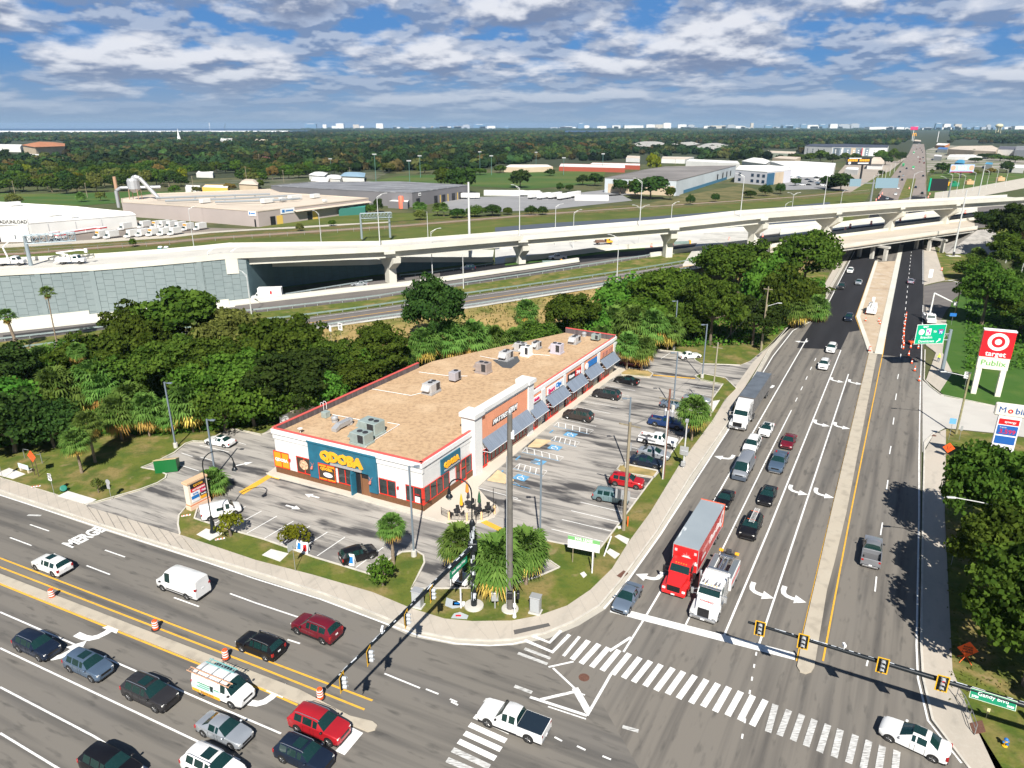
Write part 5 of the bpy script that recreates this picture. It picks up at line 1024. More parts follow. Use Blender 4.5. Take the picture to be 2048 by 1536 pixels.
TF=lambda y,z: frame((.012,y,z),(0,1,0),(0,0,1)); TS=lambda x,z: frame((x,1.29,z),(-1,0,0),(0,0,1)); 
m=MB(); put_text(m,'Coca-Cola',.52,TF(.12,2.05),depth=.01,bold=.035,shear=.3); put_text(m,'Coca-Cola',1.15,TS(-7.0,2.35),depth=.01,bold=.05,shear=.3); m.build('script_lettering',pwhite,tr)
def burst(m,T,r):
    n=9; old=m.T; m.T=T
    for i in range(n):
        a=R(8+164*i/(n-1)); l=r*(1. if i%2==0 else .7)
        m.add([(math.cos(a-.1)*r*.2,math.sin(a-.1)*r*.2,0),(math.cos(a)*l,math.sin(a)*l,0),(math.cos(a+.1)*r*.2,math.sin(a+.1)*r*.2,0)],[(0,1,2)])
    m.add([(-r*.75,-.04,0),(r*.75,-.04,0),(r*.45,r*.25,0),(-r*.45,r*.25,0)],[(0,1,2,3)]); m.T=old
m=MB(); burst(m,TF(.1,2.55),.62); burst(m,TS(-2.4,1.7),1.35); m.build('burst_emblem',pwhite,tr)
m=MB(); 
for a_,T,s_ in ((0,TF(-1.05,3.2),.2),): m.T=Matrix.Identity(4)
for y in (-1.1,.85): m.box(.014,.02,y,y+.25,3.0,3.3)
m.build('corner_notices',M('pale_pink',(.75,.5,.5),.6),tr)
m=MB(); old=m.T; m.T=TS(-10.1,2.45); m.add([(.95*math.cos(2*PI*i/24),1.0*math.sin(2*PI*i/24),.0) for i in range(24)]+[(.42*math.cos(2*PI*i/24),.55*math.sin(2*PI*i/24)-.05,0) for i in range(24)],[(i,(i+1)%24,24+(i+1)%24,24+i) for i in range(24)]); m.build('ring_emblem',pwhite,tr)
m=MB(); m.box(-2.4,-1.9,-.9,.9,.2,1.05); m.box(-TL+.2,-TL+4,-.5,.5,.8,1.05); m.build('underframe',darkm,tr)
bigwheels(tr,(-TL+1.2,-TL+2.5),2.5)
t=conv_truck(1404,1246,209.5,PC['white'],'white and chrome tow truck standing at the stop line beside the red lorry','tow','tow truck'); bigwheels(t,(-.95,-7.0,-8.3),2.45)
part('tw1','body_box',t,lambda m:(m.box(-9.0,-5.1,-1.25,-.65,.75,2.15,0,.05),m.box(-9.0,-5.1,.65,1.25,.75,2.15,0,.05)),PC['white'])
part('tw1b','deck_top',t,lambda m:(m.box(-8.9,-5.2,-1.2,-.7,2.151,2.17),m.box(-8.9,-5.2,.7,1.2,2.151,2.17)),M('tread_grey',(.22,.25,.27),.5,.4))
def boom(m):
    m.box(-8.6,-5.6,-.28,-.12,1.9,2.35,0,.03); m.box(-8.6,-5.6,.12,.28,1.9,2.35,0,.03); m.tube((-8.3,0,2.0),(-5.7,0,2.1),.10,n=10); m.box(-6.2,-5.5,-.45,.45,1.2,1.95,0,.04); m.box(-9.3,-8.5,-.4,.4,1.7,2.3,0,.04); m.box(-8.7,-8.3,-.62,.62,2.2,2.5,0,.03)
part('tw2','boom',t,boom,chrome); part('tw3','winch_head',t,lambda m:(m.box(-9.5,-9.25,-.25,.25,2.2,2.8,0,.05),m.box(-9.6,-9.1,-.75,.75,2.15,2.3,0,.04)),darkm)
part('tw4','hook_block',t,lambda m:(m.box(-9.7,-9.4,-.95,-.55,2.25,2.5,0,.04),m.box(-9.7,-9.4,.55,.95,2.25,2.5,0,.04)),yel)
part('tw5','light_bar',t,lambda m:m.box(-4.9,-4.6,-.95,.95,2.95,3.15,0,.04),chrome)
part('tw6','horns',t,lambda m:[m.tube((-2.9,y,2.95),(-2.3,y,3.0),.03,.09,8) for y in (-.7,-.4,.4,.7)],chrome)
part('tw7','visor',t,lambda m:m.box(-2.25,-1.8,-.98,.98,2.70,2.75),chrome)
def tl(m): put_text(m,'TOWING',.30,Matrix.Translation((-.95,0,1.80))@frame((0,0,0),(0,1,0),(-1,0,.22)),depth=.01,bold=.01); put_text(m,'TOWING & RECOVERY',.34,frame((-7,1.262,1.5),(-1,0,0),(0,0,1)),depth=.01,bold=.015)
part('tw8','lettering',t,tl,red)
t=conv_truck(1473,862,209.5,PC['white'],'white sleeper cab tractor pulling the long grey trailer','sleeper'); bigwheels(t,(-.95,-5.0,-6.2),2.45)
tp=t.location; tr=E('trailer',tp-ax*5.6,'long dark grey trailer with ribbed sides behind the white tractor','trailer',rotaz(209.5)); TL=14.2; gm=M('trailer_grey',(.16,.155,.155),.45,.3,var=.2,vs=1.2)
MB().box(-TL,0,-1.28,1.28,1.15,3.95).build('box',gm,tr)
MB().box(-TL,0,-1.27,1.27,3.951,3.97).build('roof',M('trailer_roof_slate',(.13,.15,.175),.55,.2,var=.15,vs=.7),tr)
m=MB(); [m.box(-TL+i*.6,-TL+i*.6+.05,y,y+.02,1.2,3.9) for i in range(24) for y in (-1.3,1.28)]; m.box(-.02,.04,-1.1,1.1,2.6,3.6); m.build('side_ribs',M('rib_grey',(.26,.26,.26),.5,.4),tr)
m=MB(); m.box(-1.9,-1.7,-.9,.9,.2,1.15); m.build('landing_gear',darkm,tr); bigwheels(tr,(-TL+1.2,-TL+2.5),2.5)
def boxtruck(loc,az,L,label,cab='white',box=white,group=None,detail=True,name='box_truck',stripe=None,grey=False):
    r=E(name,loc,label,'lorry',rotaz(az),group); k=('bt',L,detail)
    part(k+('b',),'cargo_box',r,lambda m:m.box(-L,-1.9,-1.15,1.15,.9,3.4,0,.04),box)
    setmat(part(k+('c',),'cab',r,lambda m:m.add([(0,-.85,.5),(0,.85,.5),(0,.8,1.15),(0,-.8,1.15),(-.95,-.95,.5),(-.95,.95,.5),(-.95,.95,1.35),(-.95,-.95,1.35),(-1.45,.85,2.1),(-1.45,-.85,2.1),(-1.95,.95,2.15),(-1.95,-.95,2.15),(-1.95,.95,.5),(-1.95,-.95,.5)],[(3,2,1,0),(0,4,7,3),(1,2,6,5),(3,7,6,2),(4,13,11,9,7),(5,6,8,10,12),(9,11,10,8),(12,10,11,13)]),white,30),PC[cab])
    part(k+('w',),'windshield',r,lambda m:m.add([(-.92,-.9,1.37),(-.92,.9,1.37),(-1.41,.82,2.09),(-1.41,-.82,2.09)],[(0,1,2,3)]),glass)
    if detail:
        part(k+('s',),'side_windows',r,lambda m:(m.box(-1.85,-1.35,-.96,-.93,1.45,1.95),m.box(-1.85,-1.35,.93,.96,1.45,1.95)),glass)
        part(k+('f',),'chassis',r,lambda m:m.box(-L+.1,-.2,-.8,.8,.45,.88),darkm)
        wheelset(.4,.28,0,0,2.1,r,xs=(-.75,-L+1.6))
    if stripe: part(k+('st',),'orange_band',r,lambda m:m.box(-1.91,-1.88,-1.0,1.0,2.3,3.2),stripe)
    return r
r=boxtruck(G(504,601,ze(504)),262,8.,'white box lorry with a small red emblem coming from under the viaduct')
m=MB(); m.add([( -5.3+.28*math.cos(a),1.16,2.2+.55*math.sin(a)) for a in [2*PI*i/12 for i in range(12)]],[tuple(range(11,-1,-1))]); m.build('red_emblem',red,r)
r=E('flatbed_truck',G(1225,488,ze(1225)),'yellow flatbed truck loaded with timber on the pale apron','truck',rotaz(80)); 
setmat(part('yf','cab',r,lambda m:(m.box(-2.6,-.2,-1.,1.,.6,1.35,0,.1),m.box(-2.6,-1.2,-.95,.95,1.35,2.1,0,.1)),white,30),PC['yellow'])
part('yfb','flatbed',r,lambda m:(m.box(-7,-2.7,-1.1,1.1,.8,1.0),m.box(-6.5,-3.4,-.8,.8,1.0,1.6,0,.05),m.box(-2.8,-2.65,-1.1,1.1,1.,2.2)),M('load_brown',(.16,.09,.06),.8)); wheelset(.42,.28,0,0,2.1,r,xs=(-1.,-5.6))
part('yfg','cab_glass',r,lambda m:m.box(-1.9,-1.3,-.97,.97,1.5,1.95),glass)
def bucket_truck(loc,az,label,pts,compact=False,bk=None):
    r=E('bucket_truck',loc,label,'bucket truck',rotaz(az)); L=6.8
    setmat(part('bk1','cab',r,lambda m:(m.box(-1.3,0,-1.,1.,.55,1.45,0,.12),m.box(-2.9,-1.15,-1.05,1.05,.6,1.5,0,.08),m.add([(-1.15,-1.0,1.45),(-1.15,1.0,1.45),(-1.55,.95,2.3),(-1.55,-.95,2.3),(-2.85,-1.,2.35),(-2.85,1.,2.35),(-2.9,1.05,1.45),(-2.9,-1.05,1.45)],[(0,1,2,3),(3,2,5,4),(4,5,6,7),(0,3,4,7),(1,6,5,2)])),white,30),PC['white'])
    part('bk2','cab_glass',r,lambda m:(m.add([(-1.14,-.9,1.55),(-1.14,.9,1.55),(-1.5,.85,2.2),(-1.5,-.85,2.2)],[(0,1,2,3)]),m.box(-2.5,-1.6,-1.04,-.98,1.55,2.1),m.box(-2.5,-1.6,.98,1.04,1.55,2.1)),glass)
    part('bk3','utility_body',r,lambda m:(m.box(-L,-3.1,-1.15,-.55,.7,1.65,0,.04),m.box(-L,-3.1,.55,1.15,.7,1.65,0,.04),m.box(-L,-3.1,-.55,.55,.7,1.1),m.box(-L-.4,-L,-1.1,1.1,.55,.75)),white)
    part('bk4','turret',r,lambda m:m.tube((-3.9,0,1.1),(-3.9,0,2.2),.35,.3,12),white)
    wheelset(.45,.3,0,0,2.2,r,xs=(-1.1,-5.3))
    m=MB(); m.path(pts,[.2]+[.17]*(len(pts)-2)+[.12],8); m.build('boom',white,r)
    p=Vector(pts[-1]); m=MB(); m.box(p.x-.35,p.x+.35,p.y-.35,p.y+.35,p.z-.6,p.z+.45,0,.06); m.build('bucket',bk or white,r); return r
zd=lambda u: topw[min(len(topw)-1,0)].z
def onDeck(u,v): 
    z_=lerpl([(-250,topw[0].z),(0,topw[2].z),(200,topw[4].z),(400,topw[6].z),(470,topw[7].z)],u)+.36; return G(u,v,z_)
bucket_truck(onDeck(172,527),82,'white bucket truck with its boom folded flat on the raised road',[(-3.9,0,2.3),(-6.6,0,2.9),(-1.,0.,3.5),(.6,0,3.4)])
bucket_truck(onDeck(52,530),82,'white bucket truck working by the sign gantry at the left edge',[(-3.9,0,2.3),(-4.5,0,4.6),(-1.3,0,7.2)])
bucket_truck(G(1745,619,.07),29,'small bucket truck parked on the sandy median among cones',[(-3.9,0,2.3),(-1.5,0,3.1),(-5.5,0,4.0)])
b=bucket_truck(G(1862,651,.02),200,'white bucket truck behind the green overhead sign with boom raised to a worker',[(-3.9,0,2.2),(-3.6,0,7.3),(-5.6,5.4,4.7)])
wp=b.matrix_basis@Vector((-5.6,5.4,4.7)); BUCKET=Vector(wp)
def npmesh(name,co,quads,tone,mats,mi=None,tris=None,col=None):
    me=bpy.data.meshes.new(name); nv=len(co); q=np.asarray(quads,dtype=np.int32).reshape(-1,4); t=np.asarray(tris if tris is not None else np.zeros((0,3)),dtype=np.int32).reshape(-1,3)
    me.vertices.add(nv); me.vertices.foreach_set('co',np.asarray(co,dtype=np.float32).ravel())
    nl=q.size+t.size; me.loops.add(nl); me.loops.foreach_set('vertex_index',np.concatenate([q.ravel(),t.ravel()]))
    me.polygons.add(len(q)+len(t)); st=np.concatenate([np.arange(len(q))*4,q.size+np.arange(len(t))*3]).astype(np.int32); me.polygons.foreach_set('loop_start',st)
    me.update(calc_edges=True)
    if tone is not None: a=me.attributes.new('tone','FLOAT','POINT'); a.data.foreach_set('value',np.asarray(tone,dtype=np.float32))
    if col is not None: a=me.color_attributes.new('Col','FLOAT_COLOR','POINT'); c=np.ones((nv,4),dtype=np.float32); c[:,:3]=col; a.data.foreach_set('color',c.ravel())
    for m in (mats if isinstance(mats,(list,tuple)) else [mats]): me.materials.append(m)
    if mi is not None: me.polygons.foreach_set('material_index',np.asarray(mi,dtype=np.int32))
    return me
def unit(v): return v/np.maximum(1e-6,np.linalg.norm(v,axis=-1,keepdims=True))
def leafquads(P,Nn,sz,g):
    n=len(P); r=unit(np.cross(Nn,g.normal(size=(n,3)))); u=unit(np.cross(Nn,r)); s=(sz*g.uniform(.6,1.3,(n,1)))
    a=P-r*s*.5-u*s*.35; b=P+r*s*.5-u*s*.35; c=P+r*s*.35+u*s*.45; d=P-r*s*.35+u*s*.45
    return np.stack([a,b,c,d],1).reshape(-1,3)
def crown(seed,rx,rz,zc,K,per,leaf,cr=.26,fl=.6,lop=.0):
    g=np.random.default_rng(seed); d=unit(g.normal(size=(K,3))); d[:,2]=np.where(d[:,2]<-.35,-d[:,2],d[:,2])
    rad=(g.uniform(.42,1.,(K,1))**.6+.16*(g.uniform(0,1,(K,1))>.8))*(1+lop*np.sin(np.arctan2(d[:,1:2],d[:,:1])*2+seed)); C=d*rad*np.array([rx,rx,rz])*(1-cr*.8); C[:,2]+=zc
    cs=cr*rx*g.uniform(.5,1.5,(K,1)); ct=g.uniform(0,1,K)
    idx=np.repeat(np.arange(K),per); dd=unit(g.normal(size=(K*per,3))+d[idx]*.5+np.array([0,0,.25]))
    P=C[idx]+dd*cs[idx]*g.uniform(.55,1.08,(K*per,1))*np.array([1,1,fl]); Nn=unit(dd+g.normal(size=dd.shape)*.55)
    co=leafquads(P,Nn,leaf,g); tone=np.clip(np.repeat(ct[idx]*.55+g.uniform(0,.5,K*per),4),0,1)
    return co,tone,C
FM=dict(oak=foliage('leaf_oak',(.026,.054,.008),(.105,.150,.022)),bright=foliage('leaf_bright',(.038,.095,.012),(.13,.22,.03)),dark=foliage('leaf_dark',(.017,.038,.010),(.06,.095,.02)),olive=foliage('leaf_olive',(.07,.085,.018),(.17,.175,.045)),rust=foliage('leaf_rust',(.11,.07,.022),(.22,.14,.045)),yellow=foliage('leaf_yellow',(.10,.12,.01),(.22,.22,.02)),pink=foliage('leaf_pink',(.3,.12,.12),(.45,.2,.2)))
bark=M('bark',(.16,.125,.09),.95,var=.3,vs=3,sc=(1,1,.3)); barkp=M('palm_bark',(.22,.17,.12),.95,var=.3,vs=6,sc=(.4,.4,2))
def trunk_mesh(h,r,C,seed,nb=7):
    g=random.Random(seed); m=MB(); m.path([(0,0,-.3),(.1,.05,h*.5),(0,.1,h)],[r,r*.75,r*.6],8)
    cs=sorted(C.tolist(),key=lambda c:g.random())[:nb]
    for c in cs:
        k=(c[0]*.5,c[1]*.5,h+(c[2]-h)*.45); m.tube((0,.1,h*.9),k,r*.45,r*.28,6); m.tube(k,tuple(c),r*.28,r*.08,5)
    return meshof('trunk',m,bark,60)
TV={}
def treevar(key,seed,rx,rz,zc,K,per,leaf,mat,**kw):
    co,tone,C=crown(seed,rx,rz,zc,K,per,leaf,**kw); n=len(co)//4
    TV[key]=(npmesh('crown',co,np.arange(n*4).reshape(-1,4),tone,FM[mat]),trunk_mesh(zc-rz*.4,max(.18,rx*.06),C,seed),zc+rz,rx)
for i in range(4): treevar('oak%d'%i,11+i,5.6+.5*(i%2),3.9,6.0,150,88,.36,'oak',cr=.2,lop=.22)
for i in range(3): treevar('bush%d'%i,31+i,3.6,2.5,2.6,85,80,.30,('bright','oak','bright')[i],cr=.3,lop=.12)
treevar('cone0',41,3.6,5.2,6.6,90,110,.38,'oak',cr=.28)
for i in range(3): treevar('shrub%d'%i,51+i,1.6,1.0,1.3,26,26,.22,('bright','olive','yellow')[i],cr=.34)
for i in range(3): treevar('mid%d'%i,61+i,5.5,4.2,4.6,50,34,.9,'oak',cr=.3,lop=.15)
def gz(u,v):
    t=lerpl(T_,u); a=lerpl(A_,u)
    if v>=t or u>1665: return .08
    return max(.08,min(1.,(t-v)/max(1,t-a))*ze(u))
def tree(var,u,vb,vt,w,label,group,mat=None,z=None,cat='tree',name=None):
    z=gz(u,vb) if z is None else z; p=G(u,vb,z); h=max(.6,HT(u,vb,z,vt)); me,tm,H0,R0=TV[var]
    ppm=F/math.sqrt(p.x**2+p.y**2+(CH-z)**2) if 0 else F/(cP*p.y-sP*(z-CH)); wr=w/ppm/2
    bu=var[:4]=='bush'; r=E(name or ('bush' if bu or cat=='bush' else 'tree'),p,label,'bush' if bu else cat,random.uniform(0,6.28),group)
    c=bpy.data.objects.new('crown',me); COL.objects.link(c); c.parent=r; 
    t=bpy.data.objects.new('trunk',tm); COL.objects.link(t); t.parent=r
    r.scale=(wr/R0,wr/R0,h/H0)
    if mat: setmat(c,FM[mat])
    return r
palmg=foliage('palm_green',(.055,.11,.018),(.17,.25,.055),.25); palmd=foliage('palm_dead',(.36,.20,.05),(.58,.40,.12),.2)
def frondset(seed,n,e0,e1,pet,fan,droop,mat,nb=13,sag=.4):
    g=np.random.default_rng(seed); V=[];Fq=[];T=[]
    for i in range(n):
        az=i*2.399+g.uniform(-.3,.3); el=R(e0+(e1-e0)*(i+.5)/n+g.uniform(-8,8)); dr=np.array([math.cos(az)*math.cos(el),math.sin(az)*math.cos(el),math.sin(el)])
        up=np.array([0,0,1.]); sd=unit(np.cross(dr,up)); nn=np.cross(sd,dr)
        L=pet*g.uniform(.75,1.1); base=dr*L+np.array([0,0,-sag*L*L*.25]); tn=g.uniform(0,1)
        o=len(V); V+=[-sd*.03,sd*.03,base+sd*.02,base-sd*.02]; Fq.append((o,o+1,o+2,o+3)); T+=[tn]*4
        for b in range(nb):
            a=R(-100+200*b/(nb-1)); d1=dr*math.cos(a)+sd*math.sin(a); l=fan*(1-.25*abs(a)/1.75)*g.uniform(.85,1.1)
            mid=base+d1*l*.55+nn*(.05 if b%2 else -.03); tip=base+d1*l+np.array([0,0,-droop*l*g.uniform(.6,1.3)]); w=np.cross(nn,d1)*.085*fan
            o=len(V); V+=[base,mid-w,tip,mid+w]; Fq.append((o,o+1,o+2,o+3)); T+=[min(1,tn*.6+g.uniform(0,.4))]*4
    return npmesh('fronds',np.array(V),np.array(Fq),np.array(T),mat)
PV=[]
for i in range(3):
    PV.append((frondset(71+i,66,-28,80,1.15,1.05,.45,palmg),frondset(81+i,30,-62,-28,.95,.95,.55,palmd)))
WV=(frondset(91,26,-15,75,.9,.9,.35,palmg),frondset(92,10,-80,-55,.5,.7,.3,palmd))
def palm(u,vb,vt,w,label,group='cabbage palms around the shops',lean=None,z=None,skirt=True,tall=False,tr=.17):
    z=gz(u,vb) if z is None else z; p=G(u,vb,z); h=max(1.2,HT(u,vb,z,vt)); ppm=F/(cP*p.y-sP*(z-CH)); rad=w/ppm/2; s=rad/1.95
    hc=max(.5,h-1.55*s); q=Vector((0,0,hc))
    if lean: tp=G(lean[0],lean[1],z+hc); 
    r=E('palm_tree',p,label,'palm tree',0,group); g1,g2=WV if tall else random.choice(PV)
    if lean:
        k=(p.y)/(cP*F-sP*(lean[1]-CY)); q=Vector(((lean[0]-CX)*k-p.x,0,hc))
    m=MB(); m.path([(0,0,-.2),tuple(q*.5+Vector((0,0,0))),tuple(q)],[tr*1.25,tr,tr*.9],9); m.build('trunk',barkp,r,60)
    for nm,me in (('fronds',g1),)+((('dead_fronds',g2),) if skirt else ()):
        o=bpy.data.objects.new(nm,me); COL.objects.link(o); o.parent=r; o.location=q; o.scale=(s,s,s); o.rotation_euler=(0,0,random.uniform(0,6))
    return r
GL='leafy trees massed behind the left lawn'; GB='trees and palms behind the shops'; GR='oaks along the east sidewalk'
lt='bushy tree in the green thicket behind the left lawn'
for i,(k,u,b,t,w,m) in enumerate([('cone0',385,765,566,150,'oak'),('oak0',300,770,618,170,'oak'),('oak1',480,775,624,180,'olive'),('oak2',575,785,632,170,'oak'),('oak3',640,790,682,130,'oak'),('oak0',225,800,668,170,'oak'),
  ('oak2',255,800,690,180,'oak'),('oak1',370,812,680,180,'oak'),('oak3',480,840,712,190,'bright'),('oak0',590,835,706,190,'dark'),('oak2',690,800,722,140,'oak'),
  ('bush0',30,905,790,170,'dark'),('bush1',110,895,812,130,'dark'),('bush2',20,865,760,170,'bright'),('bush0',70,870,795,140,'oak'),('bush1',150,775,690,130,'oak'),('oak3',-30,830,700,190,'dark'),
  ('bush0',450,862,775,130,'oak'),('bush2',510,852,745,150,'bright'),('bush1',580,842,750,130,'oak'),('bush0',560,800,700,140,'bright'),('bush2',640,826,735,120,'bright'),('oak1',430,810,680,170,'oak'),('bush1',-60,890,760,180,'oak'),('bush0',340,800,700,130,'bright')]):
    tree(k,u,b,t,w,{0:'tall pointed tree standing above the left thicket',2:'brownish green tree at the top of the left thicket'}.get(i,lt),None if i in(0,2) else GL,m)
tree('oak1',762,765,655,135,'dark round tree behind the rear parapet of the shops',None,'oak')
tree('oak3',872,705,560,140,'big dark oak standing alone between the slip road and the shops',None,'dark')
lb='leafy tree on the bank between shops and slip road'
for k,u,b,t,w,m in [('bush0',650,760,690,110,'oak'),('bush1',720,775,700,110,'bright'),('oak0',1145,690,590,120,'oak'),('bush2',1190,690,615,100,'bright'),('bush0',1250,650,556,130,'bright'),('oak2',1320,655,538,150,'bright'),('bush1',1385,670,560,120,'oak'),('bush2',1290,670,590,130,'bright'),('oak1',1420,690,560,120,'oak'),('oak0',1475,600,486,150,'oak'),('bush0',1530,640,520,110,'bright'),('oak3',1505,690,600,110,'dark'),('bush1',1560,650,540,110,'oak'),('oak1',1590,620,560,130,'oak'),('bush2',1360,680,610,120,'oak'),('bush1',1080,700,650,90,'oak'),('bush0',1340,600,545,110,'bright'),('oak2',1440,570,500,120,'bright')]:
    tree(k,u,b,t,w,lb,GB,m)
tree('oak2',1602,600,462,150,'big rounded oak at the left end of the lower bridge',None,'oak')
for k,u,b,t,w,m,l in [('oak0',1975,1120,905,220,'oak','large oak overhanging the east sidewalk, behind the blank sign'),('oak1',2085,1080,900,230,'oak','large oak right of the fuel price sign'),('oak2',2015,1250,1040,240,'oak','oak crown beside the leaning wooden lamp pole'),('oak3',2052,1372,1130,300,'oak','nearest oak whose trunk stands beyond the orange work sign')]: tree(k,u,b,t,w,l,None,m)
le='tree in the green belt on the right edge'
for k,u,b,t,w,m in [('oak0',1962,650,530,120,'oak'),('oak1',2030,560,480,120,'oak'),('oak2',2035,520,400,120,'dark'),('oak3',1990,480,425,90,'dark'),('oak0',2040,660,590,110,'oak'),('oak2',2085,690,600,120,'dark'),('bush0',1940,560,515,70,'oak'),('bush1',1985,600,560,90,'bright'),('oak3',2100,640,520,120,'oak'),('bush2',2020,500,460,70,'oak')]: tree(k,u,b,t,w,le,'trees of the green belt on the right edge',m)
for k,u,b,t,w,l in [('shrub0',765,1170,1120,62,'round bush at the foot of the short palm by the front verge'),('shrub2',462,1072,1028,58,'spindly yellow green bush in front of the small white van'),('shrub2',592,1095,1052,64,'spindly bush beside the leaning yard signs'),('shrub1',198,985,955,26,'small dry bush beside the round sign back')]:
    tree(k,u,b,t,w,l,None,None,.12,'bush','bush')
lp='cabbage palm in the thicket'
for a in [(125,838,735,96),(205,822,715,100),(165,830,745,90),(245,880,790,86),(300,872,786,82),(387,864,762,100),(270,850,765,80),(340,866,800,70),(60,770,700,80),(100,775,690,80),(215,830,745,80),(755,770,715,66),(805,745,690,60)]: palm(*a,lp+' behind the left lawn','cabbage palms in the left thicket')
lp2='shaggy cabbage palm behind the shops'
for a in [(850,735,655,72),(900,720,642,82),(945,712,640,84),(985,705,650,76),(1030,700,655,70),(1060,690,640,72),(1100,690,648,66),(1053,650,598,56),(1225,690,612,76),(1262,700,610,80),(1300,705,618,76),(1335,700,630,66),(1240,665,600,66),(1200,705,650,60),(1520,600,510,64),(1550,625,560,60),(1590,655,585,70),(1630,640,590,60),(1400,650,585,60),(1355,650,590,56),(1480,650,605,52)]: palm(*a,lp2,'shaggy palms behind the shops')
palm(1460,678,590,56,'lone rounded palm at the edge of the north lawn')
palm(787,1128,1028,64,'short palm on the grass peninsula by the tall lamp')
palm(429,985,938,66,'small palm behind the tenants sign',z=.12)
palm(922,1170,1050,92,'leftmost palm of the clump behind the black signal pole',z=.12); palm(992,1190,1072,132,'front palm of the clump behind the black signal pole',z=.12); palm(1052,1168,1058,104,'rightmost palm of the clump, with an orange dead side',z=.12); palm(1012,1160,1062,100,'rear palm of the clump by the thick concrete pole',z=.12)
palm(1383,880,792,74,'bushy palm on the verge by the blue pickup',z=.12)
palm(1253,740,664,62,'left one of two palms on the dry island',z=.12); palm(1283,741,672,62,'right one of two palms on the dry island',z=.12)
palm(164,946,858,62,'yellowing palm nearest the street on the left lawn'); palm(191,925,822,60,'palm behind the yellowing one on the left lawn')
palm(180,822,685,42,'slender palm leaning left above the thicket','slender palms' ,lean=(153,700),tr=.14)
palm(38,702,612,52,'thick ivy clad fan palm at the far left edge',None,lean=(14,640),tall=True,tr=.3); palm(115,694,568,42,'tall thin fan palm in front of the grey panel wall',None,lean=(97,600),tall=True,tr=.12)
le='palm among the trees on the right edge'
for a in [(2008,634,538,58),(2042,650,565,58),(1948,545,495,44),(2040,560,510,50),(1978,560,520,44)]: palm(*a,le,'palms on the right edge',z=.1,skirt=False)
def scatter_cards(name,regions,size,mat,seed,kind='stuff',h=1.2):
    g=np.random.default_rng(seed); P=[]
    for (u0,u1,v0f,v1f,n) in regions:
        for _ in range(n):
            u=g.uniform(u0,u1); v=g.uniform(v0f(u) if callable(v0f) else v0f,v1f(u) if callable(v1f) else v1f); p=G(u,v,gz(u,v)); P.append((p.x,p.y,p.z+g.uniform(0,h)))
    P=np.array(P); Nn=unit(g.normal(size=P.shape)+np.array([0,0,.6])); co=leafquads(P,Nn,size,g); n=len(P)
    o=bpy.data.objects.new(name,npmesh(name,co,np.arange(4*n).reshape(-1,4),np.repeat(g.uniform(0,1,n),4),mat)); COL.objects.link(o); return tag(o,kind=kind)
top_=lambda u:lerpl([(-80,720),(150,710),(400,700),(640,700),(800,735)],u); bot_=lambda u:lerpl([(-80,905),(140,880),(200,870),(330,872),(440,862),(560,846),(640,830),(700,780),(800,745)],u)
scatter_cards('undergrowth',[(-80,800,top_,bot_,30000),(1210,1650,lambda u:lerpl([(1210,640),(1400,570),(1650,560)],u),lambda u:lerpl([(1210,700),(1400,695),(1520,690),(1600,640),(1650,600)],u),11000),(800,1210,lambda u:lerpl([(800,700),(1210,640)],u),lambda u:lerpl([(800,745),(960,700),(1130,665),(1210,690)],u),9000),(1930,2110,540,740,4000)],.55,FM['bright'],5)
scatter_cards('bank_weeds',[(640,1640,lambda u:lerpl(A_,u)+5,lambda u:lerpl(T_,u)-6,5000)],.35,FM['olive'],6,h=.5)
o=scatter_cards('leaf_litter',[(1895,2045,880,1400,900)],.25,FM['olive'],9,h=.05)
m=MB(); g=random.Random(4); p=G(1380,660,.15)
for i in range(26): a=g.uniform(0,6.28); l=g.uniform(1.2,2.4); q=Vector((math.cos(a)*l,math.sin(a)*l,g.uniform(.1,1.3))); m.add([(0,0,.3),(q.x*.5-.08,q.y*.5,q.z*.8+.2),tuple(q),(q.x*.5+.08,q.y*.5+.05,q.z*.8+.15)],[(0,1,2,3)])
o=m.build('frond_pile',M('dead_frond',(.45,.32,.2),.9),None,False,p); tag(o,'pile of dead fronds at the edge of the north lawn','frond pile')
SKIP=[]   # pixel boxes kept clear for buildings, filled in by the next section
FL=[(-80,390),(130,388),(200,385),(350,377),(480,371),(600,361),(700,353),(780,348),(900,346),(990,336),(1100,324),(1180,326),(1330,319),(1500,324),(1590,319),(1620,303),(1700,296),(1790,292),(1830,276),(1900,286),(2130,293)]
SKIP+= [(1820,1900,262,300),(20,130,283,322),(-40,25,288,312),(640,700,352,366),(690,760,345,370),(370,480,352,385),(1256,1334,287,297),(1342,1402,287,293),(1392,1458,289,300),(1060,1170,322,350),(1250,1310,312,332),(1320,1400,312,332),(1520,1600,298,318),(1606,1780,291,310),(1885,2060,288,312),(1905,1960,280,290),(1130,1270,262,266)]
g=np.random.default_rng(21)
pal=[(.024,.044,.012),(.018,.034,.010),(.036,.055,.014),(.05,.062,.016),(.03,.062,.016),(.022,.05,.018),(.05,.056,.018),(.062,.05,.018),(.012,.026,.010),(.02,.042,.013),(.03,.05,.013),(.017,.036,.014)]
ico=bmesh.new(); bmesh.ops.create_icosphere(ico,subdivisions=2,radius=1); iv=np.array([v.co[:] for v in ico.verts]); it=np.array([[v.index for v in f.verts] for f in ico.faces]); ico.free()
near=[];far=[]
v=262.5
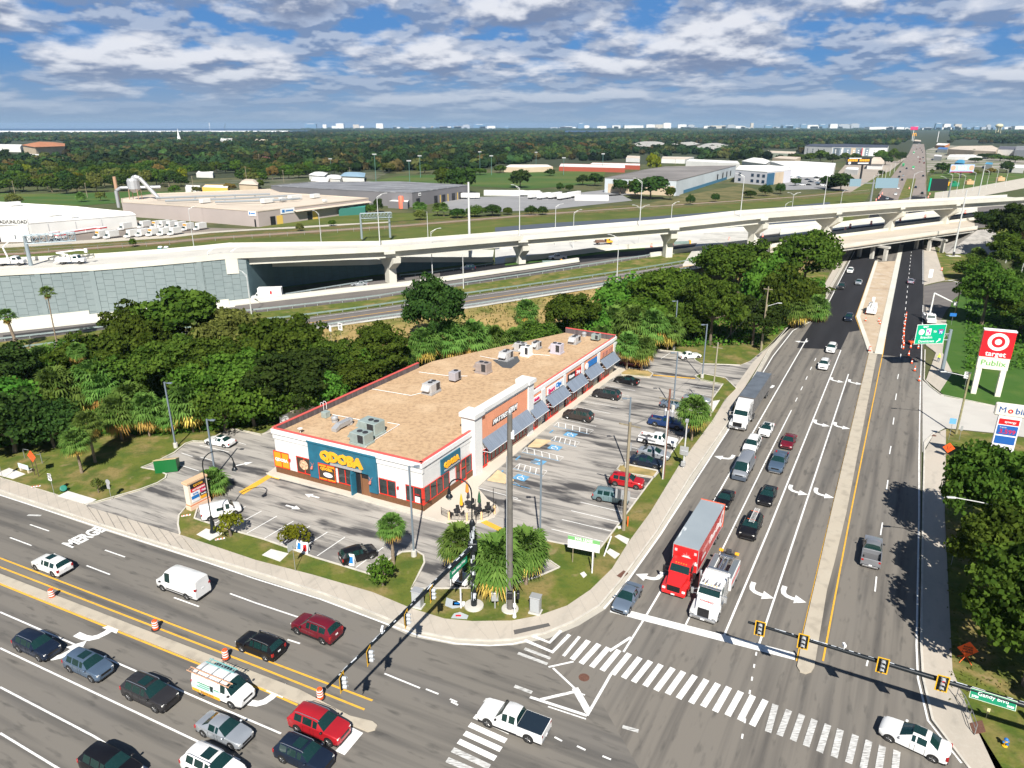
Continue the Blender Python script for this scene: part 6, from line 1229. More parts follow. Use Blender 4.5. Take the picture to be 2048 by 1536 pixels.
while v<392:
    wpx=.24*(v-250); u=-90+g.uniform(0,wpx)
    while u<2140:
        vv=v+g.uniform(-.3,.3)*wpx*.4; lim=lerpl(FL,u)
        ok=vv<lim and not any(a<u<b and c<vv<d for a,b,c,d in SKIP) and not(u<620 and vv<266.5-.003*u) and not(1822<u<1862 and vv>262)
        if v>300 and u>1815 and u<1900: ok=False
        if ok: (near if vv>330 else far).append((u,vv,wpx))
        u+=wpx*g.uniform(.55,.95)
    v+=max(1.1,wpx*.33)
near.sort(key=lambda t:-t[1]); far+=near[150:]; near=near[:150]
mk=['oak','dark','dark','oak','olive','dark','dark','oak']
for u,vv,wpx in near:
    d=random.random(); m_='rust' if d<.02 else 'yellow' if d<.05 else random.choice(mk)
    tree('mid%d'%random.randrange(3),u,vv,vv-wpx*random.uniform(.75,1.15),wpx*random.uniform(.95,1.35),'tree at the near edge of the distant woodland','trees at the near edge of the distant woodland',m_,z=0.)
for u,vv,tv,w,m_,l in ((743/4.9+380,328,313,24,'pink','pink flowering tree in the distant woodland'),(1305,352,306,30,'yellow','bright yellow green tree left of the big warehouse'),(1058,300,285,20,'rust','orange tree in the woodland beyond the school'),(1165,300,284,20,'rust','orange brown tree in the woodland right of the school')): tree('mid1',u,vv,tv,w,l,None,m_,z=0.)
m=MB()
for vb,h0,u0 in ((257.6,16,640),(258.8,14,600),(260.,12,560),(261.2,11,520)):
    p0=G(1024,vb,0); x0=G(u0,vb,0).x; n=260
    for i in range(n):
        xa=x0+(p0.y*1.7)*i/n; a=h0*(.75+.5*g.random()); b=p0.y*1.7/n; m.add([(xa,p0.y,0),(xa+b*1.1,p0.y,0),(xa+b*.9,p0.y+20,a),(xa+b*.1,p0.y+20,a*.95),(xa,p0.y+160,0),(xa+b*1.1,p0.y+160,0)],[(0,1,2,3),(3,2,5,4)])
tag(m.build('woodland_belts',M('far_belt',(.016,.032,.016),1.)),kind='stuff')
VV=[];TT=[];CC=[];QQ=[];o=0;qo=0
QV=[];QC=[]
for u,vv,wpx in far:
    p=G(u,vv,0); ppm=F/(cP*p.y+sP*CH); r=wpx/ppm/2*g.uniform(.85,1.25); h=min(13,r*g.uniform(1.0,1.5)); c=np.array(pal[g.integers(len(pal))])*g.uniform(.5,1.1)*(.65+.7*(math.sin(u*.021+vv*.3)*math.sin(vv*.17+1)>0))
    nz=1+.22*np.sin(iv[:,0]*4+u)*np.cos(iv[:,1]*5+vv)+g.uniform(-.12,.12,len(iv))
    q=iv*nz[:,None]*np.array([r,r,h*.6])+np.array([p.x,p.y,h*.55]); VV.append(q); TT.append(it+o); o+=len(q); CC.append(np.tile(c,(len(q),1)))
    nl=46 if vv>300 else 18 if vv>276 else 6
    dd=unit(g.normal(size=(nl,3))+np.array([0,-.3,.5])); P=dd*np.array([r,r,h*.6])*g.uniform(.85,1.2,(nl,1))+np.array([p.x,p.y,h*.55])
    lq=leafquads(P,unit(dd+g.normal(size=dd.shape)*.6),r*.5 if vv>300 else r*.6,g); QV.append(lq); QC.append(np.repeat(c*g.uniform(.7,1.5,(nl,1)),4,axis=0))
co=np.concatenate(VV+QV); nq=sum(len(a) for a in QV); qd=(np.arange(nq)+o).reshape(-1,4)
fm=bpy.data.materials.new('woodland_foliage'); N_,L_n=nodes(fm); at=N_.new('ShaderNodeAttribute'); at.attribute_name='Col'; L_n.new(at.outputs['Color'],N_['Principled BSDF'].inputs['Base Color']); N_['Principled BSDF'].inputs['Roughness'].default_value=1; N_['Principled BSDF'].inputs['Specular IOR Level'].default_value=.05
me=npmesh('woodland',co,qd,None,fm,None,np.concatenate(TT),np.concatenate(CC+QC)); o_=bpy.data.objects.new('woodland',me); COL.objects.link(o_); tag(o_,kind='stuff')
def strip2(name,top,bot,z,m):
    a=[G(u,v,z) for u,v in PL(top)]; b=[G(u,v,z) for u,v in PL(bot)]; return ST(MB().sheet(b+a[::-1]).build(name,m))
fgrass=layered('far_lawn',(.095,.12,.022),[((.06,.085,.015),(1,1,1),.05,.45,.65,.7,6),((.15,.135,.04),(1,1,1),.12,.5,.7,.6,6)],rough=1.)
ballast=layered('railway_ballast',(.26,.17,.12),[((.14,.09,.06),(1,1,1),.2,.45,.65,.7,5)],rough=1.); pale=layered('pale_gravel_road',(.50,.46,.39),[((.38,.35,.3),(1,1,1),.2,.45,.7,.5,4)])
weeds=layered('rail_weeds',(.10,.11,.025),[((.17,.12,.05),(1,1,1),.15,.45,.6,.8,6),((.05,.07,.015),(1,1,1),.4,.5,.7,.7,5)],rough=1.,bump=.6)
FEN='-250,520 0,512 146,502 340,490 431,482 800,457 1050,436 1200,426 1400,413 1600,399 1740,388'
strip2('far_lawn',FEN,'-250,600 0,560 340,540 500,512 740,505 900,500 1100,490 1400,465 1700,445',.02,fgrass)
strip2('rail_verge','-250,500 0,490 170,482 340,471 508,462 719,449 1050,425 1200,414 1400,402 1600,390 1740,377',FEN,.03,weeds)
strip2('railway','-250,517 52,505 340,482 431,474 800,450.5 1050,430 1200,419 1400,405.5 1600,392.5 1740,379','-250,521 52,509 340,486 431,478 800,453.5 1050,432.5 1200,421 1400,407.5 1600,394 1740,380.5',.05,ballast)
m=MB()
for d in (-.6,.6): m.ribbon(px('-250,519 52,507 340,484 431,476 800,452 1050,431 1200,420 1400,406.5 1600,393.2 1740,379.8',.1),.12,0,.15,0,d)
ST(m.build('rails',M('rail_rust',(.30,.24,.2),.6)))
strip2('service_road','-250,498 0,488 177,480 340,469 420,463 508,457.5 594,453 719,445.5 780,442','-250,503 0,496 177,486 340,475.5 420,466 508,460.5 594,456.5 719,448.5 780,445',.04,pale)
strip2('yard_paving','0,455 271,440 400,455 510,458','0,487 177,480 340,469 508,459',.035,layered('yard_paving_brown',(.25,.215,.18),[((.2,.17,.15),(1,1,1),.1,.4,.6,.6,4)]))
strip2('sports_field','0,386 60,388 240,384 370,383','0,408 60,410 150,412 290,402',.05,layered('field_green',(.05,.11,.02),[((.13,.14,.03),(.4,1,1),.02,.48,.6,.8,4)],rough=1.))
strip2('playing_field','740,362 800,352 960,346 1180,342 1215,338','690,372 940,372 1060,378 1200,366',.05,layered('field_green2',(.05,.105,.018),[((.10,.125,.03),(.4,1,1),.02,.46,.6,.8,4)],rough=1.))
strip2('grass_yard','560,440 690,425 760,425 950,428','514,457 600,452 760,444 960,432',.05,fgrass)
lotf=layered('distant_lot',(.27,.27,.275),[((.2,.2,.2),(1,1,1),.05,.45,.7,.6,4)])
strip2('truck_lot','890,398 950,394 1040,391 1180,392 1240,388','880,415 945,426 1110,418 1265,401',.06,lotf)
strip2('street','1100,392 1250,375 1340,372','1110,398 1290,388 1360,392',.06,lotf)
strip2('parking_area','1560,352 1600,345 1700,350','1560,380 1650,378 1720,365',.06,lotf)
strip2('brown_slope','1270,412 1350,395 1480,370','1270,417 1400,404 1560,392',.07,layered('scrub_brown',(.16,.14,.06),[((.07,.08,.025),(1,1,1),.08,.45,.6,.8,6)],rough=1.))
strip2('commercial_paving','1690,330 1750,322 1795,322 1820,310','1650,375 1700,385 1740,378 1770,350',.06,layered('tan_paving',(.36,.31,.26),[((.28,.25,.22),(1,1,1),.05,.45,.7,.6,4)]))
strip2('roadside_grass','1755,352 1790,338 1800,330','1700,385 1745,383 1772,366',.09,fgrass)
strip2('commercial_paving','1852,300 1880,290 2100,300','1854,345 1900,330 2100,345',.06,layered('tan_paving2',(.33,.30,.26),[((.08,.11,.03),(1,1,1),.03,.45,.6,.8,4)]))
strip2('east_lawn_far','1856,352 1900,342 2100,350','1855,395 1900,392 2150,368',.06,layered('lawn_far_east',(.07,.12,.02),[((.14,.13,.05),(1,1,1),.06,.5,.65,.8,5)],rough=1.))
strip2('slip_road_north','1870,385 1930,377 2048,356 2150,345','1868,400 1950,395 1985,388 2150,358',.09,pale)
strip2('neighbourhood','370,366 700,345 780,344','370,392 560,376 740,364',.03,layered('neighbourhood_ground',(.12,.12,.08),[((.05,.07,.02),(1,1,1),.04,.45,.6,.8,6)],rough=1.))
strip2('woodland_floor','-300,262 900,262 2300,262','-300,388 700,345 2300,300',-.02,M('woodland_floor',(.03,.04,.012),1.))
pinkgrey=M('pink_grey_wall',(.40,.345,.325),.8,var=.05,vs=.08); dgrey=M('dark_grey_wall',(.165,.16,.17),.8,var=.06,vs=.08); whw=M('white_wall_far',(.62,.62,.60),.75,var=.05,vs=.1); tanw=M('tan_wall',(.52,.42,.30),.8,var=.08,vs=.1)
rwhite=M('white_roof',(.74,.73,.70),.7,var=.08,vs=.04); rtan=M('tan_roof',(.55,.47,.38),.85,var=.1,vs=.05); rgrey=layered('grey_roof',(.20,.205,.22),[((.36,.37,.38),(.3,1.2,1),.25,.56,.62,.8,6),((.10,.1,.11),(.4,1,1),.1,.5,.7,.6,5)]); rdark=M('grey_brown_roof',(.20,.185,.175),.9,var=.2,vs=.03); rred=M('red_brick_far',(.33,.07,.04),.85); rtile=M('clay_tile_roof',(.42,.17,.08),.85,var=.15,vs=.2); yelw=M('yellow_wall',(.70,.47,.10),.8); pwin=M('window_dark_blue',(.02,.04,.08),.15); salm=M('salmon_tank',(.75,.17,.10),.6)
def bldg(name,outline,h,wall,roof,label,cat='building',par=.5,group=None,extra=None,hip=None,z=0.):
    """outline: roof corners in the picture at height h"""
    P=[G(u,v,h+z) for u,v in PL(outline)]; c=sum(P,Vector())/len(P); c.z=z; r=E(name,c,label,cat,0,group); loc=[((p-c).x,(p-c).y) for p in P]
    ar=sum(loc[i][0]*loc[(i+1)%len(loc)][1]-loc[(i+1)%len(loc)][0]*loc[i][1] for i in range(len(loc)))
    L2=loc if ar>0 else loc[::-1]; n=len(L2); m=MB()
    for i in range(n):
        a,b=L2[i],L2[(i+1)%n]; m.quad((*a,-.1),(*b,-.1),(*b,h),(*a,h))
    m.build('wall',wall,r); m=MB()
    if hip:
        cc=Vector((sum(p[0] for p in L2)/n,sum(p[1] for p in L2)/n,h+hip)); ov=[Vector((p[0]*1.05,p[1]*1.05,h)) for p in L2]
        rid=[Vector((p.x*.45,p.y*.45,h+hip)) for p in ov]
        for i in range(n): m.quad(ov[i],ov[(i+1)%n],rid[(i+1)%n],rid[i])
        m.sheet(rid)
    else:
        m.sheet([(p[0],p[1],h-.25) for p in L2]); 
        if par:
            for i in range(n):
                a,b=Vector((*L2[i],h)),Vector((*L2[(i+1)%n],h)); m.ribbon([a,b],.35,-.3,.12)
    m.build('roof',roof,r); return r,P,c
def walld(r,c,P,i,f0,f1,z0,z1,mat,nm,dep=.12):
    a,b=P[i]-c,P[(i+1)%len(P)]-c; d=(b-a); d.z=0; n=Vector((d.y,-d.x,0)).normalized()
    if (n.y>0): n=-n
    p,q=a+d*f0,a+d*f1; p.z=q.z=0; m=MB(); m.quad(p+n*dep+Vector((0,0,z0)),q+n*dep+Vector((0,0,z0)),q+n*dep+Vector((0,0,z1)),p+n*dep+Vector((0,0,z1)))
    m.quad(p+n*dep+Vector((0,0,z1)),q+n*dep+Vector((0,0,z1)),q+Vector((0,0,z1)),p+Vector((0,0,z1))); return m.build(nm,mat,r)
def wtext(r,c,P,i,f,z,s,size,mat,w=0,h=0,back=None):
    a,b=P[i]-c,P[(i+1)%len(P)]-c; d=(b-a); d.z=0; 
    if d.x<0: a,b=b,a; d=-d; f=1-f
    n=Vector((d.y,-d.x,0)).normalized(); p=a+d*f; p.z=z; T=frame(p+n*.25,d,(0,0,1))
    par=r
    if w: m=MB(); m.T=T; m.box(-w/2,w/2,-h/2,h/2,-.15,-.03); par=m.build('sign_board',back or pwhite,r)
    m=MB(); m.T=T; m.box(-w*.4,-w*.22,-h*.25,h*.25,-.02,.03); m.box(-w*.15,w*.4,-h*.12,h*.12,-.02,.03); m.build('sign_print',mat,par)
r,P,c=bldg('storage_building','-90,456 60,446 271,429 262,424 150,413 0,404 -90,402',6.,whw,rwhite,'white metal storage building with rooftop units at the left edge')
for f0,f1 in ((.15,.2),(.4,.45),(.65,.7)): walld(r,c,P,1,f0,f0+.004,0,5.,M('panel_seam',(.35,.36,.38),.7),'wall_seam')
walld(r,c,P,0,.62,.78,0,4.2,blk,'doorway')
q=G(0,449,7.5)
r2_=E('sign_facade',G(28,484,0),'white fascia lettered for loading at the left edge','sign',0); T=frame((0,0,8.2),(1,.05,0),(0,0,1)); m=MB(); m.T=T; m.box(-16,7.5,-1.3,1.3,-.3,0); m.T=Matrix.Identity(4); m.box(-16,7.,.3,.6,0,7.2); b_=m.build('fascia',whw,r2_); T_s=frame((0,0,8.2),(1,.05,0),(0,0,1))@Matrix.Translation((-4.3,0,.08)); m=MB(); put_text(m,'STORAGE  LOAD/UNLOAD',1.9,T_s,depth=.05,bold=.03); m.build('lettering',blk,b_)
m=MB(); m.box(-9.,-5.5,.2,.32,0,5.2); m.build('doorway',blk,r2_)
def rbox(u,v,h,d,m_,label,az=30):
    p=G(u,v,h); o=MB().box(-d[0]/2,d[0]/2,-d[1]/2,d[1]/2,0,d[2],0,.08).build('rooftop_unit',m_,None,False,p,rotaz(az)); return tag(o,label,'air conditioner',group='distant rooftop units')
for u,v,h,d in ((30,411,6,(5,3,2)),(108,431,6,(5,3,2)),(147,435,6,(3,2,1.6)),(535,405,7.6,(7,3,2.2)),(565,402,7.6,(3,2.5,2)),(590,398,7.6,(8,3,2.2)),(630,395,7.6,(5,3,2)),(410,405,7.6,(5,3,2)),(650,403,7.6,(2,2,1.2))): rbox(u,v,h,d,whw,'pale box unit on a roof beyond the expressway')
h2=HT(514,454,0,422.5)
r,P,c=bldg('warehouse','243,404 400,414 515,422.5 737,396 560,385 541,378 312,387 243,397',h2,pinkgrey,rtan,'big pinkish grey warehouse with tan roof and pipework')
walld(r,c,P,1,.03,.035,0,h2-.5,pinkgrey,'downpipe')
for f0,f1,m_ in ((.09,.13,blk),(.14,.19,yelw),(.40,.44,blk),(.445,.49,yelw),(.84,.88,blk)): walld(r,c,P,2,f0,f1,0 if m_ is blk else 0,4.2,m_,'loading_door')
walld(r,c,P,1,.93,.955,0,3.5,blk,'loading_door')
wtext(r,c,P,2,.235,6.0,'T Logistics',1.3,blu,9,2.6); wtext(r,c,P,1,.91,6.2,'P.W',1.4,blu,5,2.2)
m=MB(); a,b=P[2]-c,P[3]-c; d=(b-a); d.z=0; n=Vector((d.y,-d.x,0)).normalized(); p=a+d*.28; q=a+d*1.; p.z=q.z=h2-1.6; m.quad(p+n*.05,q+n*.05,q+n*2.5-Vector((0,0,.6)),p+n*2.5-Vector((0,0,.6))); m.build('canopy',rtan,r)
h3=HT(821,414,0,385)
r,P,c=bldg('warehouse','542,371 640,377 766,383 824,385 936,370 800,363 622,364',h3,dgrey,rgrey,'dark grey warehouse with patchy roof and loading bays')
for f in (.06,.36,.50,.68,.82): walld(r,c,P,3,f,f+.06,0,4.6,blk,'loading_door'); 
for f in (.4,.54,.72): walld(r,c,P,3,f+.06,f+.075,0,4.6,yelw,'door_edge')
walld(r,c,P,0,.35,.38,2,4.5,blk,'window'); wtext(r,c,P,3,.12,h3-1.6,'32',1.3,blk,2.6,1.8)
o=MB().lathe([(1.6,0),(1.6,6.6),(1.2,7.2)],14).build('tank',salm,None,True,G(803,417,0)); tag(o,'salmon red tank against the dark grey warehouse','tank')
bldg('shed','775,402 790,397 822,396 815,404',4,dgrey,rwhite,'low shed beside the salmon tank','shed',0); bldg('shed','677,417 700,410 735,407 730,414',4,M('teal_shed',(.03,.16,.13),.7),M('teal_roof',(.05,.3,.25),.6),'teal open sided shed between the two warehouses','shed',0)
m=MB(); p=G(238,415,0); q=Vector((0,0,0)); m.path([(0,0,0),(0,0,9.5),(1.5,3,11),(22,10,11)],[1.,1.,1.,1.],10); o=m.build('exhaust_pipe',alum,None,50,p); tag(o,'fat silver exhaust pipe bending over the warehouse corner','pipe')
o=MB().lathe([(1.1,0),(1.1,7.5),(1.1,12.),(1.0,15)],12).build('chimney_stack',M('rusty_stack',(.45,.27,.17),.8),None,40,G(237,401,0)); tag(o,'rust brown chimney stack behind the silver pipe','chimney')
r=E('dust_hopper',G(272,398,h2),'grey dust hopper on legs with a slanting duct','hopper'); MB().lathe([(1.,3.5),(3.2,5.5),(3.2,10),(2.6,11)],12).build('drum',alum,r); m=MB()
for x,y in ((-2.5,-2),(2.5,-2),(-2.5,2),(2.5,2)): m.tube((x,y,0),(x*.9,y*.9,6),.2,n=5)
m.build('frame',M('rust_frame',(.4,.25,.16),.8),r); MB().path([(0,0,11),(1.5,0,12),(4,0,11.2),(12,1,0.6)],[1.1]*4,8).build('duct',alum,r)
m=MB()
for y,s in ((0,'312,396 420,392 540,388'),(1,'330,402 470,397 600,390'),(2,'430,404 560,400 600,397')): m.path([tuple(p) for p in px(s,h2+1.2)],.55,7)
for s in ('350,400','390,398','430,396','470,395','510,393','450,401','520,399'): p=px(s,h2)[0]; m.tube(tuple(p),tuple(p+Vector((0,0,1.4))),.3,n=6)
o=m.build('roof_pipework',M('dull_pipe',(.33,.36,.38),.5,.4)); tag(o,'run of dull silver pipes across the pinkish warehouse roof','pipework')
h4=HT(1352,392,0,361)
r,P,c=bldg('warehouse','1210,355.5 1353,361 1472,331 1330,333 1290,339',h4,M('pale_blue_wall',(.50,.55,.58),.75,var=.1,vs=.05),rdark,'long warehouse with grey brown roof and pale wall right of centre')
walld(r,c,P,0,.05,.98,0,h4*.62,tanw,'tan_lower_wall',.1); walld(r,c,P,1,.1,.82,0,2.3,M('blue_band',(.05,.17,.28),.7),'blue_band')
for f in (.62,.72,.8,.88): walld(r,c,P,1,f,f+.02,2.5,7,blk,'loading_door')
h5=HT(1535,371,0,344)
r,P,c=bldg('office_building','1471,339 1535,344 1583,339 1578,333 1545,331 1480,331',h5,M('pale_office_wall',(.58,.58,.62),.7),rwhite,'two storey pale office with dark square windows')
for f in (.12,.52,.70,.86):
    for z in (1.5,6.): walld(r,c,P,0,f,f+.085,z,z+2.4,pwin,'window')
walld(r,c,P,1,.0,.3,0,h5*.9,M('blue_glass_wall',(.03,.12,.22),.3),'glass_wall'); walld(r,c,P,1,.32,.68,0,h5*.9,tanw,'tan_bay')
GF='low buildings scattered beyond the expressway'
for o_,h,w_,rf,l,hip in (('1372,322 1480,327 1475,322 1380,318',8,whw,rwhite,'long white roofed shed behind the big right-hand warehouse',None),('1484,322 1530,328 1540,322 1500,318',7,whw,rwhite,'white gabled building behind the pale office',3),('1540,322 1582,336 1668,337 1672,326 1600,322',8,whw,rwhite,'wide white store beside the car park left of the black billboard',None),('1545,316 1590,319 1602,314 1560,312',6,tanw,rtan,'tan flat roofed building behind the wide white store',None),
  ('1690,338 1716,340 1718,335 1695,334',5,whw,rwhite,'small white building under the black billboard',None),('1735,327 1766,328 1768,322 1740,321',6,whw,rtan,'white church like building with a hipped roof right of the billboard',5),
  ('1252,316 1280,317 1280,312 1255,311',5,whw,rtan,'pale pink school block at the foot of the woodland',None),('1323,318 1370,319 1388,314 1325,313',5,whw,rtan,'pale pink school block behind the bright yellow green tree',None),
  ('1008,334 1050,335 1106,333 1095,329 1020,329',5,tanw,rwhite,'white canopy roof at the edge of the playing field',None),('1118,333 1250,336 1250,330 1122,327',4.5,rred,rwhite,'long red brick school wing with white roof',None),('1180,328 1280,331 1280,327 1185,325',4.5,rred,rwhite,'second red brick school wing behind the first',None),
  ('45,290 70,294 128,292 128,287 70,285',14,tanw,rtile,'peach apartment block with clay tile roof above the trees at far left',3.5),('-40,293 40,294 44,289 -40,288',9,whw,rwhite,'long white building beside the clay roofed block',None),('50,310 82,314 84,309 55,307',5,whw,rwhite,'white roof in the trees below the clay roofed block',None),('0,343 12,343 14,340 0,340',4,whw,rwhite,'white roof at the left edge of the woodland',None),
  ('1258,291 1300,293 1332,288 1320,284 1280,284',7,tanw,M('hip_grey',(.38,.37,.34),.85),'long grey hip roofed apartment block in the woodland, left of three',3.5),('1344,288 1375,291 1400,288 1390,285',7,tanw,M('hip_grey',(.38,.37,.34)),'grey hip roofed apartment block in the woodland, middle of three',3.5),('1393,294 1425,299 1455,291 1440,287 1410,288',7,tanw,M('hip_grey',(.38,.37,.34)),'grey hip roofed apartment block in the woodland, right of three',3.5),
  ('1528,305 1590,308 1592,303 1535,301',6,M('pale_green_wall',(.42,.47,.36),.8),rtan,'long pale green building among trees',None),
  ('370,374 400,375 400,371 372,370',4,whw,rwhite,'white roofed house near the left end of the street',None),('404,374 455,376 457,370 410,369',4,yelw,rwhite,'yellow walled house with white roof',None),('478,368 515,370 517,362 485,361',5,tanw,rtan,'beige gable roofed house above the pink grey warehouse',2),('392,346 425,347 427,343 396,342',4,whw,rwhite,'white roof deep in the left woodland',None),
  ('618,350 648,352 655,346 625,344',4,whw,rwhite,'pale roofed house at the edge of the woods, upper left',1.5),('622,362 655,364 658,356 626,355',4,tanw,rwhite,'small house with dark roof near the floodlit field',1.5),('652,356 680,358 684,352 656,351',4,whw,rwhite,'white house left of the blue roofed one',1.5),('680,352 728,354 730,346 690,345',4.5,whw,M('blue_roof',(.25,.38,.48),.6),'house with pale blue roof by the playing field',1.5),
  ('1896,298 1992,303 1996,296 1985,291 1918,292',10,tanw,rtan,'huge beige store on the right side of the far road',None),('1996,299 2034,300 2036,293 2000,292',8,whw,M('roof_dark_far',(.1,.1,.12),.8),'white store with dark roof next to the huge beige one',None),('1895,313 1930,314 1975,312 1970,309 1900,309',4,whw,rwhite,'long white roofed strip in front of the beige store',None),('2030,300 2060,301 2060,292 2034,292',12,M('grey_tower_far',(.3,.32,.35),.7),rgrey,'grey block at the right edge',None),
  ('1868,312 1884,313 1884,310 1870,309',6,whw,rwhite,'white restaurant with a sign beside the far road',None),('1910,325 1928,327 1930,322 1915,321',4,M('blue_wall_far',(.05,.2,.4),.7),M('blue_roof2',(.06,.28,.45),.6),'small building with bright blue roof behind the pale billboard',2),('2025,335 2048,336 2050,330 2028,329',5,whw,rwhite,'white building at the right edge beyond the slip road',None),('1970,328 1985,329 1986,325 1973,324',5,whw,M('blue_roof2',(.06,.28,.45)),'building with a blue curved canopy on the right',None),
  ('1828,282 1842,283 1842,280 1830,279',6,tanw,rtan,'tan roof beside the far end of the road, left side',None),('1872,290 1890,291 1900,287 1876,286',6,M('orange_wall_far',(.6,.22,.06),.7),rwhite,'orange and white shop beside the far road',None),('1875,298 1895,299 1896,295 1878,294',6,whw,M('blue_roof3',(.06,.16,.4)),'shop with blue roof edge beside the far road',None),
  ('440,280 463,282 465,277 442,276',9,whw,rwhite,'white hall far away in the left woodland',None),('510,281 535,282 536,279 512,278',8,tanw,rtan,'cream hall far away in the left woodland',None)):
    bldg('building',o_,h,w_,rf,l,'building',.0,GF,hip=hip)
ga=M('grey_blue_cladding',(.20,.25,.30),.7)
r,P,c=bldg('apartment_building','1610,292 1665,294 1742,295 1775,295 1778,290 1700,288 1620,288',13,whw,M('dark_flat_roof',(.05,.06,.09),.8),'four storey white and grey apartment block behind the billboard',par=.3)
for f0,f1,m_ in ((.05,.25,ga),(.5,.62,tanw),(.68,.78,ga)): walld(r,c,P,1,f0,f1,0,12,m_,'cladding_bay',.1)
for f0,f1,m_ in ((.02,.2,ga),(.3,.5,ga),(.62,.72,ga),(.74,.8,red),(.86,.96,ga)): walld(r,c,P,1,f0,f1,0,12,m_,'cladding_bay',.1)
for i in (0,1,2):
    for f in ([.1,.3,.5,.7] if i==0 else [.08,.24,.4,.56,.68,.9] if i==1 else [.2,.6]):
        for z in (1.5,4.5,7.5): walld(r,c,P,i,f,f+.035,z,z+1.6,pwhite if i==1 else pwin,'window',.2)
r=E('water_tower',G(1995,268.5,0),'cream water tower with bulb tank on legs near the right horizon','water tower'); hh=HT(1995,268.5,0,247.5); k=hh/48.
MB().lathe([(0.5*k,27*k),(9*k,29*k),(16*k,35*k),(17*k,40*k),(14*k,45*k),(6*k,48*k)],18).build('tank',M('cream_tank',(.62,.57,.36),.6),r,50)
m=MB(); [m.tube((math.cos(a)*12*k,math.sin(a)*12*k,0),(math.cos(a)*11*k,math.sin(a)*11*k,32*k),1.1*k,n=6) for a in [2*PI*i/6 for i in range(6)]]; m.tube((0,0,0),(0,0,30*k),2.2*k,n=8); m.build('legs',M('cream_tank',()),r)
o=MB().lathe([(5,0),(4.5,14),(3.2,16),(.2,38)],6).build('church_spire',pwhite,None,False,G(359,285,0)); tag(o,'white church spire rising above the left woodland','church spire')
m=MB(); m.tube((0,0,0),(0,0,62),.8,n=6); [m.tube((-3,0,z),(3,0,z),1.2,n=5) for z in (45,52,59)]; o=m.build('radio_mast',pwhite,None,False,G(421,266,0)); tag(o,'white telecom mast on the left horizon','mast')
m=MB(); m.tube((0,0,0),(16,0,60),1.2,n=5); m.tube((16,0,60),(-4,0,22),.8,n=4); o=m.build('crane',darkm,None,False,G(449,262,0)); tag(o,'dark leaning crane on the left horizon','crane')
m=MB(); m.tube((0,0,0),(0,0,30),.8,n=6); o=m.build('sign_pole',pwhite,None,False,G(1874,284,0)); tag(o,'tall pale pole beside the far road','pole')
g=np.random.default_rng(77); bls=[M('sky_white',(.70,.70,.68),.7),M('sky_blue_glass',(.13,.22,.33),.4),M('sky_tan',(.50,.45,.38),.8),M('sky_grey',(.34,.37,.41),.7)]
sky_=[(611,632,248,1),(646,653,249,0),(673,687,247,0),(664,672,252,0),(707,718,249,2),(720,728,252,0),(753,766,247,0),(787,800,254,0),(880,902,253,0),(926,939,250,3),(948,970,249,1),(975,990,252,0),(1156,1168,247,1),(1168,1178,251,0),(1293,1309,249,0),(1327,1341,246,0),(1311,1325,249,2),(1356,1372,249,0),(1376,1388,250,3),(1408,1422,252,0),(1455,1470,250,3),(1470,1488,252,0),(1501,1506,246,2),(1530,1543,251,1),(1567,1590,251,1),(1601,1613,249,1),(1615,1635,250,0),(1638,1652,249,1),(1660,1674,248,0),(1677,1700,249,3),(1700,1717,248,3),(1740,1782,254,0),(1887,1899,248,0),(1909,1921,248,2),(1870,1882,247,1),(1845,1862,256,0),(1812,1822,257,0),(1972,1980,250,3),(2030,2060,252,0),(1120,1150,254,0),(1195,1212,252,0),(1225,1240,251,0),(1250,1285,251,0),(1420,1450,251,2)]
for i in range(70): u=g.uniform(780,2048); sky_.append((u,u+g.uniform(4,16),g.uniform(252.5,256),int(g.integers(4))))
for j,(u0,u1,vt,mi) in enumerate(sky_):
    vb=258.5 if u0<1740 else 261; p=G((u0+u1)/2,vb,0); h=HT((u0+u1)/2,vb,0,vt); w_=(u1-u0)/F*p.y*1.02; d=w_*g.uniform(.3,.7); r=E('office_block',p,'pale or blue tower on the hazy horizon skyline','building',0,'towers and blocks of the far skyline')
    MB().box(-w_/2,w_/2,0,d,0,h).build('wall',bls[mi],r); MB().box(-w_*.3,w_*.3,d*.1,d*.8,h,h*1.06).build('roof_plant',bls[(mi+3)%4],r)
def trailer_box(u,v,az,L,label,group,c_=white): 
    r=E('trailer',G(u,v,0),label,'trailer',rotaz(az),group); part(('tb',L),'box',r,lambda m:m.box(-L/2,L/2,-1.28,1.28,1.1,3.9,0,.05),c_); part(('tu',L),'underframe',r,lambda m:(m.box(-L/2+.3,-L/2+3,-1.1,1.1,.1,1.1),m.box(L/2-3,L/2-2.6,-.9,.9,.1,1.1)),darkm); return r
for u,v,az in ((1070,397,35),(1088,398,35),(1110,397,35),(1128,399,35),(1148,395,35),(1060,393,90)): trailer_box(u,v,az,14,'white trailer parked in the lot behind the expressway','white trailers in the lot beyond the expressway')
trailer_box(937,398,93,15,'white trailer backed up to the dark grey warehouse',None)
for u,v,L,l in ((1008,391,28,'long white wall like trailer row behind the lot, left part'),(1183,401,22,'long white site cabin with dark windows at the right end of the lot')): o=MB().box(-L/2,L/2,-1.5,1.5,0,3.6).build('site_cabin',whw,None,False,G(u,v,0),rotaz(95)); tag(o,l,'site cabin')
for i,(u,v) in enumerate(((188,479),(209,479),(250,477),(273,475),(294,474),(316,473),(337,472),(277,458),(302,458),(316,457),(331,458),(348,460),(364,463),(389,462),(238,462))): boxtruck(G(u,v,0),205,6.5,'white rental box truck parked in the yard beyond the raised road',group='white rental trucks in the yard',detail=False,box=white if i%3 else whw,stripe=M('orange_band',(.8,.25,.02)) if i%4==0 else None)
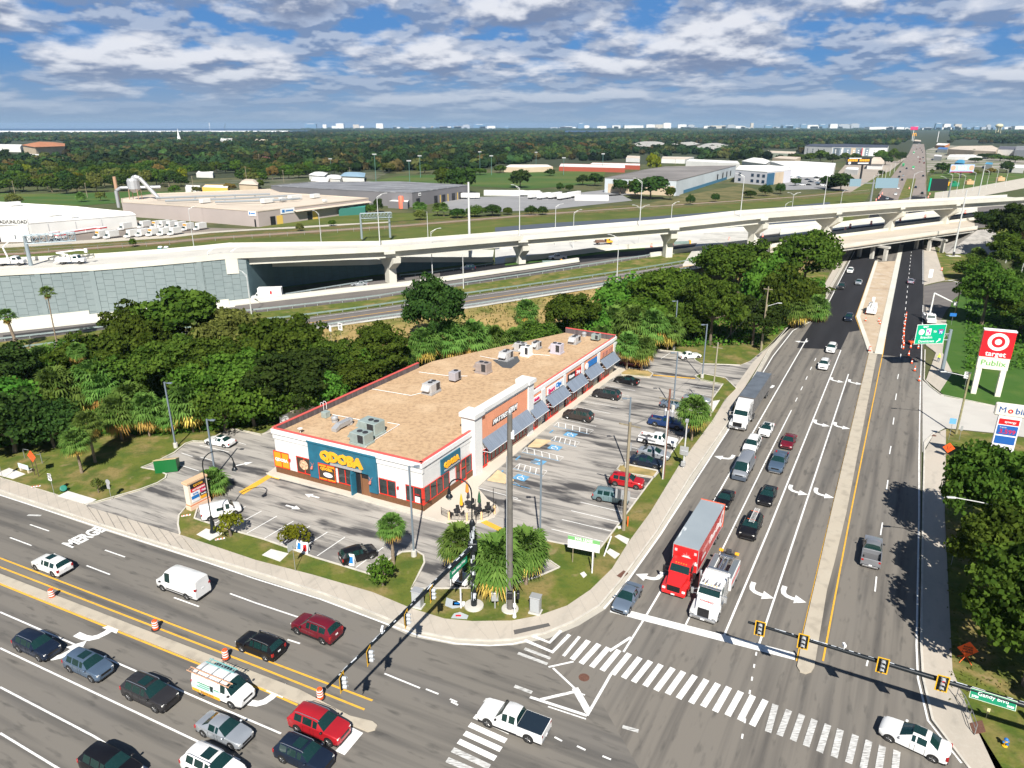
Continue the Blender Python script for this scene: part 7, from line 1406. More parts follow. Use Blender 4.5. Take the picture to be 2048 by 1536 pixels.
for u,v in ((110,473),(123,478),(137,472),(150,470),(163,468),(177,466),(130,466),(190,464),(205,463)): 
    r=E('cargo_trailer',G(u,v,0),'small white and red cargo trailer in the rental yard','trailer',rotaz(200),'small rental trailers in the yard'); part('ctb','box',r,lambda m:m.box(-2,2,-1,1,.5,2.2,0,.1),white); part('cts','red_stripe',r,lambda m:m.box(-2.03,2.03,-1.03,1.03,1.5,1.95),red)
V('saloon',113,483,90,'navy','dark saloon parked in the rental yard',lod=2)
for u,v in ((322,505),(334,505)): 
    r=E('portable_toilet',G(u,v,.3),'teal and white portable toilet beside the raised road','portable toilet',0,'portable toilets'); MB().box(-.7,.7,-.7,.7,0,2.,0,.03).build('cabin',M('teal_plastic',(.03,.2,.22),.6),r); MB().lathe([(.95,2.),(.7,2.35),(.2,2.45)],8).build('roof',pwhite,r)
cols=['white','navy','silver','darkred','black','greyblue','white','silver']; GFT='distant cars on the road beyond the bridges'
for i,(u,v,c_,az) in enumerate(((1787,364,'cherry',209),(1796,378,'white',209),(1804,361,'navy',209),(1798,355,'black',209),(1806,353,'silver',209),(1800,345,'navy',209),(1813,338,'navy',209),(1791,390,'white',209),(1774,399,'silver',209),(1831,376,'navy',29),(1844,388,'black',29),(1846,353,'navy',29),(1836,315,'white',29),(1840,319,'darkred',29),(1846,316,'navy',29),(1839,325,'darkred',29),(1847,323,'silver',29),(1848,327,'darkred',29),(1829,303,'white',209),(1833,299,'black',209),(1836,295,'silver',29),(1840,297,'darkred',29),(1843,301,'navy',29),(1845,305,'black',29),(1834,291,'white',209),(1838,288,'white',29),(1826,296,'silver',209))): V('crossover',u,v,az,c_,'distant %s car on the road beyond the bridges'%dict(cherry='bright red',darkred='dark red',navy='dark blue').get(c_,c_),GFT+' '+c_.replace('cherry','bright red'),lod=2)
boxtruck(G(1806,333,0),209,8,'green box truck on the far road',cab='green',box=M('green_box',(.04,.4,.15)),detail=False,name='box_truck'); boxtruck(G(1826,339,0),209,8,'white box truck near the green one on the far road',detail=False); boxtruck(G(1827,308,0),209,8,'white box truck at the distant junction',detail=False)
g_=random.Random(9)
for i in range(26): u=g_.uniform(1580,1655); v=g_.uniform(353,372); c_=g_.choice(['white','navy','silver','black','greyblue']); V('saloon',u,v,120,c_,'%s car in the car park beside the pale office'%dict(navy='dark blue',greyblue='grey blue').get(c_,c_),'parked cars beside the pale office, '+c_,lod=2)
gt='single trees among the buildings beyond the expressway'
for i,(k,u,b,t,w,m_) in enumerate([('mid0',920,388,330,60,'dark'),('mid1',890,380,334,50,'oak'),('mid2',1040,376,340,48,'dark'),('mid0',1240,388,356,34,'dark'),('mid1',1300,398,352,74,'dark'),('mid2',1270,392,358,40,'oak'),('mid0',1340,400,372,24,'oak'),('mid1',1190,372,346,34,'dark'),('mid2',1165,370,350,30,'dark'),('mid0',1680,382,344,52,'dark'),('mid1',1655,378,352,36,'dark'),('mid2',1120,384,366,18,'dark'),('mid0',1138,384,368,18,'dark'),('bush0',30,412,388,34,'olive'),('bush1',742,428,410,24,'oak'),('bush2',757,425,395,20,'dark'),('bush0',950,434,412,38,'oak'),('bush1',985,432,411,42,'dark'),('bush2',915,436,416,36,'dark'),('bush0',1062,430,412,28,'dark'),('bush1',1085,430,414,24,'dark'),('bush2',1015,430,414,20,'oak'),('bush0',840,440,420,26,'olive'),('bush1',600,462,448,18,'olive'),('bush2',664,452,440,16,'oak'),('bush1',267,494,478,16,'oak'),('bush0',1380,410,390,20,'dark'),('bush1',1430,404,388,18,'dark'),('bush2',1500,396,380,26,'dark'),('bush0',1530,392,370,26,'dark'),('bush1',1560,388,368,22,'dark'),('mid0',1590,372,355,20,'dark'),('mid2',1885,347,326,36,'dark'),('mid1',2000,322,310,40,'oak'),('mid0',1975,318,306,40,'dark'),('mid2',2030,325,312,36,'oak'),('mid0',1950,325,314,30,'dark'),('mid1',2012,345,322,28,'dark'),('bush0',1950,350,340,24,'olive'),('mid2',1980,350,336,22,'rust'),('mid0',1770,330,310,30,'dark'),('mid1',1760,325,300,30,'oak'),('mid2',1785,322,298,26,'oak'),('mid0',1800,325,302,24,'dark'),('mid1',1640,324,300,32,'oak'),('mid2',1665,326,308,28,'dark'),('mid0',1620,324,304,30,'oak'),('mid1',1600,322,308,30,'oak'),('mid2',1690,322,306,26,'oak'),('mid1',1710,322,306,20,'oak'),('bush2',1762,352,340,14,'dark'),('mid0',395,388,372,20,'olive'),('mid1',350,388,370,22,'oak'),('mid2',520,378,360,22,'oak'),('mid0',202,402,382,20,'olive'),('mid1',460,382,366,24,'rust'),('mid2',1100,352,338,24,'dark'),('mid0',960,350,335,30,'oak'),('mid1',1000,346,330,30,'oak')]):
    tree(k,u,b,t,w,'tree or bush among the buildings beyond the expressway',gt,m_,z=0.)
for u,b,t,w in ((835,425,403,22),(845,426,404,22),(875,432,406,24),(888,433,405,24),(163,404,384,22),(1900,352,335,18),(1946,312,298,12),(1862,352,338,10),(1916,310,300,10)): palm(u,b,t,w,'small palm beyond the expressway','palms beyond the expressway',z=0.,skirt=False)
r=E('railway_fence',G(146,502,0),'wire fence on posts along the railway behind the expressway','fence'); m=MB(); fp=[p-r.location for p in px(FEN,0.)]
m.ribbon([p for p in fp],.03,1.7,1.78); m.ribbon(fp,.03,.9,.95); m.build('wires',steel,r); o=MB().box(-.06,.06,-.06,.06,0,1.8).build('post',steel,r); n_=0
for i in range(1,5):
    L=(fp[i+1]-fp[i]).length; k=int(L/7)
    for q in range(k):
        if n_>95: break
        d=o.copy(); COL.objects.link(d); d.parent=r; d.location=fp[i].lerp(fp[i+1],q/k); n_+=1
cm=M('cloud_white',(.85,.86,.88),1.)
def cloud(cx_,cy_,rx,ry,n,seed):
    g=np.random.default_rng(seed); vs=[];fs=[];o=0
    for i in range(n):
        a=g.uniform(0,6.28); q=g.uniform(0,1)**.5; c=np.array([cx_+math.cos(a)*q*rx,cy_+math.sin(a)*q*ry,900+g.uniform(-15,40)]); r_=g.uniform(.18,.34)*min(rx,ry)
        vs.append(iv*(1+.15*np.sin(iv[:,:1]*5+i))*np.array([r_*1.4,r_,r_*.45])+c); fs.append(it+o); o+=len(iv)
    me=npmesh('cloud',np.concatenate(vs),np.zeros((0,4)),None,cm,None,np.concatenate(fs)); ob=bpy.data.objects.new('cloud',me); COL.objects.link(ob); ST(ob)
grp=M('pole_blue_grey',(.17,.21,.25),.5,.2); wp_=M('lamp_post_white',(.62,.63,.62),.5,.2); blkp=M('signal_black',(.012,.016,.02),.35,.2); chip=M('primer_chips',(.62,.66,.70),.6); cpole=M('brown_concrete_pole',(.135,.125,.11),.85,var=.15,vs=1)
def lot_lamp(u,v,vt,az,label):
    z=.1; h=HT(u,v,z,vt); r=E('parking_lamp',G(u,v,z),label,'lamp post',0,'square headed lamps around the car park'); MB().lathe([(.32,-.1),(.32,.75),(.28,.8)],14).build('base',conc,r); MB().box(-.1,.1,-.1,.1,.8,h).build('pole',grp,r)
    d=hd(az); m=MB(); m.T=Matrix.Rotation(rotaz(az),4,'Z'); m.box(.1,.55,-.04,.04,h-.18,h-.08); m.box(.5,1.15,-.2,.2,h-.22,h-.06,0,.02); m.build('lamp_head',grp,r)
lot_lamp(352,895,764,95,'grey lamp at the edge of the left lawn behind the green skip'); lot_lamp(431,950,838,95,'grey lamp behind the small palm by the tenants sign'); lot_lamp(828,1112,932,80,'grey lamp on the grass peninsula before the shop corner')
lot_lamp(1080,1085,921,270,'grey lamp left of the lease sign'); lot_lamp(1253,934,795,270,'grey lamp on the dry island by the navy saloon'); lot_lamp(1346,818,704,270,'grey lamp beside the wired pole north of the pickups'); lot_lamp(1404,756,648,270,'grey lamp on the round end of the grass by the rear drive'); lot_lamp(1347,700,601,270,'grey lamp on the north lawn behind the far stalls')
def lamp(u,v,vt,z,az,label,arms=1,al=2.4,group='white street lamps of the expressway',rr=.11,mat=None,head=True):
    h=HT(u,v,z,vt); r=E('street_lamp',G(u,v,z),label,'street lamp',0,group); MB().tube((0,0,0),(0,0,h-.9 if arms else h),rr*1.4,rr*.7,10).build('pole',mat or wp_,r)
    for i in range(arms):
        a=az+180*i; m=MB(); m.T=Matrix.Rotation(rotaz(a),4,'Z'); m.tube((0,0,h-1.0),(al*.55,0,h-.25),rr*.55,n=6); m.tube((al*.55,0,h-.25),(al,0,h),rr*.45,n=6); m.tube((0,0,h-1.6),(al*.6,0,h-.3),rr*.3,n=5); m.build('arm',mat or wp_,r)
        m=MB(); m.T=Matrix.Rotation(rotaz(a),4,'Z'); m.box(al-.1,al+.7,-.18,.18,h-.06,h+.08,0,.03); m.build('lamp_head',mat or wp_,r)
    return r
lx='white lamp along the elevated road or ramps'
zv=lambda u: lerpl([(-250,topw[0].z),(470,topw[7].z),(787,pc[0][1]),(1045,pc[1][1]),(1338,pc[2][1]),(1516,pc[3][1]),(1664,pc[4][1]),(1791,pc[5][1]),(1902,pc[6][1])],u)
for u,v,vt,z,az,n in ((760,493,387,zv(760),60,1),(1039,474,370,zv(1039),300,1),(1279,454,357,zv(1279),300,1),(1480,436,347,zv(1480),300,1),(1645,424,350,zv(1645),60,0),(1819,402,343,zv(1819),120,1),(865,552,457,ze(865)+.1,75,1),(927,577,508,ze(927),60,0),(503,628,542,ze(503),300,1),(474,603,496,ze(474),60,1),(428,597,497,ze(428),60,1),(1233,571,470,ze(1233),290,1),(1277,493,410,ze(1277),270,2),(1110,490,408,ze(1110),70,1),(1146,496,420,ze(1146),70,1),(1340,470,404,ze(1340),70,1),(390,507,413,2.,60,1),(643,490,422,3.,300,1),(856,476,423,3.,60,0),(1581,440,385,4.,270,2),(1678,430,380,4.,70,1),(1566,450,404,4.,70,1)):
    lamp(u,v,vt,z,az,lx,n)
for u,v,vt in ((1898,390,347),(1912,388,346),(1925,385,349),(1945,382,343),(1972,377,340),(1990,374,337),(2010,372,338),(1885,395,353)): lamp(u,v,vt,.1,290,'white lamp along the slip road on the far right',1,3.,'white lamps along the far right slip road')
for u,v,vt,rr,l in ((1955,400,330,.3,'tall thick mast at the right beyond the viaduct'),(940,527,364,.42,'thick white high mast rising behind the viaduct at centre')): 
    o=MB().tube((0,0,0),(0,0,HT(u,v,ze(u) if u<1700 else 0,vt)),rr*1.1,rr*.7,12).build('high_mast',wp_,None,50,G(u,v,ze(u) if u<1700 else 0)); tag(o,l,'mast')
r=E('high_mast',G(1906,512,.1),'tall white mast on a concrete pad in front of the bridges','mast'); MB().tube((0,0,0),(0,0,HT(1906,512,.1,380)),.36,.2,12).build('pole',wp_,r,50); MB().box(-2.2,2.2,-1.2,1.2,-.1,.2).build('pad',conc,r); MB().box(-.5,.2,-.7,-.3,.2,1.6,0,.05).build('winch_box',darkm,r)
for u,v,vt,az,l in ((2035,577,517,60,'white lamp in the green belt, left of the right edge'),(2011,526,483,90,'short white lamp by the grass slope on the right')): lamp(u,v,vt,.1,az,l,1,1.2,None)
for u,v,vt in ((663,348,318),(752,363,309),(820,372,322),(841,355,312),(960,338,304),(983,350,312),(1072,330,305),(1127,350,316),(1205,340,308)):
    r=E('floodlight',G(u,v,0),'green floodlight mast by the playing field','floodlight',0,'floodlights around the playing field'); h=HT(u,v,0,vt); MB().tube((0,0,0),(0,0,h),.25,.15,6).build('pole',M('pole_green',(.10,.22,.20),.6),r); MB().box(-1.8,1.8,-.2,.2,h-.3,h+.7).build('lamp_bank',alum,r)
def upole(u,v,vt,z,label,group=None,arms=((0,1.1),),r0=.16,mat=wood,lean=0,extra=None,az=30,al=None):
    h=HT(u,v,z,vt); r=E('utility_pole',G(u,v,z),label,'utility pole',rotaz(az),group); MB().tube((0,0,-.2),(lean,0,h),r0*1.15,r0*.8,10).build('pole',mat,r,50)
    for dz,w_ in arms: MB().box(lean-.06,lean+.06,-w_,w_,h-.35-dz,h-.2-dz).build('crossarm',wood,r)
    return r,h
gu='utility poles beyond the expressway'
for u,v,vt in ((175,395,366),(285,326,305),(130,336,314),(283,386,358),(340,386,366),(388,385,352),(495,374,333),(437,316,302),(520,333,308),(568,365,340),(700,350,335),(1350,330,318),(1460,300,290),(555,300,292),(1850,372,345),(30,388,362)): upole(u,v,vt,0.,'wooden pole standing among the far buildings and trees',gu,((0,1.2),),.2)
for u,v,vt in ((1752,378,345),(1762,368,340),(1770,360,336),(1779,352,330),(1788,345,325),(1742,388,350)): upole(u,v,vt,0.,'pale pole along the far road','pale poles along the far road',(),.18,wp_)
r,h=upole(1247,1060,845,.12,'tall pale wooden pole with a crossarm by the road verge',None,((.1,1.3),),.2); m=MB(); m.lathe([(.24,h-3.6),(.24,h-2.7)],12,(.3,0,0)); m.build('transformer',alum,r); MB().tube((.2,-.1,0),(.16,-.1,h-3.),.04,n=6).build('conduit',alum,r)
r,h=upole(1326,957,778,.12,'wired pole with rusty top, transformers and a white conduit',None,((1.2,1.4),),.17,M('rust_wood',(.20,.09,.06),.85)); m=MB()
for y in (-.45,0,.45): m.lathe([(.24,h-3.9),(.26,h-3.2),(.1,h-2.9)],10,(.3,y,0))
m.build('transformer',alum,r); MB().tube((-.2,0,0),(-.16,0,h-3.),.1,n=8).build('conduit',wp_,r)
upole(1421,832,685,.12,'slim pole with a short crossarm beside the white tractor',None,((.6,.8),),.13,M('pole_tan',(.33,.30,.22),.8)); upole(1521,702,573,.12,'wooden pole with lamp arm at the end of the north lawn',None,((.3,.9),),.15)
r,h=upole(1366,935,838,.12,'short white pole carrying meter boxes by the bushy palm',None,(),.11,wp_); m=MB(); m.box(-.25,.25,-.5,.5,2.,2.7,0,.03); m.box(-.3,.1,-.3,.3,.3,1.,0,.05); m.box(-.2,.2,-.2,.25,h-.5,h,0,.05); m.build('meter_boxes',alum,r)
for u,v,vt,l in ((1563,604,545,'leaning utility pole in the palms by the bridge, front one'),(1572,590,520,'taller utility pole in the palms by the bridge'),(1590,585,530,'utility pole behind the palms nearest the bridge')): upole(u,v,vt,.1,l,None,((0,1.2),(1.,.9)),.14,M('pole_pale',(.42,.40,.35),.8))
r=E('concrete_pole',G(1020,1218,.12),'thick brown concrete pole in front of the shops','utility pole'); h=HT(1020,1218,.12,828); MB().tube((0,0,0),(0,0,h),.32,.24,12).build('pole',cpole,r,50); m=MB(); m.tube((-.33,0,0),(-.28,0,h*.8),.06,n=8); m.build('conduit',alum,r); MB().lathe([(.9,-.05),(.85,.12)],16).build('base',conc,r); MB().lathe([(.16,h),(.2,h+.2),(.1,h+.5)],10).build('top_fitting',alum,r); MB().box(.1,.4,-.3,.3,h-2.4,h-1.7,0,.04).build('white_box',pwhite,r)
def woodlamp(u,v,vt,az,al,label,z=.1,lean=0.):
    h=HT(u,v,z,vt); r=E('street_lamp',G(u,v,z),label,'street lamp',rotaz(az)); MB().tube((0,0,0),(lean,0,h),.17,.13,10).build('pole',M('yellowed_wood',(.27,.25,.13),.85,var=.2,vs=2),r,50); m=MB(); m.path([(lean,0,h-.5),(al*.5,0,h-.1),(al,0,h+.25)],[.06,.05,.05],7); m.build('arm',wp_,r); MB().box(al-.1,al+.8,-.16,.16,h+.18,h+.32,0,.04).build('lamp_head',wp_,r); return r
woodlamp(1912,868,748,275,3.6,'leaning wooden lamp pole by the concrete driveway'); woodlamp(1958,1150,1003,275,4.4,'wooden lamp pole rising out of the oaks, arm over the sidewalk'); woodlamp(1908,636,563,275,2.6,'wooden lamp pole with orange sleeve near the side street')
woodlamp(1523,700,608,95,2.2,'lamp arm over the sidewalk at the north lawn')
def swan(root,p0,h,reach,az,r0,head=True):
    T=Matrix.Translation(p0)@Matrix.Rotation(rotaz(az),4,'Z'); m=MB(); m.T=T; R_=reach/2; pts=[(0,0,0),(0,0,h-R_)]+[(R_-R_*math.cos(a),0,h-R_+R_*math.sin(a)) for a in [PI*i/9 for i in range(1,10)]]
    m.path(pts,.07,8); m.build('curved_arm',blkp,root,50); m=MB(); m.T=T; x=reach; z0=h-R_; m.lathe([(.06,z0+.05),(.12,z0-.1),(.2,z0-.5),(.16,z0-.6),(.34,z0-.85),(.36,z0-.95)],12,(x,0,0)); m.build('lantern',blkp,root,50); m=MB(); m.T=T; m.lathe([(.3,z0-.96),(.2,z0-1.2),(.05,z0-1.25)],12,(x,0,0)); m.build('globe',lampw,root,50)
r=E('street_lamp',G(427,1064,.15),'black swan neck street lamp beside the tenants sign','street lamp'); h=HT(427,1064,.15,905)
MB().lathe([(.42,0),(.40,.25),(.28,.5),(.24,1.4),(.14,1.6),(.11,2.2)],12).build('base',blkp,r,50); swan(r,Vector((0,0,2.)),h-2.,3.4,75,0)
pb=G(948,1212,.12); r=E('signal_mast',pb,'black peeling signal mast with a long arm over the cross road','traffic signal'); hp=HT(948,1212,.12,1050); za=HT(948,1212,.12,1092)
MB().lathe([(1.0,-.05),(.98,.15),(.5,.17)],20).build('footing',conc,r); MB().tube((0,0,.1),(0,0,hp),.32,.26,14).build('pole',blkp,r,50); MB().lathe([(.28,hp),(.34,hp+.1),(.2,hp+.5),(.12,hp+.6)],12).build('pole_cap',blkp,r,50)
swan(r,Vector((0,0,hp+.5)),HT(948,1212,.12,963)-hp-.5,2.4,292,0)
chp=MB(); gg=random.Random(3)
for i in range(26):
    a=gg.uniform(-2.6,-.6); z=gg.uniform(.6,hp-.3); w_=gg.uniform(.05,.13); h_=gg.uniform(.2,.7); rr=.325-.06*z/hp
    chp.add([(math.cos(a+d)*rr,math.sin(a+d)*rr,z+e) for d,e in ((-w_/.3,0),(w_/.3,0),(w_/.3,h_),(-w_/.3,h_))],[(0,1,2,3)])
chp.build('paint_chips',chip,r)
e1=G(655,1386,za+.12)-pb; e1.z=za+.5; st=Vector((0,0,za)); D=(e1-st); m=MB(); m.path([tuple(st),tuple(st+D*.5),tuple(e1)],[.24,.18,.11],12); arm=m.build('mast_arm',blkp,r,50)
chp=MB(); dn=D.normalized(); sdv=Vector((0,0,1)).cross(dn).normalized()
for i in range(60):
    f=gg.uniform(.03,.97)**1.2; c=st+D*f; rad=.24-.13*f; a=gg.uniform(.3,2.2); nn=(Vector((0,0,1))*math.sin(a)+sdv*(-math.cos(a))*1.0); l=gg.uniform(.08,.35); tt=dn.cross(nn)*gg.uniform(.02,.05); c=c+nn*(rad+.012); chp.add([tuple(c-dn*l-tt),tuple(c+dn*l-tt),tuple(c+dn*l+tt),tuple(c-dn*l+tt)],[(0,1,2,3)])
chp.build('paint_chips',chip,r)
MB().box(-.45,.45,-.36,.36,za-.45,za+.45,0,.05).build('arm_plate',blkp,r)
lensr=M('lens_dark',(.02,.015,.015),.2); lens_on=M('lens_red_lit',(.8,.03,.02),.3,emit=1.2)
def head_(parent,c,faceaz,lit=False,nw=3):
    T=Matrix.Translation(c)@Matrix.Rotation(rotaz(faceaz),4,'Z'); m=MB(); m.T=T; H=1.15
    m.box(-.12,.1,-.2,.2,-H/2,H/2,0,.03); hb=m.build('signal_head',blkp,parent)
    m=MB(); m.T=T; 
    for a in ((-.42,-.34,-.72,.72),(.34,.42,-.72,.72),(-.34,.34,-.72,-.64),(-.34,.34,.64,.72)): m.box(.02,.05,a[0],a[1],a[2],a[3])
    m.build('yellow_border',yellowp,hb); m=MB(); m.T=T; m.box(.0,.019,-.34,.34,-.64,.64); m.build('backplate',blkp,hb)
    for i in range(3):
        z=.38-.38*i; m=MB(); m.T=T; n=10
        for q in range(n):
            a0=R(-30+240*q/n);a1=R(-30+240*(q+1)/n); m.quad((.1,.17*math.cos(a0),z+.17*math.sin(a0)),(.1,.17*math.cos(a1),z+.17*math.sin(a1)),(.42,.16*math.cos(a1),z+.16*math.sin(a1)),(.42,.16*math.cos(a0),z+.16*math.sin(a0)))
        m.build('visor',M('visor_pale_grey',(.42,.45,.48),.4),hb); m=MB(); m.T=T; m.tube((.1,0,z),(.13,0,z),.15,n=12); m.build('lens',lens_on if lit and i==0 else lensr,hb)
    return hb
for u,v in ((857,1192),(806,1244),(731,1320),(677,1374)):
    best=min((abs(PJ(pb+st+D*(k/400))-u+0),k) for k in range(401))[1]/400; c=st+D*best; head_(r,c+Vector((.22,-.1,-.45)),100); m=MB(); m.tube(tuple(c),tuple(c+Vector((.1,0,-1.0))),.04,n=6); m.build('hanger',alum,r)
k=min((abs(PJ(pb+st+D*(k/400))-765),k) for k in range(401))[1]/400; m=MB(); c=st+D*k; m.box(c.x-.1,c.x+.1,c.y-.3,c.y+.3,c.z+.35,c.z+.6,0,.03); m.tube(tuple(c),(c.x,c.y,c.z+.4),.04); m.build('camera',pwhite,r)
k0=min((abs(PJ(pb+st+D*(k/400))-935),k) for k in range(401))[1]/400; c=st+D*(k0+.09); T=frame(tuple(c+Vector((0,-.05,-.75))-dn*.2+sdv*-.0),(-dn.x,-dn.y,0),(0,0,1)); m=MB(); m.T=T; m.box(-1.6,1.6,-.42,.42,-.02,.02); sg=m.build('street_name_sign',green,r); m=MB(); put_text(m,'Dale Mabry Hwy',.36,T@Matrix.Translation((0,.05,.03)),depth=.008,bold=.012); m.build('sign_letters',pwhite,sg)
zb=6.6; a0=G(1496,1244,zb); a1=G(2056,1412,zb); q=a1+(a1-a0).normalized()*6; r=E('signal_mast',Vector((q.x,q.y,.1)),'long black signal arm with four yellow framed heads across the divided road','traffic signal'); o_=r.location
MB().tube((0,0,0),(0,0,8.5),.3,.25,12).build('pole',blkp,r,50); m=MB(); m.path([tuple(a0-o_),tuple((a0+a1)/2-o_),tuple(q-o_+Vector((0,0,zb-.1)) if 0 else Vector((0,0,zb-.1)))],[.11,.18,.25],12); m.build('mast_arm',blkp,r,50)
dv=(a1-a0); dn=dv.normalized(); chp=MB()
for i in range(46): f=gg.uniform(.02,1.1); c=a0+dv*f-o_+Vector((0,-.0,.11+.12*f+.012)); l=gg.uniform(.06,.25); t=Vector((-dn.y,dn.x,0))*gg.uniform(.02,.05); chp.add([tuple(c-dn*l-t),tuple(c+dn*l-t),tuple(c+dn*l+t),tuple(c-dn*l+t)],[(0,1,2,3)])
chp.build('paint_chips',chip,r)
for u,lit in ((1521,0),(1608,0),(1765,0),(1884,1)):
    k=min((abs(PJ(a0+dv*(k/400))-u),k) for k in range(440))[1]/400; c=a0+dv*k-o_; head_(r,c+Vector((-.15,-.3,-.02)),205,lit)
k=min((abs(PJ(a0+dv*(k/400))-1687),k) for k in range(440))[1]/400; c=a0+dv*k-o_; m=MB(); m.tube((c.x,c.y,c.z),(c.x,c.y,c.z+.5),.04); m.box(c.x-.1,c.x+.1,c.y-.15,c.y+.25,c.z+.4,c.z+.65,0,.03); m.build('camera',pwhite,r)
k=min((abs(PJ(a0+dv*(k/400))-1980),k) for k in range(440))[1]/400; c=a0+dv*k-o_+Vector((.05,-.28,-.15)); T=frame(tuple(c),dn,(0,0,1)); T=T@Matrix.Rotation(R(-18),4,'X'); m=MB(); m.T=T; m.box(-1.45,1.45,-.38,.38,-.02,.02); sg=m.build('street_name_sign',M('sign_rim',(.6,.66,.55),.5),r); m=MB(); m.T=T; m.box(-1.41,1.41,-.34,.34,.021,.03); m.build('sign_face',green,sg)
m=MB(); put_text(m,'Gandy Blvd',.42,T@Matrix.Translation((0,.1,.035)),depth=.008,bold=.003); put_text(m,'3700',.22,T@Matrix.Translation((-1.1,-.18,.035)),depth=.008,bold=.01); put_text(m,'3600',.22,T@Matrix.Translation((1.1,-.18,.035)),depth=.008,bold=.01); m.build('sign_letters',pwhite,sg)
def post(m,x,y,h,r=.03,z0=0): m.tube((x,y,z0),(x,y,h),r,n=6)
def signboard(u,v,z,az,label,w,h,zc,mat,name='road_sign',posts=(0,),txt=(),tilt=0.,cat='sign',pm=None,frame_=None,group=None):
    """az is the way the face looks"""
    r=E(name,G(u,v,z),label,cat,R(180-az)+PI,group)   # local -y is the face
    m=MB(); [post(m,x,0,zc) for x in posts]; m.build('post',pm or steel,r) if len(posts)==1 else [MB().tube((x,0,0),(x,0,zc),.045,n=6).build('post',pm or steel,r) for x in posts]
    T=frame((0,-.06,zc),(1,0,0),(0,0,1))@Matrix.Rotation(R(tilt),4,'Z'); m=MB(); m.T=T; m.box(-w/2,w/2,-h/2,h/2,-.02,.02); f=m.build('panel',mat,r)
    for s,x,y,sz,mt in txt: m=MB(); put_text(m,s,sz,T@Matrix.Translation((x,y,.03)),depth=.01,bold=.012); m.build('sign_letters',mt,f)
    return r,T,f
def face(az): return R(180-az)
def diamond(u,v,z,az,label,s,zc,stand=False,posts=(-.5,.5),marks=None,pm=None):
    r=E('work_sign',G(u,v,z),label,'road work sign',face(az)); T=frame((0,-.06,zc),(1,0,0),(0,0,1)); m=MB(); m.T=T; d=s*.7071; m.prism([(0,-d),(d,0),(0,d),(-d,0)],-.015,.015); f=m.build('panel',M('orange_sheeting',(.88,.10,.015),.5),r)
    for x in posts: MB().tube((x,.0,0),(x,.0,zc),.04,n=6).build('post',pm or M('rusty_post',(.08,.05,.04),.8),r)
    if stand:
        for a in ((-.5,-.4),(.5,-.4),(-.5,.5),(.5,.5)): MB().tube((0,.05,.55),(a[0],a[1],0),.03,n=5).build('leg',orange,r)
    if marks: m=MB(); m.T=T; marks(m); m.build('sign_symbol',blk,f)
    return r
def face(az): return R(180-az)
def mk1(m): m.box(-.22,-.14,-.3,.3,.016,.03); m.add([(.0,-.32,.03),(.08,-.32,.03),(.08,-.05,.03),(.26,.12,.03),(.26,.32,.03),(.18,.32,.03),(.18,.15,.03),(0,-.02,.03)],[(0,1,2,3,4,5,6,7)])
def mk2(m):
    for t,y in (('ROAD',.25),('WORK',-.02),('AHEAD',-.28)): put_text(m,t,.27,Matrix.Translation((0,y,.02)),depth=.01,bold=.01)
diamond(74,952,.11,205,'plain orange diamond sign on two rusty posts on the left lawn',1.25,3.05,posts=(-.42,.42))
diamond(1893,915,.1,200,'orange lane shift diamond sign at the top of the east sidewalk',1.15,1.6,posts=(0,),marks=mk1)
diamond(1929,1322,.1,200,'orange diamond road work sign on a low stand near the oak trunk',1.2,1.35,stand=True,posts=(0,),marks=mk2)
r,T,f=signboard(109,990,.11,200,'west and route shield sign by the left sidewalk',.62,.34,3.0,pwhite,txt=(('WEST',0,0,.24,blk),)); r.rotation_euler[2]=face(200)
m=MB(); T2=frame((0,-.06,2.45),(1,0,0),(0,0,1)); m.T=T2; m.prism([(-.36,-.3),(0,-.38),(.36,-.3),(.38,0),(.32,.34),(-.32,.34),(-.38,0)],-.02,.02); f=m.build('shield',blk,r); m=MB(); m.T=T2; m.prism([(-.32,-.27),(0,-.34),(.32,-.27),(.34,0),(.28,.3),(-.28,.3),(-.34,0)],.021,.03); f2=m.build('shield_face',pwhite,f); m=MB(); put_text(m,'92',.5,T2@Matrix.Translation((0,0,.035)),depth=.01,bold=.012); m.build('sign_letters',blk,f)
def simple(u,v,z,az,label,w,h,zc,mat,**k):
    r,T,f=signboard(u,v,z,az,label,w,h,zc,mat,**k); r.rotation_euler[2]=face(az); return r,T,f
r,T,f=simple(223,999,.12,200,'round grey sign back with a square plate below, by the lot entrance',.5,.62,1.9,alum); MB().tube((0,-.02,2.55),(0,.02,2.55),.38,n=16).build('round_plate',alum,r)
simple(6,958,.12,200,'blue and white bus stop sign at the left edge',.42,.95,2.75,M('bus_blue',(.05,.25,.5),.5))
r,T,f=simple(1928,780,.1,207,'speed limit sign on the turf beside the leaning lamp pole',1.0,1.25,2.9,pwhite,txt=(('SPEED',0,.42,.26,blk),('LIMIT',0,.15,.26,blk),('45',0,-.28,.58,blk)))
simple(683,682,ze(683),215,'speed limit sign beside the slip road',1.3,1.6,3.2,pwhite,txt=(('LIMIT',0,.45,.36,blk),('55',0,-.2,.8,blk))); simple(663,684,ze(663),215,'narrow blank sign plate left of the slip road speed limit sign',.7,1.3,3.,pwhite)
simple(1858,566,.08,200,'small white signs stacked on a post at the foot of the bridge',1.1,2.6,3.,pwhite); simple(1902,650,.1,200,'blue route markers cluster by the side street',1.4,.8,2.6,M('route_blue',(.02,.16,.5),.5))
simple(1897,880,.1,200,'blue and white route markers by the concrete driveway',.9,.9,3.2,M('route_pale_blue',(.15,.4,.65),.5))
simple(1902,1130,.1,330,'pale blank sign panel leaning out of the oaks over the sidewalk',1.6,1.0,2.6,M('pale_sign_back',(.5,.55,.6),.5)); simple(1918,880,.1,200,'grey signal box and bracket among the bushes by the driveway',.3,.8,2.,alum)
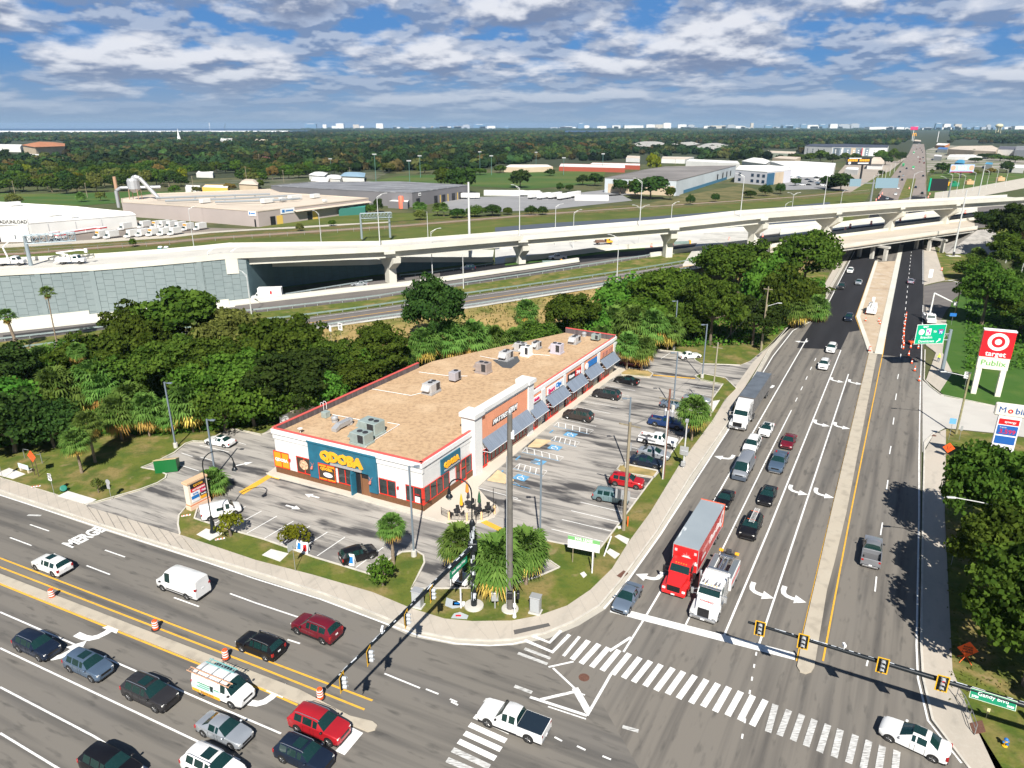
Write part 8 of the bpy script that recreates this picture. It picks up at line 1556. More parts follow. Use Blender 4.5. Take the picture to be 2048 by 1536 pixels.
for u,v,l,w in ((1243,1028,'grey striped back of a directional sign near the wooden pole',1.9),(1365,936,'small grey sign plate on the verge by the meter pole',1.2)):
    r,T,f=simple(u,v,.12,25,l,w,1.3,2.7,alum); m=MB(); m.T=T; [m.box(-w/2,w/2,y,y+.05,.021,.04) for y in (-.35,-.05,.25)]; m.build('stiffeners',steel,f)
r,T,f=simple(1166,1128,.12,200,'white lease board with a green header at the corner of the lot',3.6,1.5,2.6,pwhite,posts=(-1.2,1.2),pm=wood); m=MB(); m.T=T; m.box(-1.8,1.8,.30,.75,.021,.035); g2=m.build('green_header',M('pale_green_header',(.18,.45,.16),.5),f); m=MB(); put_text(m,'FOR LEASE',.42,T@Matrix.Translation((0,.52,.04)),depth=.01,bold=.015); m.build('sign_letters',pwhite,g2)
for u,v,h_,lx_,l in ((1208,1112,2.6,.7,'leaning white wooden stake at the lot edge'),(1184,1146,2.9,0,'square white post right of the lease board'),(990,1216,1.9,0,'grey meter cabinet on a post, centre of the corner verge'),(922,1216,2.3,0,'white square post by the yard signs at the corner'),(902,1178,3.2,0,'thin white pole at the left rear of the corner verge'),(1055,1165,1.1,0,'low white post at the lot kerb right of the palms'),(1255,1052,1.3,0,'orange and white marker post by the wooden pole')):
    c_=orange if 'orange' in l else pwhite; m=MB(); m.tube((0,0,0),(lx_,0,h_),.08 if h_<3 else .05,n=6)
    if 'meter' in l: m.box(-.35,.35,-.15,.15,.9,1.9,0,.03); c_=alum
    o=m.build('marker_post',c_,None,False,G(u,v,.12)); tag(o,l,'post')
for u,v,w,l in ((1071,1224,1.05,'grey traffic signal cabinet on the corner verge'),(836,1212,1.1,'grey cabinet partly hidden by the signal arm')):
    r=E('signal_cabinet',G(u,v,.12),l,'cabinet',face(200)); MB().box(-.5,.5,-.4,.4,.12,1.9,0,.03).build('cabinet_body',alum,r); MB().box(-.62,.62,-.5,.5,-.05,.12).build('plinth',conc,r); MB().box(-.42,.42,-.412,-.40,.3,1.75).build('door',M('door_grey',(.38,.4,.41),.5),r); MB().box(-.56,.56,-.46,.46,1.9,1.96,0,.02).build('lid',alum,r)
r=E('pedestrian_signal',G(1029,1234,.12),'white pole with black walk signals at the corner sidewalk','pedestrian signal'); MB().lathe([(.2,0),(.15,.4),(.06,.5),(.06,3.)],12).build('pole',pwhite,r); MB().box(-.75,-.2,-.2,.2,2.4,3.0,0,.05).build('walk_signal',blk,r); MB().box(.2,.5,-.3,.3,2.3,3.0,0,.05).build('walk_signal',blk,r); MB().box(-.15,.15,-.15,.15,1.2,1.6,0,.05).build('push_button',pwhite,r)
for i,(u,v,l) in enumerate(((591,1142,'silver square sign on a pole by the spindly bush'),)): simple(u,v,.12,300,l,1.25,1.0,3.2,M('silver_sheet',(.6,.63,.66),.3,.4))
for i,(u,v,az,l) in enumerate(((601,1100,200,'white folding board behind the silver sign, left'),(612,1104,190,'white folding board with blue print near the parked stalls'),(694,1124,200,'small white yard sign in front of the boxy black hatchback'),(704,1128,190,'small yard sign with red print in front of the black hatchback'))): 
    r=E('yard_sign',G(u,v,.12),l,'yard sign',face(az)); MB().add([(-.4,-.3,0),(.4,-.3,0),(.35,0,1.3),(-.35,0,1.3)],[(0,1,2,3)]).add([(-.4,.3,0),(.4,.3,0),(.35,0,1.3),(-.35,0,1.3)],[(3,2,1,0)]).build('board',pwhite,r); MB().add([(-.25,-.27,.25),(.25,-.27,.25),(.2,-.09,1.),(-.2,-.09,1.)],[(0,1,2,3)]).build('print',(blu,red,M('print_green',(.1,.4,.2),.6))[i%3],r)
for s,l,c_ in (('920,1224 937,1231 934,1238 902,1236 908,1227','clear plastic poster lying on the verge with red print','r'),('893,1195 915,1203 928,1213 905,1217 890,1211','fallen clear poster against the verge grass',''),('906,1202 930,1203 929,1211 905,1211','white and blue printed yard sign lying at the corner','w')):
    o=MB().prism([(p.x,p.y) for p in px(s,.15)],.13,.16).build('fallen_sign',M('clear_plastic_grey',(.42,.46,.48),.3) if c_!='w' else pwhite); tag(o,l,'fallen sign')
    if c_: 
        cc=sum(px(s,.17),Vector())/len(px(s)); m=MB(); m.box(-.45,.1,-.12,.12,.0,.01); p=m.build('print',red if c_=='r' else blu,o); p.location=cc
for u,v,l in ((372,1031,'striped board lying in the grass in front of the tenants sign'),(440,1078,'striped barricade board lying beside the black lamp'),(72,973,'red and white board lying on the left lawn')): 
    o=MB().box(-.55,.55,-.14,.14,0,.04).build('barricade_board',pwhite,None,False,G(u,v,.15),rotaz(70)); tag(o,l,'board'); m=MB(); [m.box(x,x+.14,-.14,.14,.041,.05) for x in (-.5,-.15,.2)]; m.build('orange_stripes',orange,o)
p0=G(379,1018,.12); p1=G(417,1008,.12); p0=G(384,1022,.1); p1=G(421,1003,.1); d=(p1-p0); d.z=0; L=d.length; az_=math.degrees(math.atan2(d.x,d.y)); r=E('tenant_sign',p0,'cream monument sign listing the shops with coloured tenant panels','sign',rotaz(az_)); hh=HT(384,1022,.1,967)
MB().box(-.1,L+.1,0,.95,-.1,.55,0,.02).build('plinth',M('peach_stone',(.72,.52,.38),.8),r); MB().box(0,L,.05,.9,.55,hh-.3).build('pier',M('cream_stucco',(.72,.62,.50),.8),r); MB().box(-.15,L+.15,-.05,1.,hh-.3,hh,0,.03).build('cap',M('tan_cap',(.62,.40,.24),.8),r); MB().box(-.03,L+.03,.02,.93,.55,.75).build('band',M('salmon_band',(.65,.25,.13),.8),r)
rows=[(blk,'QDOBA',yel,0,1),(red,'MATTRESSFIRM',pwhite,0,1),(pwhite,'SportClips',blu,0,.55),(mag,'T-Mobile',pwhite,.57,1),(blu,'',pwhite,0,.48),(blk,'GameStop',pwhite,.52,1),(pwhite,'',blk,0,.48),(yel,'',blk,.52,1)]; zz=[(.0,.24),(.24,.42),(.42,.62),(.42,.62),(.62,.79),(.62,.79),(.79,.95),(.79,.95)]
H0=hh-.4; B0=.85
for (mt,t,tm,f0,f1),(a,b) in zip(rows,zz):
    zt=H0-(H0-B0)*a; zb_=H0-(H0-B0)*b; x0=L*.1+L*.84*f0; x1=L*.1+L*.84*f1; m=MB(); m.box(x0+.03,x1-.03,0.0,.05,zb_+.03,zt-.03); f=m.build('tenant_panel',mt,r); 
    if not t: continue
    m=MB(); put_text(m,t,(zt-zb_)*.62,frame(((x0+x1)/2,-.01,(zt+zb_)/2),(1,0,0),(0,0,1)),depth=.01,bold=.01,sx=min(1,(x1-x0)*.9/(len(t)*(zt-zb_)*.40))); m.build('sign_letters',tm,f)
a=G(1946,786,.1); b=G(1994,792,.1); d=(b-a); d.z=0; L=d.length; az_=math.degrees(math.atan2(d.x,d.y)); r=E('pylon_sign',a,'tall red and cream shopping centre sign on two white legs','sign',rotaz(az_)); HT1=HT(1994,792,.1,664); Hm=HT(1994,792,.1,716); Hb=HT(1994,792,.1,740)
for x in (0,L): MB().box(x-.42,x+.42,-.42,.42,0,Hb).build('leg',M('cream_white',(.74,.70,.60),.6),r)
MB().box(-.5,L+.5,-.5,.5,Hb,Hm).build('cream_cabinet',M('cream_white',()),r); MB().box(-.55,L+.55,-.55,.55,Hm,HT1).build('red_cabinet',M('retail_red',(.72,.01,.02),.4),r); MB().box(-.62,L+.62,-.62,.62,HT1,HT1+.18).build('cap',pwhite,r)
hc=(HT1-Hm); cx_=L/2; cz=Hm+hc*.60; 
def ring(m,r0,r1,y):
    n=32; m.add([(cx_+r1*math.cos(2*PI*i/n),y,cz+r1*math.sin(2*PI*i/n)) for i in range(n)]+[(cx_+r0*math.cos(2*PI*i/n),y,cz+r0*math.sin(2*PI*i/n)) for i in range(n)],[(i,n+i,n+(i+1)%n,(i+1)%n)[::-1] for i in range(n)])
m=MB(); ring(m,hc*.215,hc*.335,-.56); ring(m,.001,hc*.11,-.56); m.build('ring_emblem',pwhite,r)
m=MB(); put_text(m,'target',hc*.27,frame((cx_,-.57,Hm+hc*.13),(1,0,0),(0,0,1)),depth=.03,bold=.022); m.build('sign_letters',pwhite,r); m=MB(); put_text(m,'Publix',(Hm-Hb)*.62,frame((cx_,-.52,(Hm+Hb)/2),(1,0,0),(0,0,1)),depth=.03,bold=.01,sx=1.15); m.build('sign_letters',M('grocer_green',(.12,.38,.10),.5),r)
p=G(2012,960,.1); p.x-=1.95; r=E('fuel_sign',p,'white fuel price sign with blue and red panels behind the oaks','sign',rotaz(az_)); h1=HT(2012,960,.1,808); hz_=lambda v:HT(2012,960,.1,v); W2=1.6
MB().box(-1.1,1.5,-.25,.25,0,hz_(832)).build('pylon',pwhite,r); MB().box(-1.7,3.2,-.3,.3,hz_(832),h1,0,.12).build('head',M('cream_white',()),r)
m=MB(); zc_=(hz_(832)+h1)/2; put_text(m,'M',1.15,frame((-.85,-.32,zc_),(1,0,0),(0,0,1)),depth=.03,bold=.0); put_text(m,'bil',1.15,frame((1.12,-.32,zc_),(1,0,0),(0,0,1)),depth=.03,bold=.012); m.build('sign_letters',M('fuel_blue',(.01,.09,.33),.5),r); m=MB(); put_text(m,'o',1.15,frame((.06,-.32,zc_),(1,0,0),(0,0,1)),depth=.03,bold=.03); m.build('sign_letters',red,r)
m=MB(); m.box(-.95,1.35,-.28,-.25,hz_(848),hz_(837)); f=m.build('red_panel',red,r); m=MB(); put_text(m,'synergy',.42,frame((.35,-.3,hz_(842.5)),(1,0,0),(0,0,1)),depth=.01,bold=.01); m.build('sign_letters',pwhite,f)
m=MB(); m.box(-.95,1.35,-.28,-.25,hz_(868),hz_(850)); f=m.build('blue_panel',M('fuel_blue2',(.02,.12,.42),.4),r); m=MB(); put_text(m,'3.599',.85,frame((.25,-.3,hz_(862)),(1,0,0),(0,0,1)),depth=.01,bold=.01); m.build('price_digits',M('digit_red',(.5,.01,.03),.4,emit=.4),f); m=MB(); put_text(m,'Regular',.26,frame((-.3,-.3,hz_(853.5)),(1,0,0),(0,0,1)),depth=.01); m.build('sign_letters',pwhite,f)
m=MB(); m.box(-.95,1.35,-.28,-.25,hz_(886),hz_(871)); m.build('blue_panel',M('fuel_blue2',()),r)
p=G(1884,742,.1); r=E('overhead_sign',p,'big green guide sign with route shields on a grey column','sign',0); hh=HT(1884,742,.1,659); hs0=HT(1884,742,.1,690); MB().tube((0,0,0),(0,0,hh),.36,.3,14).build('column',M('column_grey',(.27,.33,.36),.5,.3),r,50)
MB().lathe([(.9,-.1),(.85,.12)],16).build('footing',conc,r)
sc_=[G(1815,683,7)for _ in (0,)]; za_=(hh+hs0)/2
k_=p.y/(cP*F-sP*(666-CY)); wl_=F/p.y/.94
xs0=(1811-1884)*p.y/F/.95; xs1=(1872-1884)*p.y/F/.95; yv=-.6
zt=HT(1884,742,.1,647)-.0; zb2=HT(1884,742,.1,686)
m=MB(); 
for z in (za_+.7,za_-.5): m.tube((0,0,z),(xs0+.5,yv*.4,z),.11,n=8)
for i in range(6): x=xs0*i/6; m.tube((x,0,za_-.5),(x+xs0/12,0,za_+.7),.05,n=5); m.tube((x+xs0/12,0,za_+.7),(x+xs0/6,0,za_-.5),.05,n=5)
m.build('truss_arm',steel,r); T=frame(((xs0+xs1)/2,yv,(zt+zb2)/2),(1,.10,0),(0,0,1)); W_=xs1-xs0; H_=zt-zb2
m=MB(); m.T=T; m.box(-W_/2,W_/2,-H_/2,H_/2,-.05,0,0,.04); bk_=m.build('border',pwhite,r); m=MB(); m.T=T; m.box(-W_/2+.09,W_/2-.09,-H_/2+.09,H_/2-.09,.001,.02); f=m.build('panel',M('guide_green',(.0,.38,.20),.4),r)
TT_=lambda x,y:T@Matrix.Translation((x*W_,y*H_,.03)); m=MB(); put_text(m,'EAST',H_*.12,TT_(-.2,.38),depth=.01,bold=.02); put_text(m,'TO',H_*.12,TT_(.14,.12),depth=.01,bold=.02); put_text(m,'Brandon',H_*.18,TT_(-.12,-.16),depth=.01,bold=.008); put_text(m,'Downtown',H_*.18,TT_(-.1,-.36),depth=.01,bold=.008); m.T=TT_(.32,-.33)@Matrix.Rotation(R(-45),4,'Z'); m.add([(-.1,-.55,0),(.1,-.55,0),(.1,.15,0),(.3,.15,0),(0,.55,0),(-.3,.15,0),(-.1,.15,0)],[(0,1,2,3,4,5,6)]); m.build('sign_letters',pwhite,f)
m=MB(); m.T=TT_(-.32,.12); m.tube((0,0,0),(0,0,.02),H_*.15,n=16); s1_=m.build('route_marker',pwhite,f); m=MB(); put_text(m,'618',H_*.12,TT_(-.32,.12)@Matrix.Translation((0,0,.03)),depth=.01); m.build('sign_letters',steel,s1_)
m=MB(); m.T=TT_(-.08,.12); m.box(-H_*.13,H_*.13,-H_*.17,H_*.17,0,.02); s1_=m.build('route_marker',pwhite,f); m=MB(); m.T=TT_(-.08,.12); m.box(-H_*.1,0,-.02,H_*.12,.021,.03); m.box(.02,H_*.1,-H_*.1,H_*.02,.021,.03); m.build('toll_emblem',M('toll_purple',(.35,.12,.4),.5),s1_)
m=MB(); m.T=TT_(.34,.12); q=H_*.17; m.prism([(-q*.7,-q*.3),(0,-q),(q*.7,-q*.3),(q*.9,q*.5),(q*.5,q*.8),(0,q*.7),(-q*.5,q*.8),(-q*.9,q*.5)],0,.02); s1_=m.build('interstate_shield',M('shield_blue',(.02,.08,.4),.4),f); m=MB(); m.T=TT_(.34,.12); m.box(-q*.7,q*.7,q*.4,q*.62,.021,.03); m.build('shield_red_bar',red,s1_); m=MB(); put_text(m,'75',q*1.1,TT_(.34,.08)@Matrix.Translation((0,0,.035)),depth=.01,bold=.02); m.build('sign_letters',pwhite,s1_)
def gantry(u,v,z,h,label,L,az,n=7,cols=(0,)):
    r=E('sign_gantry',G(u,v,z),label,'gantry',rotaz(az)); 
    for x in cols: MB().tube((x,0,0),(x,0,h+.8),.5,.42,12).build('column',M('gantry_grey',(.33,.39,.42),.5,.4),r,50)
    m=MB(); w=1.; 
    for y in (-w,w):
        for zz_ in (h-1,h+1): m.tube((0,y,zz_),(L,y,zz_),.13,n=6)
    for i in range(n+1):
        x=L*i/n; m.tube((x,-w,h-1),(x,-w,h+1),.08,n=4); m.tube((x,w,h-1),(x,w,h+1),.08,n=4); m.tube((x,-w,h+1),(x,w,h+1),.08,n=4)
        if i<n: m.tube((x,-w,h-1),(x+L/n,-w,h+1),.08,n=4); m.tube((x,w,h+1),(x+L/n,w,h-1),.08,n=4); m.tube((x,-w,h+1),(x+L/n,w,h+1),.07,n=4)
    m.build('truss',M('gantry_grey',()),r); MB().box(1,L-1,-w-1.2,-w-.9,h-1.6,h-1.5).build('catwalk',steel,r); return r
p=onDeck(62,531); gantry(62,531,p.z,6.6,'grey truss gantry on a thick column above the bucket trucks, left edge',11,60)
gantry(724,478,1.,9.5,'pale steel truss gantry standing behind the viaduct, left of centre',13,70,9,(0,12))
for u,v,w_,l,c_ in ((1700,395,13,'blue grey overhead guide signs seen from behind beyond the viaduct',M('sign_back_slate',(.20,.30,.36),.5)),): 
    r=E('overhead_sign',G(1740,408,0),l,'sign'); h=HT(1740,408,0,366); MB().tube((0,0,0),(0,0,h+2),.6,.5,10).build('column',steel,r); MB().box(-16,16,-.3,.3,h-.3,h+.2).build('truss',steel,r); MB().box(-15,-8,-.6,-.4,h-2,h+2.5).build('sign_back',c_,r); MB().box(1,15,-.6,-.4,h-3,h+3).build('sign_back',c_,r)
r=E('overhead_sign',G(1882,405,0),'black backed overhead sign with green edge on the far road','sign'); h=HT(1882,405,0,372); MB().tube((4,0,0),(4,0,h+3),.5,.4,8).build('column',steel,r); MB().box(-9,2,-.4,0,h-3,h+4.5).build('sign_back',blk,r); MB().box(-10,-9,-.5,.1,h-3.2,h+4.8).build('green_edge',M('guide_green',()),r)
r=E('billboard',G(1719,368,0),'black billboard with yellow and white lettering on one black post','billboard'); ht=HT(1719,368,0,315); hb=HT(1719,368,0,330); k=G(1719,368,0).y/F/.97; MB().tube((0,0,0),(0,0,hb),.8,.8,10).build('post',blk,r); MB().box(-31*k,15*k,-.5,.5,hb,ht).build('panel',M('board_black',(.02,.02,.025),.4),r)
m=MB(); Tb=lambda x,z:frame((x*k,-.56,z),(1,0,0),(0,0,1)); [m.box((-29+i*3.1)*k,(-26.6+i*3.1)*k,-.56,-.51,hb+(ht-hb)*.48,hb+(ht-hb)*.78) for i in range(13) if i!=6]; m.build('lettering',yel,r); m=MB(); m.box(-27*k,-4*k,-.56,-.51,ht-.9,ht-.3); m.box(-10*k,10*k,-.56,-.51,hb+1.0,hb+1.9); m.tube((-25*k,-.51,hb+1.6),(-25*k,-.56,hb+1.6),1.1,n=12); m.build('white_artwork',pwhite,r)
r=E('billboard',G(1920,356,0),'pale blue billboard with two portraits and white letters on the right','billboard'); ht=HT(1920,356,0,329); hb=HT(1920,356,0,345); k=G(1920,356,0).y/F/.97; MB().tube((0,0,0),(0,0,hb),.7,.7,8).build('post',darkm,r); MB().box(-22*k,22*k,-.5,.5,hb,ht).build('panel',M('board_sky',(.40,.52,.75),.4),r); MB().box(-21*k,21*k,-.55,-.51,hb,hb+1.).build('red_band',M('board_maroon',(.3,.02,.08),.5),r)
for x in (-17,17): m=MB(); m.T=Matrix.Translation((x*k,-.53,(ht+hb)/2+.6)); m.tube((0,.02,0),(0,-.03,0),(ht-hb)*.33,n=14); m.build('portrait',M('portrait_tan',(.62,.36,.24),.7),r)
m=MB(); [m.box(x*k,(x+4)*k,-.56,-.51,hb+(ht-hb)*.35,hb+(ht-hb)*.85,0,.3) for x in (-8,-2,4)]; m.build('lettering',pwhite,r)
m=MB(); m.tube((0,0,0),(0,0,18),.5,n=6); r=E('golden_arch_sign',G(1826,286,0),'tall yellow double arched restaurant sign beside the far road','sign'); m.build('post',pwhite,r); r.name='restaurant_sign'; m=MB(); [m.path([(x-2.5,0,18),(x-2.,0,24),(x,0,26),(x+2.,0,24),(x+2.5,0,18)],.8,6) for x in (-2.6,2.6)]; m.build('arches',yel,r)
r=E('shop_sign',G(1824,282,0),'tall pink and white shop sign beside the far road','sign'); MB().tube((0,0,0),(0,0,34),.8,n=6).build('post',pwhite,r); MB().box(-12,12,-1,1,32,42,0,1.).build('panel',M('pink_panel',(.6,.03,.14),.5),r)
r=E('bus_bench',G(50,943,.15),'pale cyan advertising bench at the bus stop','bench',face(205)); MB().box(-1.1,1.1,-.1,.0,.45,1.15,0,.02).build('backrest',M('bench_cyan',(.55,.70,.70),.5),r); MB().box(-1.1,1.1,-.1,.45,.4,.48,0,.02).build('seat',conc,r); [MB().box(x-.12,x+.12,-.1,.45,-.05,.4,0,.02).build('leg',M('leg_cream',(.6,.52,.4),.8),r) for x in (-.85,.85)]
r=E('tube_frame',G(62,920,.12),'bent grey tube frame in the weeds behind the bus bench','frame',face(205)); m=MB(); m.path([(-1.4,0,0),(-1.4,0,1.5),(0,0,1.6)],.04,6); m.tube((2.6,0,0),(2.6,0,1.7),.05); m.tube((1.6,0,1.2),(2.6,0,1.4),.03); m.build('tubes',steel,r)
r=E('rubbish_bin',G(126,980,.12),'green litter barrel toppled slightly on the left lawn','bin'); MB().lathe([(.36,0),(.4,.5),(.42,.9),(.3,.92)],14).build('barrel',M('bin_green',(.01,.17,.12),.5),r); r.rotation_euler=(R(35),R(40),0)
r=E('skip',G(336,940,.02),'green open top skip with a tan lid at the left of the lot','skip',rotaz(255)); L=2.9
MB().add([(-1.45,-1.0,.1),(1.45,-1.0,.1),(1.45,1.0,.1),(-1.45,1.0,.1),(-1.45,-1.1,1.25),(1.45,-1.1,1.25),(1.45,1.1,2.05),(-1.45,1.1,2.05)],[(3,2,1,0),(0,1,5,4),(1,2,6,5),(2,3,7,6),(3,0,4,7)]).build('body',M('skip_green',(.005,.13,.03),.5),r); MB().add([(-1.5,-1.15,1.27),(0,-1.15,1.27),(0,1.15,2.1),(-1.5,1.15,2.1),(-1.5,-1.15,1.33),(0,-1.15,1.33),(0,1.15,2.16),(-1.5,1.15,2.16)],[(4,5,6,7),(0,1,5,4),(1,2,6,5),(2,3,7,6),(3,0,4,7)]).build('lid',M('lid_tan',(.70,.55,.32),.7),r); MB().add([(.02,-1.15,1.27),(1.5,-1.15,1.27),(1.5,1.15,2.1),(.02,1.15,2.1),(.02,-1.15,1.33),(1.5,-1.15,1.33),(1.5,1.15,2.16),(.02,1.15,2.16)],[(4,5,6,7),(0,1,5,4),(1,2,6,5),(2,3,7,6),(3,0,4,7)]).build('lid',M('lid_tan',()),r); MB().box(-.3,.3,-1.12,-1.06,.6,1.0).build('notice',pwhite,r); [MB().box(x-.1,x+.1,-1.12,-1.06,.5,1.0).build('side_pocket',M('skip_green',()),r) for x in (-1.2,1.2)]
r=E('fire_hydrant',G(2009,1492,.12),'yellow fire hydrant with a blue cap at the bottom right','fire hydrant'); MB().lathe([(.2,0),(.2,.06),(.13,.08),(.13,.55),(.17,.57),(.17,.62)],14).build('barrel',yellowp,r); MB().lathe([(.17,.62),(.15,.72),(.05,.8)],12).build('cap',M('hydrant_blue',(.02,.15,.45),.5),r); m=MB(); m.tube((-.26,0,.42),(.26,0,.42),.07,n=8); m.tube((0,-.26,.38),(0,0,.38),.09,n=8); m.build('outlets',M('hydrant_blue',()),r)
r=E('hand_rail',G(1912,1385,.12),'bent steel handrail along the back of the corner sidewalk','railing'); b0=r.location; pts=[p-b0 for p in px('1912,1395 1925,1412 1938,1438 1949,1470',.12)]; m=MB()
for i in range(3):
    for z in (.5,1.05): m.tube(pts[i]+Vector((0,0,z)),pts[i+1]+Vector((0,0,z)),.03,n=6)
for p in pts+[(pts[1]+pts[2])/2]: m.tube(p,p+Vector((0,0,1.08)),.03,n=6)
m.build('rails',steel,r)
simple(1972,1436,.12,200,'short pale yellow marker beside the handrail',.22,.5,.8,M('pale_yellow',(.7,.65,.35),.5))
orr=M('drum_orange',(.85,.10,.02),.5)
dm=E('traffic_drum',G(105,1195,.02),'orange and white drum on the left yellow lines','traffic drum',0,'orange drums along the cross road median'); MB().lathe([(.42,0),(.42,.06),(.32,.07)],16).build('base',rubber,dm)
MB().lathe([(.29,.06),(.28,.35),(.26,.7),(.24,.98),(.19,1.04)],16).build('body',orr,dm); m=MB(); [m.lathe([(.292-.02*z,z),(.29-.02*z-.01,z+.12)],16) for z in (.28,.5,.72)]; [MB().lathe([(.297-.03*z,z),(.289-.03*z,z+.11)],16).build('white_band',pwhite,dm) for z in (.3,.55,.8)]
sn=snap(dm)
for u,v,l in ((312,1258,'orange and white drum on the yellow lines, second from the left'),(452,1317,'orange drum standing behind the ladder van'),(641,1396,'orange drum next to the end of the signal arm')): dup(dm,G(u,v,.02),0,None,l,'orange drums along the cross road median',None,sn)
dup(dm,G(1739,702,.15),0,None,'orange drum at the nose of the sandy median',None,None,sn).pop('group',None); dup(dm,G(1883,541,.08),0,None,'orange drum on the grass below the bridge sign',None,None,sn)
for u,v in ((1303,494),(1345,490),(1458,481),(1525,474),(1700,455),(1742,449),(1800,442),(1850,436),(1690,462),(1930,427)): dup(dm,G(u,v,ze(u)+.02),0,1.5 if u>1600 else 1.2,'orange drum on the carriageways beneath the viaduct','orange drums beneath the viaduct',None,sn)
for i,(u,v) in enumerate(((1757,398),(1752,402),(1760,394),(1764,389),(1856,396),(1859,390),(1818,378))): dup(dm,G(u,v,.05),0,1.5,'orange drum beside the far road beyond the viaduct','orange drums beside the far road',None,sn)
cn=E('traffic_cone',G(1838,762,.02),'orange cone nearest the driveway in the curving row','traffic cone',0,'orange cones along the black lane'); MB().box(-.22,.22,-.22,.22,0,.05).build('base',rubber,cn); MB().lathe([(.17,.05),(.05,.85),(.03,.9)],12).build('cone_body',orr,cn); MB().lathe([(.135,.32),(.10,.52)],12).build('white_band',pwhite,cn); cn.scale=(1.25,)*3; sn=snap(cn)
for u,v in ((1829,742),(1823,727),(1817,711),(1806,698),(1806,686),(1807,675),(1807,667),(1808,660),(1809,652),(1810,645),(1811,639),(1812,632),(1821,696),(1836,697),(1807,690)): dup(cn,G(u,v,.02),0,1.25,'orange cone in the row beside the black southbound lane','orange cones along the black lane',None,sn)
cn['label']='orange cone at the near end of the row, closest to the driveway'; del cn['group']
for u,v in ((1731,642),(1757,643),(1731,628),(1760,648)): dup(cn,G(u,v,.07),0,1.1,'orange cone around the small bucket truck on the median','orange cones around the median bucket truck',None,sn)
for u,v in ((1690,368),(1880,370)): pass
r=E('arrow_board',G(1829,690,.02),'orange arrow board trailer behind the green sign','arrow board'); MB().box(-1.3,1.3,-.5,.5,.5,.9,0,.05).build('trailer_bed',orr,r); MB().box(-1.2,1.2,-.05,.05,1.2,2.4).build('panel',blk,r); wheelset(.32,.2,0,0,1.4,r,xs=(-.6,)) 
for u,v,l in ((1112,527,'yellow ended impact attenuator beside the white pickup'),(1370,488,'yellow ended impact attenuator on the pale apron')):
    r=E('crash_cushion',G(u,v,ze(u)),l,'crash cushion',rotaz(80)); MB().box(-4.5,1.5,-.4,.4,.1,1.,0,.04).build('cushion',railg,r); MB().box(1.5,2.,-.6,.6,.1,1.3,0,.04).build('yellow_nose',yel,r)
for i,(u,v,c_,l) in enumerate(((1893,372,yel,'yellow excavator body in the works area on the far right'),(1908,373,M('green_skip2',(.01,.2,.1),.5),'green container in the works area on the far right'),(1938,369,M('timber_tan',(.55,.35,.18),.8),'stack of tan timber in the works area'),(2000,362,M('timber_tan',()),'long tan hoarding in the works area near the right edge'))): o=MB().box(-3.5,3.5,-1.5,1.5,0,3,0,.2).box(-1.5,.5,-1.2,1.2,3,4.2,0,.2).build('works_container',c_,None,False,G(u,v,.1),rotaz(80)); tag(o,l,'container')
m=MB(); 
def wire(a,b,s=.8,n=8):
    a=Vector(a);b=Vector(b); pts=[a.lerp(b,i/n)-Vector((0,0,s*4*(i/n)*(1-i/n))) for i in range(n+1)]; m.path([tuple(p) for p in pts],.018,4)
A=G(1247,1060,.12)+Vector((0,0,HT(1247,1060,.12,850))); Bp=G(1326,957,.12)+Vector((0,0,HT(1326,957,.12,790))); Cc=G(1421,832,.12)+Vector((0,0,HT(1421,832,.12,692))); Dd=G(1521,702,.12)+Vector((0,0,HT(1521,702,.12,580))); C0=G(1020,1218,.12)+Vector((0,0,HT(1020,1218,.12,850)))
wire(A,Bp); wire(Bp,Cc); wire(Cc,Dd); wire(A+Vector((.5,.3,0)),Bp+Vector((.5,.3,0))); o=m.build('overhead_wires',darkm); tag(o,'thin overhead wires between the poles of the road verge','wire')
skin=M('skin',(.45,.27,.18),.6); hiv=M('hivis_yellow',(.70,.85,.05),.6); jean=M('denim',(.05,.09,.16),.8); hat=M('hard_hat_lime',(.65,.85,.08),.4)
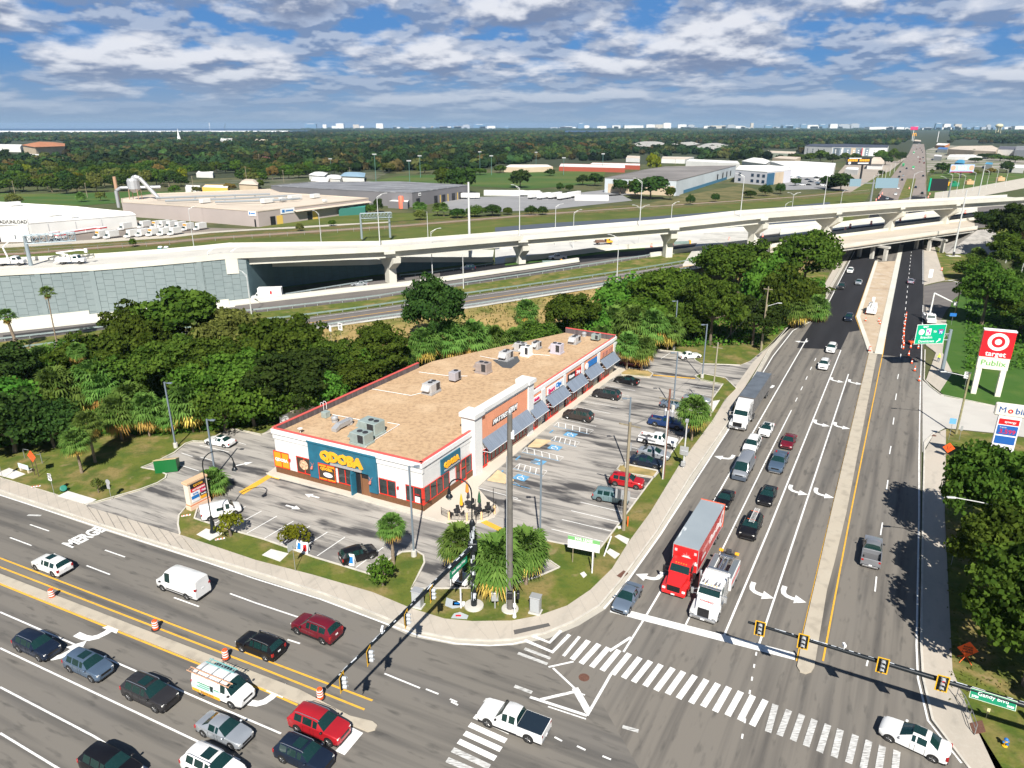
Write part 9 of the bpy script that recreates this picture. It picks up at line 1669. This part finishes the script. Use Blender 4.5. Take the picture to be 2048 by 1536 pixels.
def person(loc,az,label,walk=.12,armsup=False):
    r=E('person',loc,label,'person',rotaz(az)); me=bpy.data.meshes.new('body')
    J=dict(pel=(0,0,.95),che=(0,0,1.28),sh=(0,0,1.45),nk=(0,0,1.53),hd=(.02,0,1.62),tp=(.02,0,1.76),hl=(0,.1,.9),kl=(walk,.11,.5),al=(walk*.6,.11,.09),tl=(walk*.6+.17,.12,.04),hr=(0,-.1,.9),kr=(-walk*.3,-.11,.5),ar=(-walk*1.6,-.11,.1),tr=(-walk*1.6+.16,-.12,.04),sl=(0,.19,1.42),el=(-.02,.26,1.14),wl=(.14,.27,.93),ml=(.2,.26,.86),sr=(0,-.19,1.42),er=(.02,-.26,1.14),wr=(.18,-.24,.97),mr=(.25,-.22,.92))
    if armsup: J.update(el=(.2,.25,1.35),wl=(.42,.18,1.5),ml=(.5,.16,1.55),er=(.2,-.25,1.35),wr=(.42,-.18,1.5),mr=(.5,-.16,1.55))
    ks=list(J); Eg=[('pel','che'),('che','sh'),('sh','nk'),('nk','hd'),('hd','tp'),('pel','hl'),('hl','kl'),('kl','al'),('al','tl'),('pel','hr'),('hr','kr'),('kr','ar'),('ar','tr'),('sh','sl'),('sl','el'),('el','wl'),('wl','ml'),('sh','sr'),('sr','er'),('er','wr'),('wr','mr')]
    me.from_pydata([J[k] for k in ks],[(ks.index(a),ks.index(b)) for a,b in Eg],[]); o=bpy.data.objects.new('body',me); COL.objects.link(o); md=o.modifiers.new('skin','SKIN'); rad=dict(pel=.15,che=.16,sh=.11,nk=.055,hd=.10,tp=.08,hl=.1,hr=.1,kl=.07,kr=.07,al=.05,ar=.05,tl=.04,tr=.04,sl=.07,sr=.07,el=.05,er=.05,wl=.035,wr=.035,ml=.04,mr=.04)
    for i,k in enumerate(ks): me.skin_vertices[0].data[i].radius=(rad[k],rad[k]); 
    me.skin_vertices[0].data[0].use_root=True; sb=o.modifiers.new('s','SUBSURF'); sb.levels=sb.render_levels=1
    dg=bpy.context.evaluated_depsgraph_get(); m2=bpy.data.meshes.new_from_object(o.evaluated_get(dg)); bpy.data.objects.remove(o); m2.materials.clear()
    for mt in (skin,hiv,jean,rubber): m2.materials.append(mt)
    for p in m2.polygons:
        c=sum((m2.vertices[v].co for v in p.vertices),Vector())/len(p.vertices); p.material_index=3 if c.z<.1 else 2 if c.z<.98 and abs(c.y)<.2 else 0 if c.z>1.5 or (math.hypot(c.x-.0,0)>.13 and abs(c.y)>.2 and c.z<1.0) else 1; p.use_smooth=True
    b=bpy.data.objects.new('body',m2); COL.objects.link(b); b.parent=r; MB().lathe([(.15,1.68),(.125,1.70),(.12,1.76),(.07,1.82),(.01,1.84)],14,(.02,0,0)).build('hard_hat',hat,r,50); return r
person(G(1876,724,.1),205,'worker in lime hard hat and yellow vest standing on the verge path')
person(BUCKET-Vector((0,0,.55)),60,'worker in yellow vest in the raised lift bucket',0,True)
SUNAZ=178.5; EL=44.
w=bpy.data.worlds.new('World'); S.world=w; w.use_nodes=True; N=w.node_tree.nodes; L=w.node_tree.links
bg=N['Background']
sky=N.new('ShaderNodeTexSky'); sky.sky_type='NISHITA'; sky.sun_disc=False; sky.sun_elevation=R(EL); sky.sun_rotation=R(SUNAZ); sky.air_density=1.; sky.dust_density=.6; sky.ozone_density=2.5
tc=N.new('ShaderNodeTexCoord'); sx=N.new('ShaderNodeSeparateXYZ'); L.new(tc.outputs['Generated'],sx.inputs[0])
def mth(op,a,b=None,c=None):
    n=N.new('ShaderNodeMath'); n.operation=op
    for i,x in enumerate((a,b,c)):
        if x is None: continue
        if isinstance(x,(int,float)): n.inputs[i].default_value=x
        else: L.new(x,n.inputs[i])
    return n.outputs[0]
def mrange(x,a,b,c=0.,d=1.,sm=True):
    n=N.new('ShaderNodeMapRange'); n.interpolation_type='SMOOTHSTEP' if sm else 'LINEAR'; L.new(x,n.inputs[0])
    for i,q in enumerate((a,b,c,d)): n.inputs[i+1].default_value=q
    return n.outputs[0]
def mix(f,a,b,bt='MIX'):
    n=N.new('ShaderNodeMix'); n.data_type='RGBA'; n.blend_type=bt
    for i,x in ((0,f),(6,a),(7,b)):
        if isinstance(x,(int,float)): n.inputs[i].default_value=x
        elif isinstance(x,tuple): n.inputs[i].default_value=x
        else: L.new(x,n.inputs[i])
    return n.outputs[2]
zz=mth('ADD',mth('MAXIMUM',sx.outputs[2],0.),.05)
X=mth('MULTIPLY',mth('ARCTAN2',sx.outputs[0],sx.outputs[1]),5.2); Y=mth('MULTIPLY',mth('LOGARITHM',zz,2.718),2.)
def cl(dy,seed,sc,lo,hi,det=10.,rough=.52):
    c=N.new('ShaderNodeCombineXYZ'); L.new(X,c.inputs[0]); L.new(mth('ADD',Y,dy),c.inputs[1]); c.inputs[2].default_value=seed
    n=N.new('ShaderNodeTexNoise'); n.inputs['Scale'].default_value=sc; n.inputs['Detail'].default_value=det; n.inputs['Roughness'].default_value=rough; n.inputs['Distortion'].default_value=0
    L.new(c.outputs[0],n.inputs['Vector']); return mrange(n.outputs['Fac'],lo,hi) if hi else n.outputs['Fac']
raw=[cl(d,4.1,1.25,0,0) for d in (0.,.16)]; raw2=[cl(d,9.3,2.9,0,0,8.,.5) for d in (0.,.08)]
m1=mrange(raw[0],.44,.57); lit1=mrange(mth('SUBTRACT',raw[0],raw[1]),-.05,.06); m2=mrange(raw2[0],.40,.52); lit2=mrange(mth('SUBTRACT',raw2[0],raw2[1]),-.04,.05)
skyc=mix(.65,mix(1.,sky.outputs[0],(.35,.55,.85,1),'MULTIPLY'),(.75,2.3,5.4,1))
s1=mix(mth('MULTIPLY',m2,.8),skyc,mix(lit2,(2.1,2.8,4.3,1),(4.6,5.2,6.4,1)))
s2=mix(mth('MULTIPLY',m1,.95),s1,mix(lit1,(1.9,2.5,3.9,1),(7.6,7.8,8.4,1)))
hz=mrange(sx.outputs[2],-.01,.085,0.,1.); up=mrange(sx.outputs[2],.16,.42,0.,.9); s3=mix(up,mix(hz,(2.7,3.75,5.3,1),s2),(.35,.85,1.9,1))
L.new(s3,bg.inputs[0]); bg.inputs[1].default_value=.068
sd=bpy.data.lights.new('sun','SUN'); sd.energy=5.; sd.angle=R(.5); sd.color=(1,.955,.88); so=bpy.data.objects.new('sun',sd); COL.objects.link(so)
dirv=Vector((math.sin(R(SUNAZ))*math.cos(R(EL)),math.cos(R(SUNAZ))*math.cos(R(EL)),math.sin(R(EL)))); so.rotation_euler=dirv.to_track_quat('Z','Y').to_euler()
cd=bpy.data.cameras.new('camera'); cd.sensor_width=36; cd.sensor_fit='HORIZONTAL'; cd.lens=36*F/2048; cd.clip_end=40000; cd.clip_start=.5
co=bpy.data.objects.new('camera',cd); COL.objects.link(co); co.location=(0,0,CH); co.rotation_euler=(R(90)-PT,0,0); S.camera=co
S.view_settings.view_transform='Standard'; S.view_settings.look='None'; S.view_settings.exposure=.66; S.view_settings.gamma=1
S.cycles.max_bounces=6; S.cycles.volume_bounces=0; S.cycles.transparent_max_bounces=6
hb=MB().box(-9500,9500,-60,12500,-1.2,75).build('haze',M('haze_air')); hm=hb.data.materials[0]; NN=hm.node_tree.nodes; NN.remove(NN['Principled BSDF']); pv=NN.new('ShaderNodeVolumePrincipled'); pv.inputs['Color'].default_value=(.5,.75,1,1); pv.inputs['Density'].default_value=.000042; pv.inputs['Anisotropy'].default_value=.1; hm.node_tree.links.new(pv.outputs[0],NN['Material Output'].inputs['Volume']); tag(hb,kind='stuff')
S.cycles.volume_bounces=1
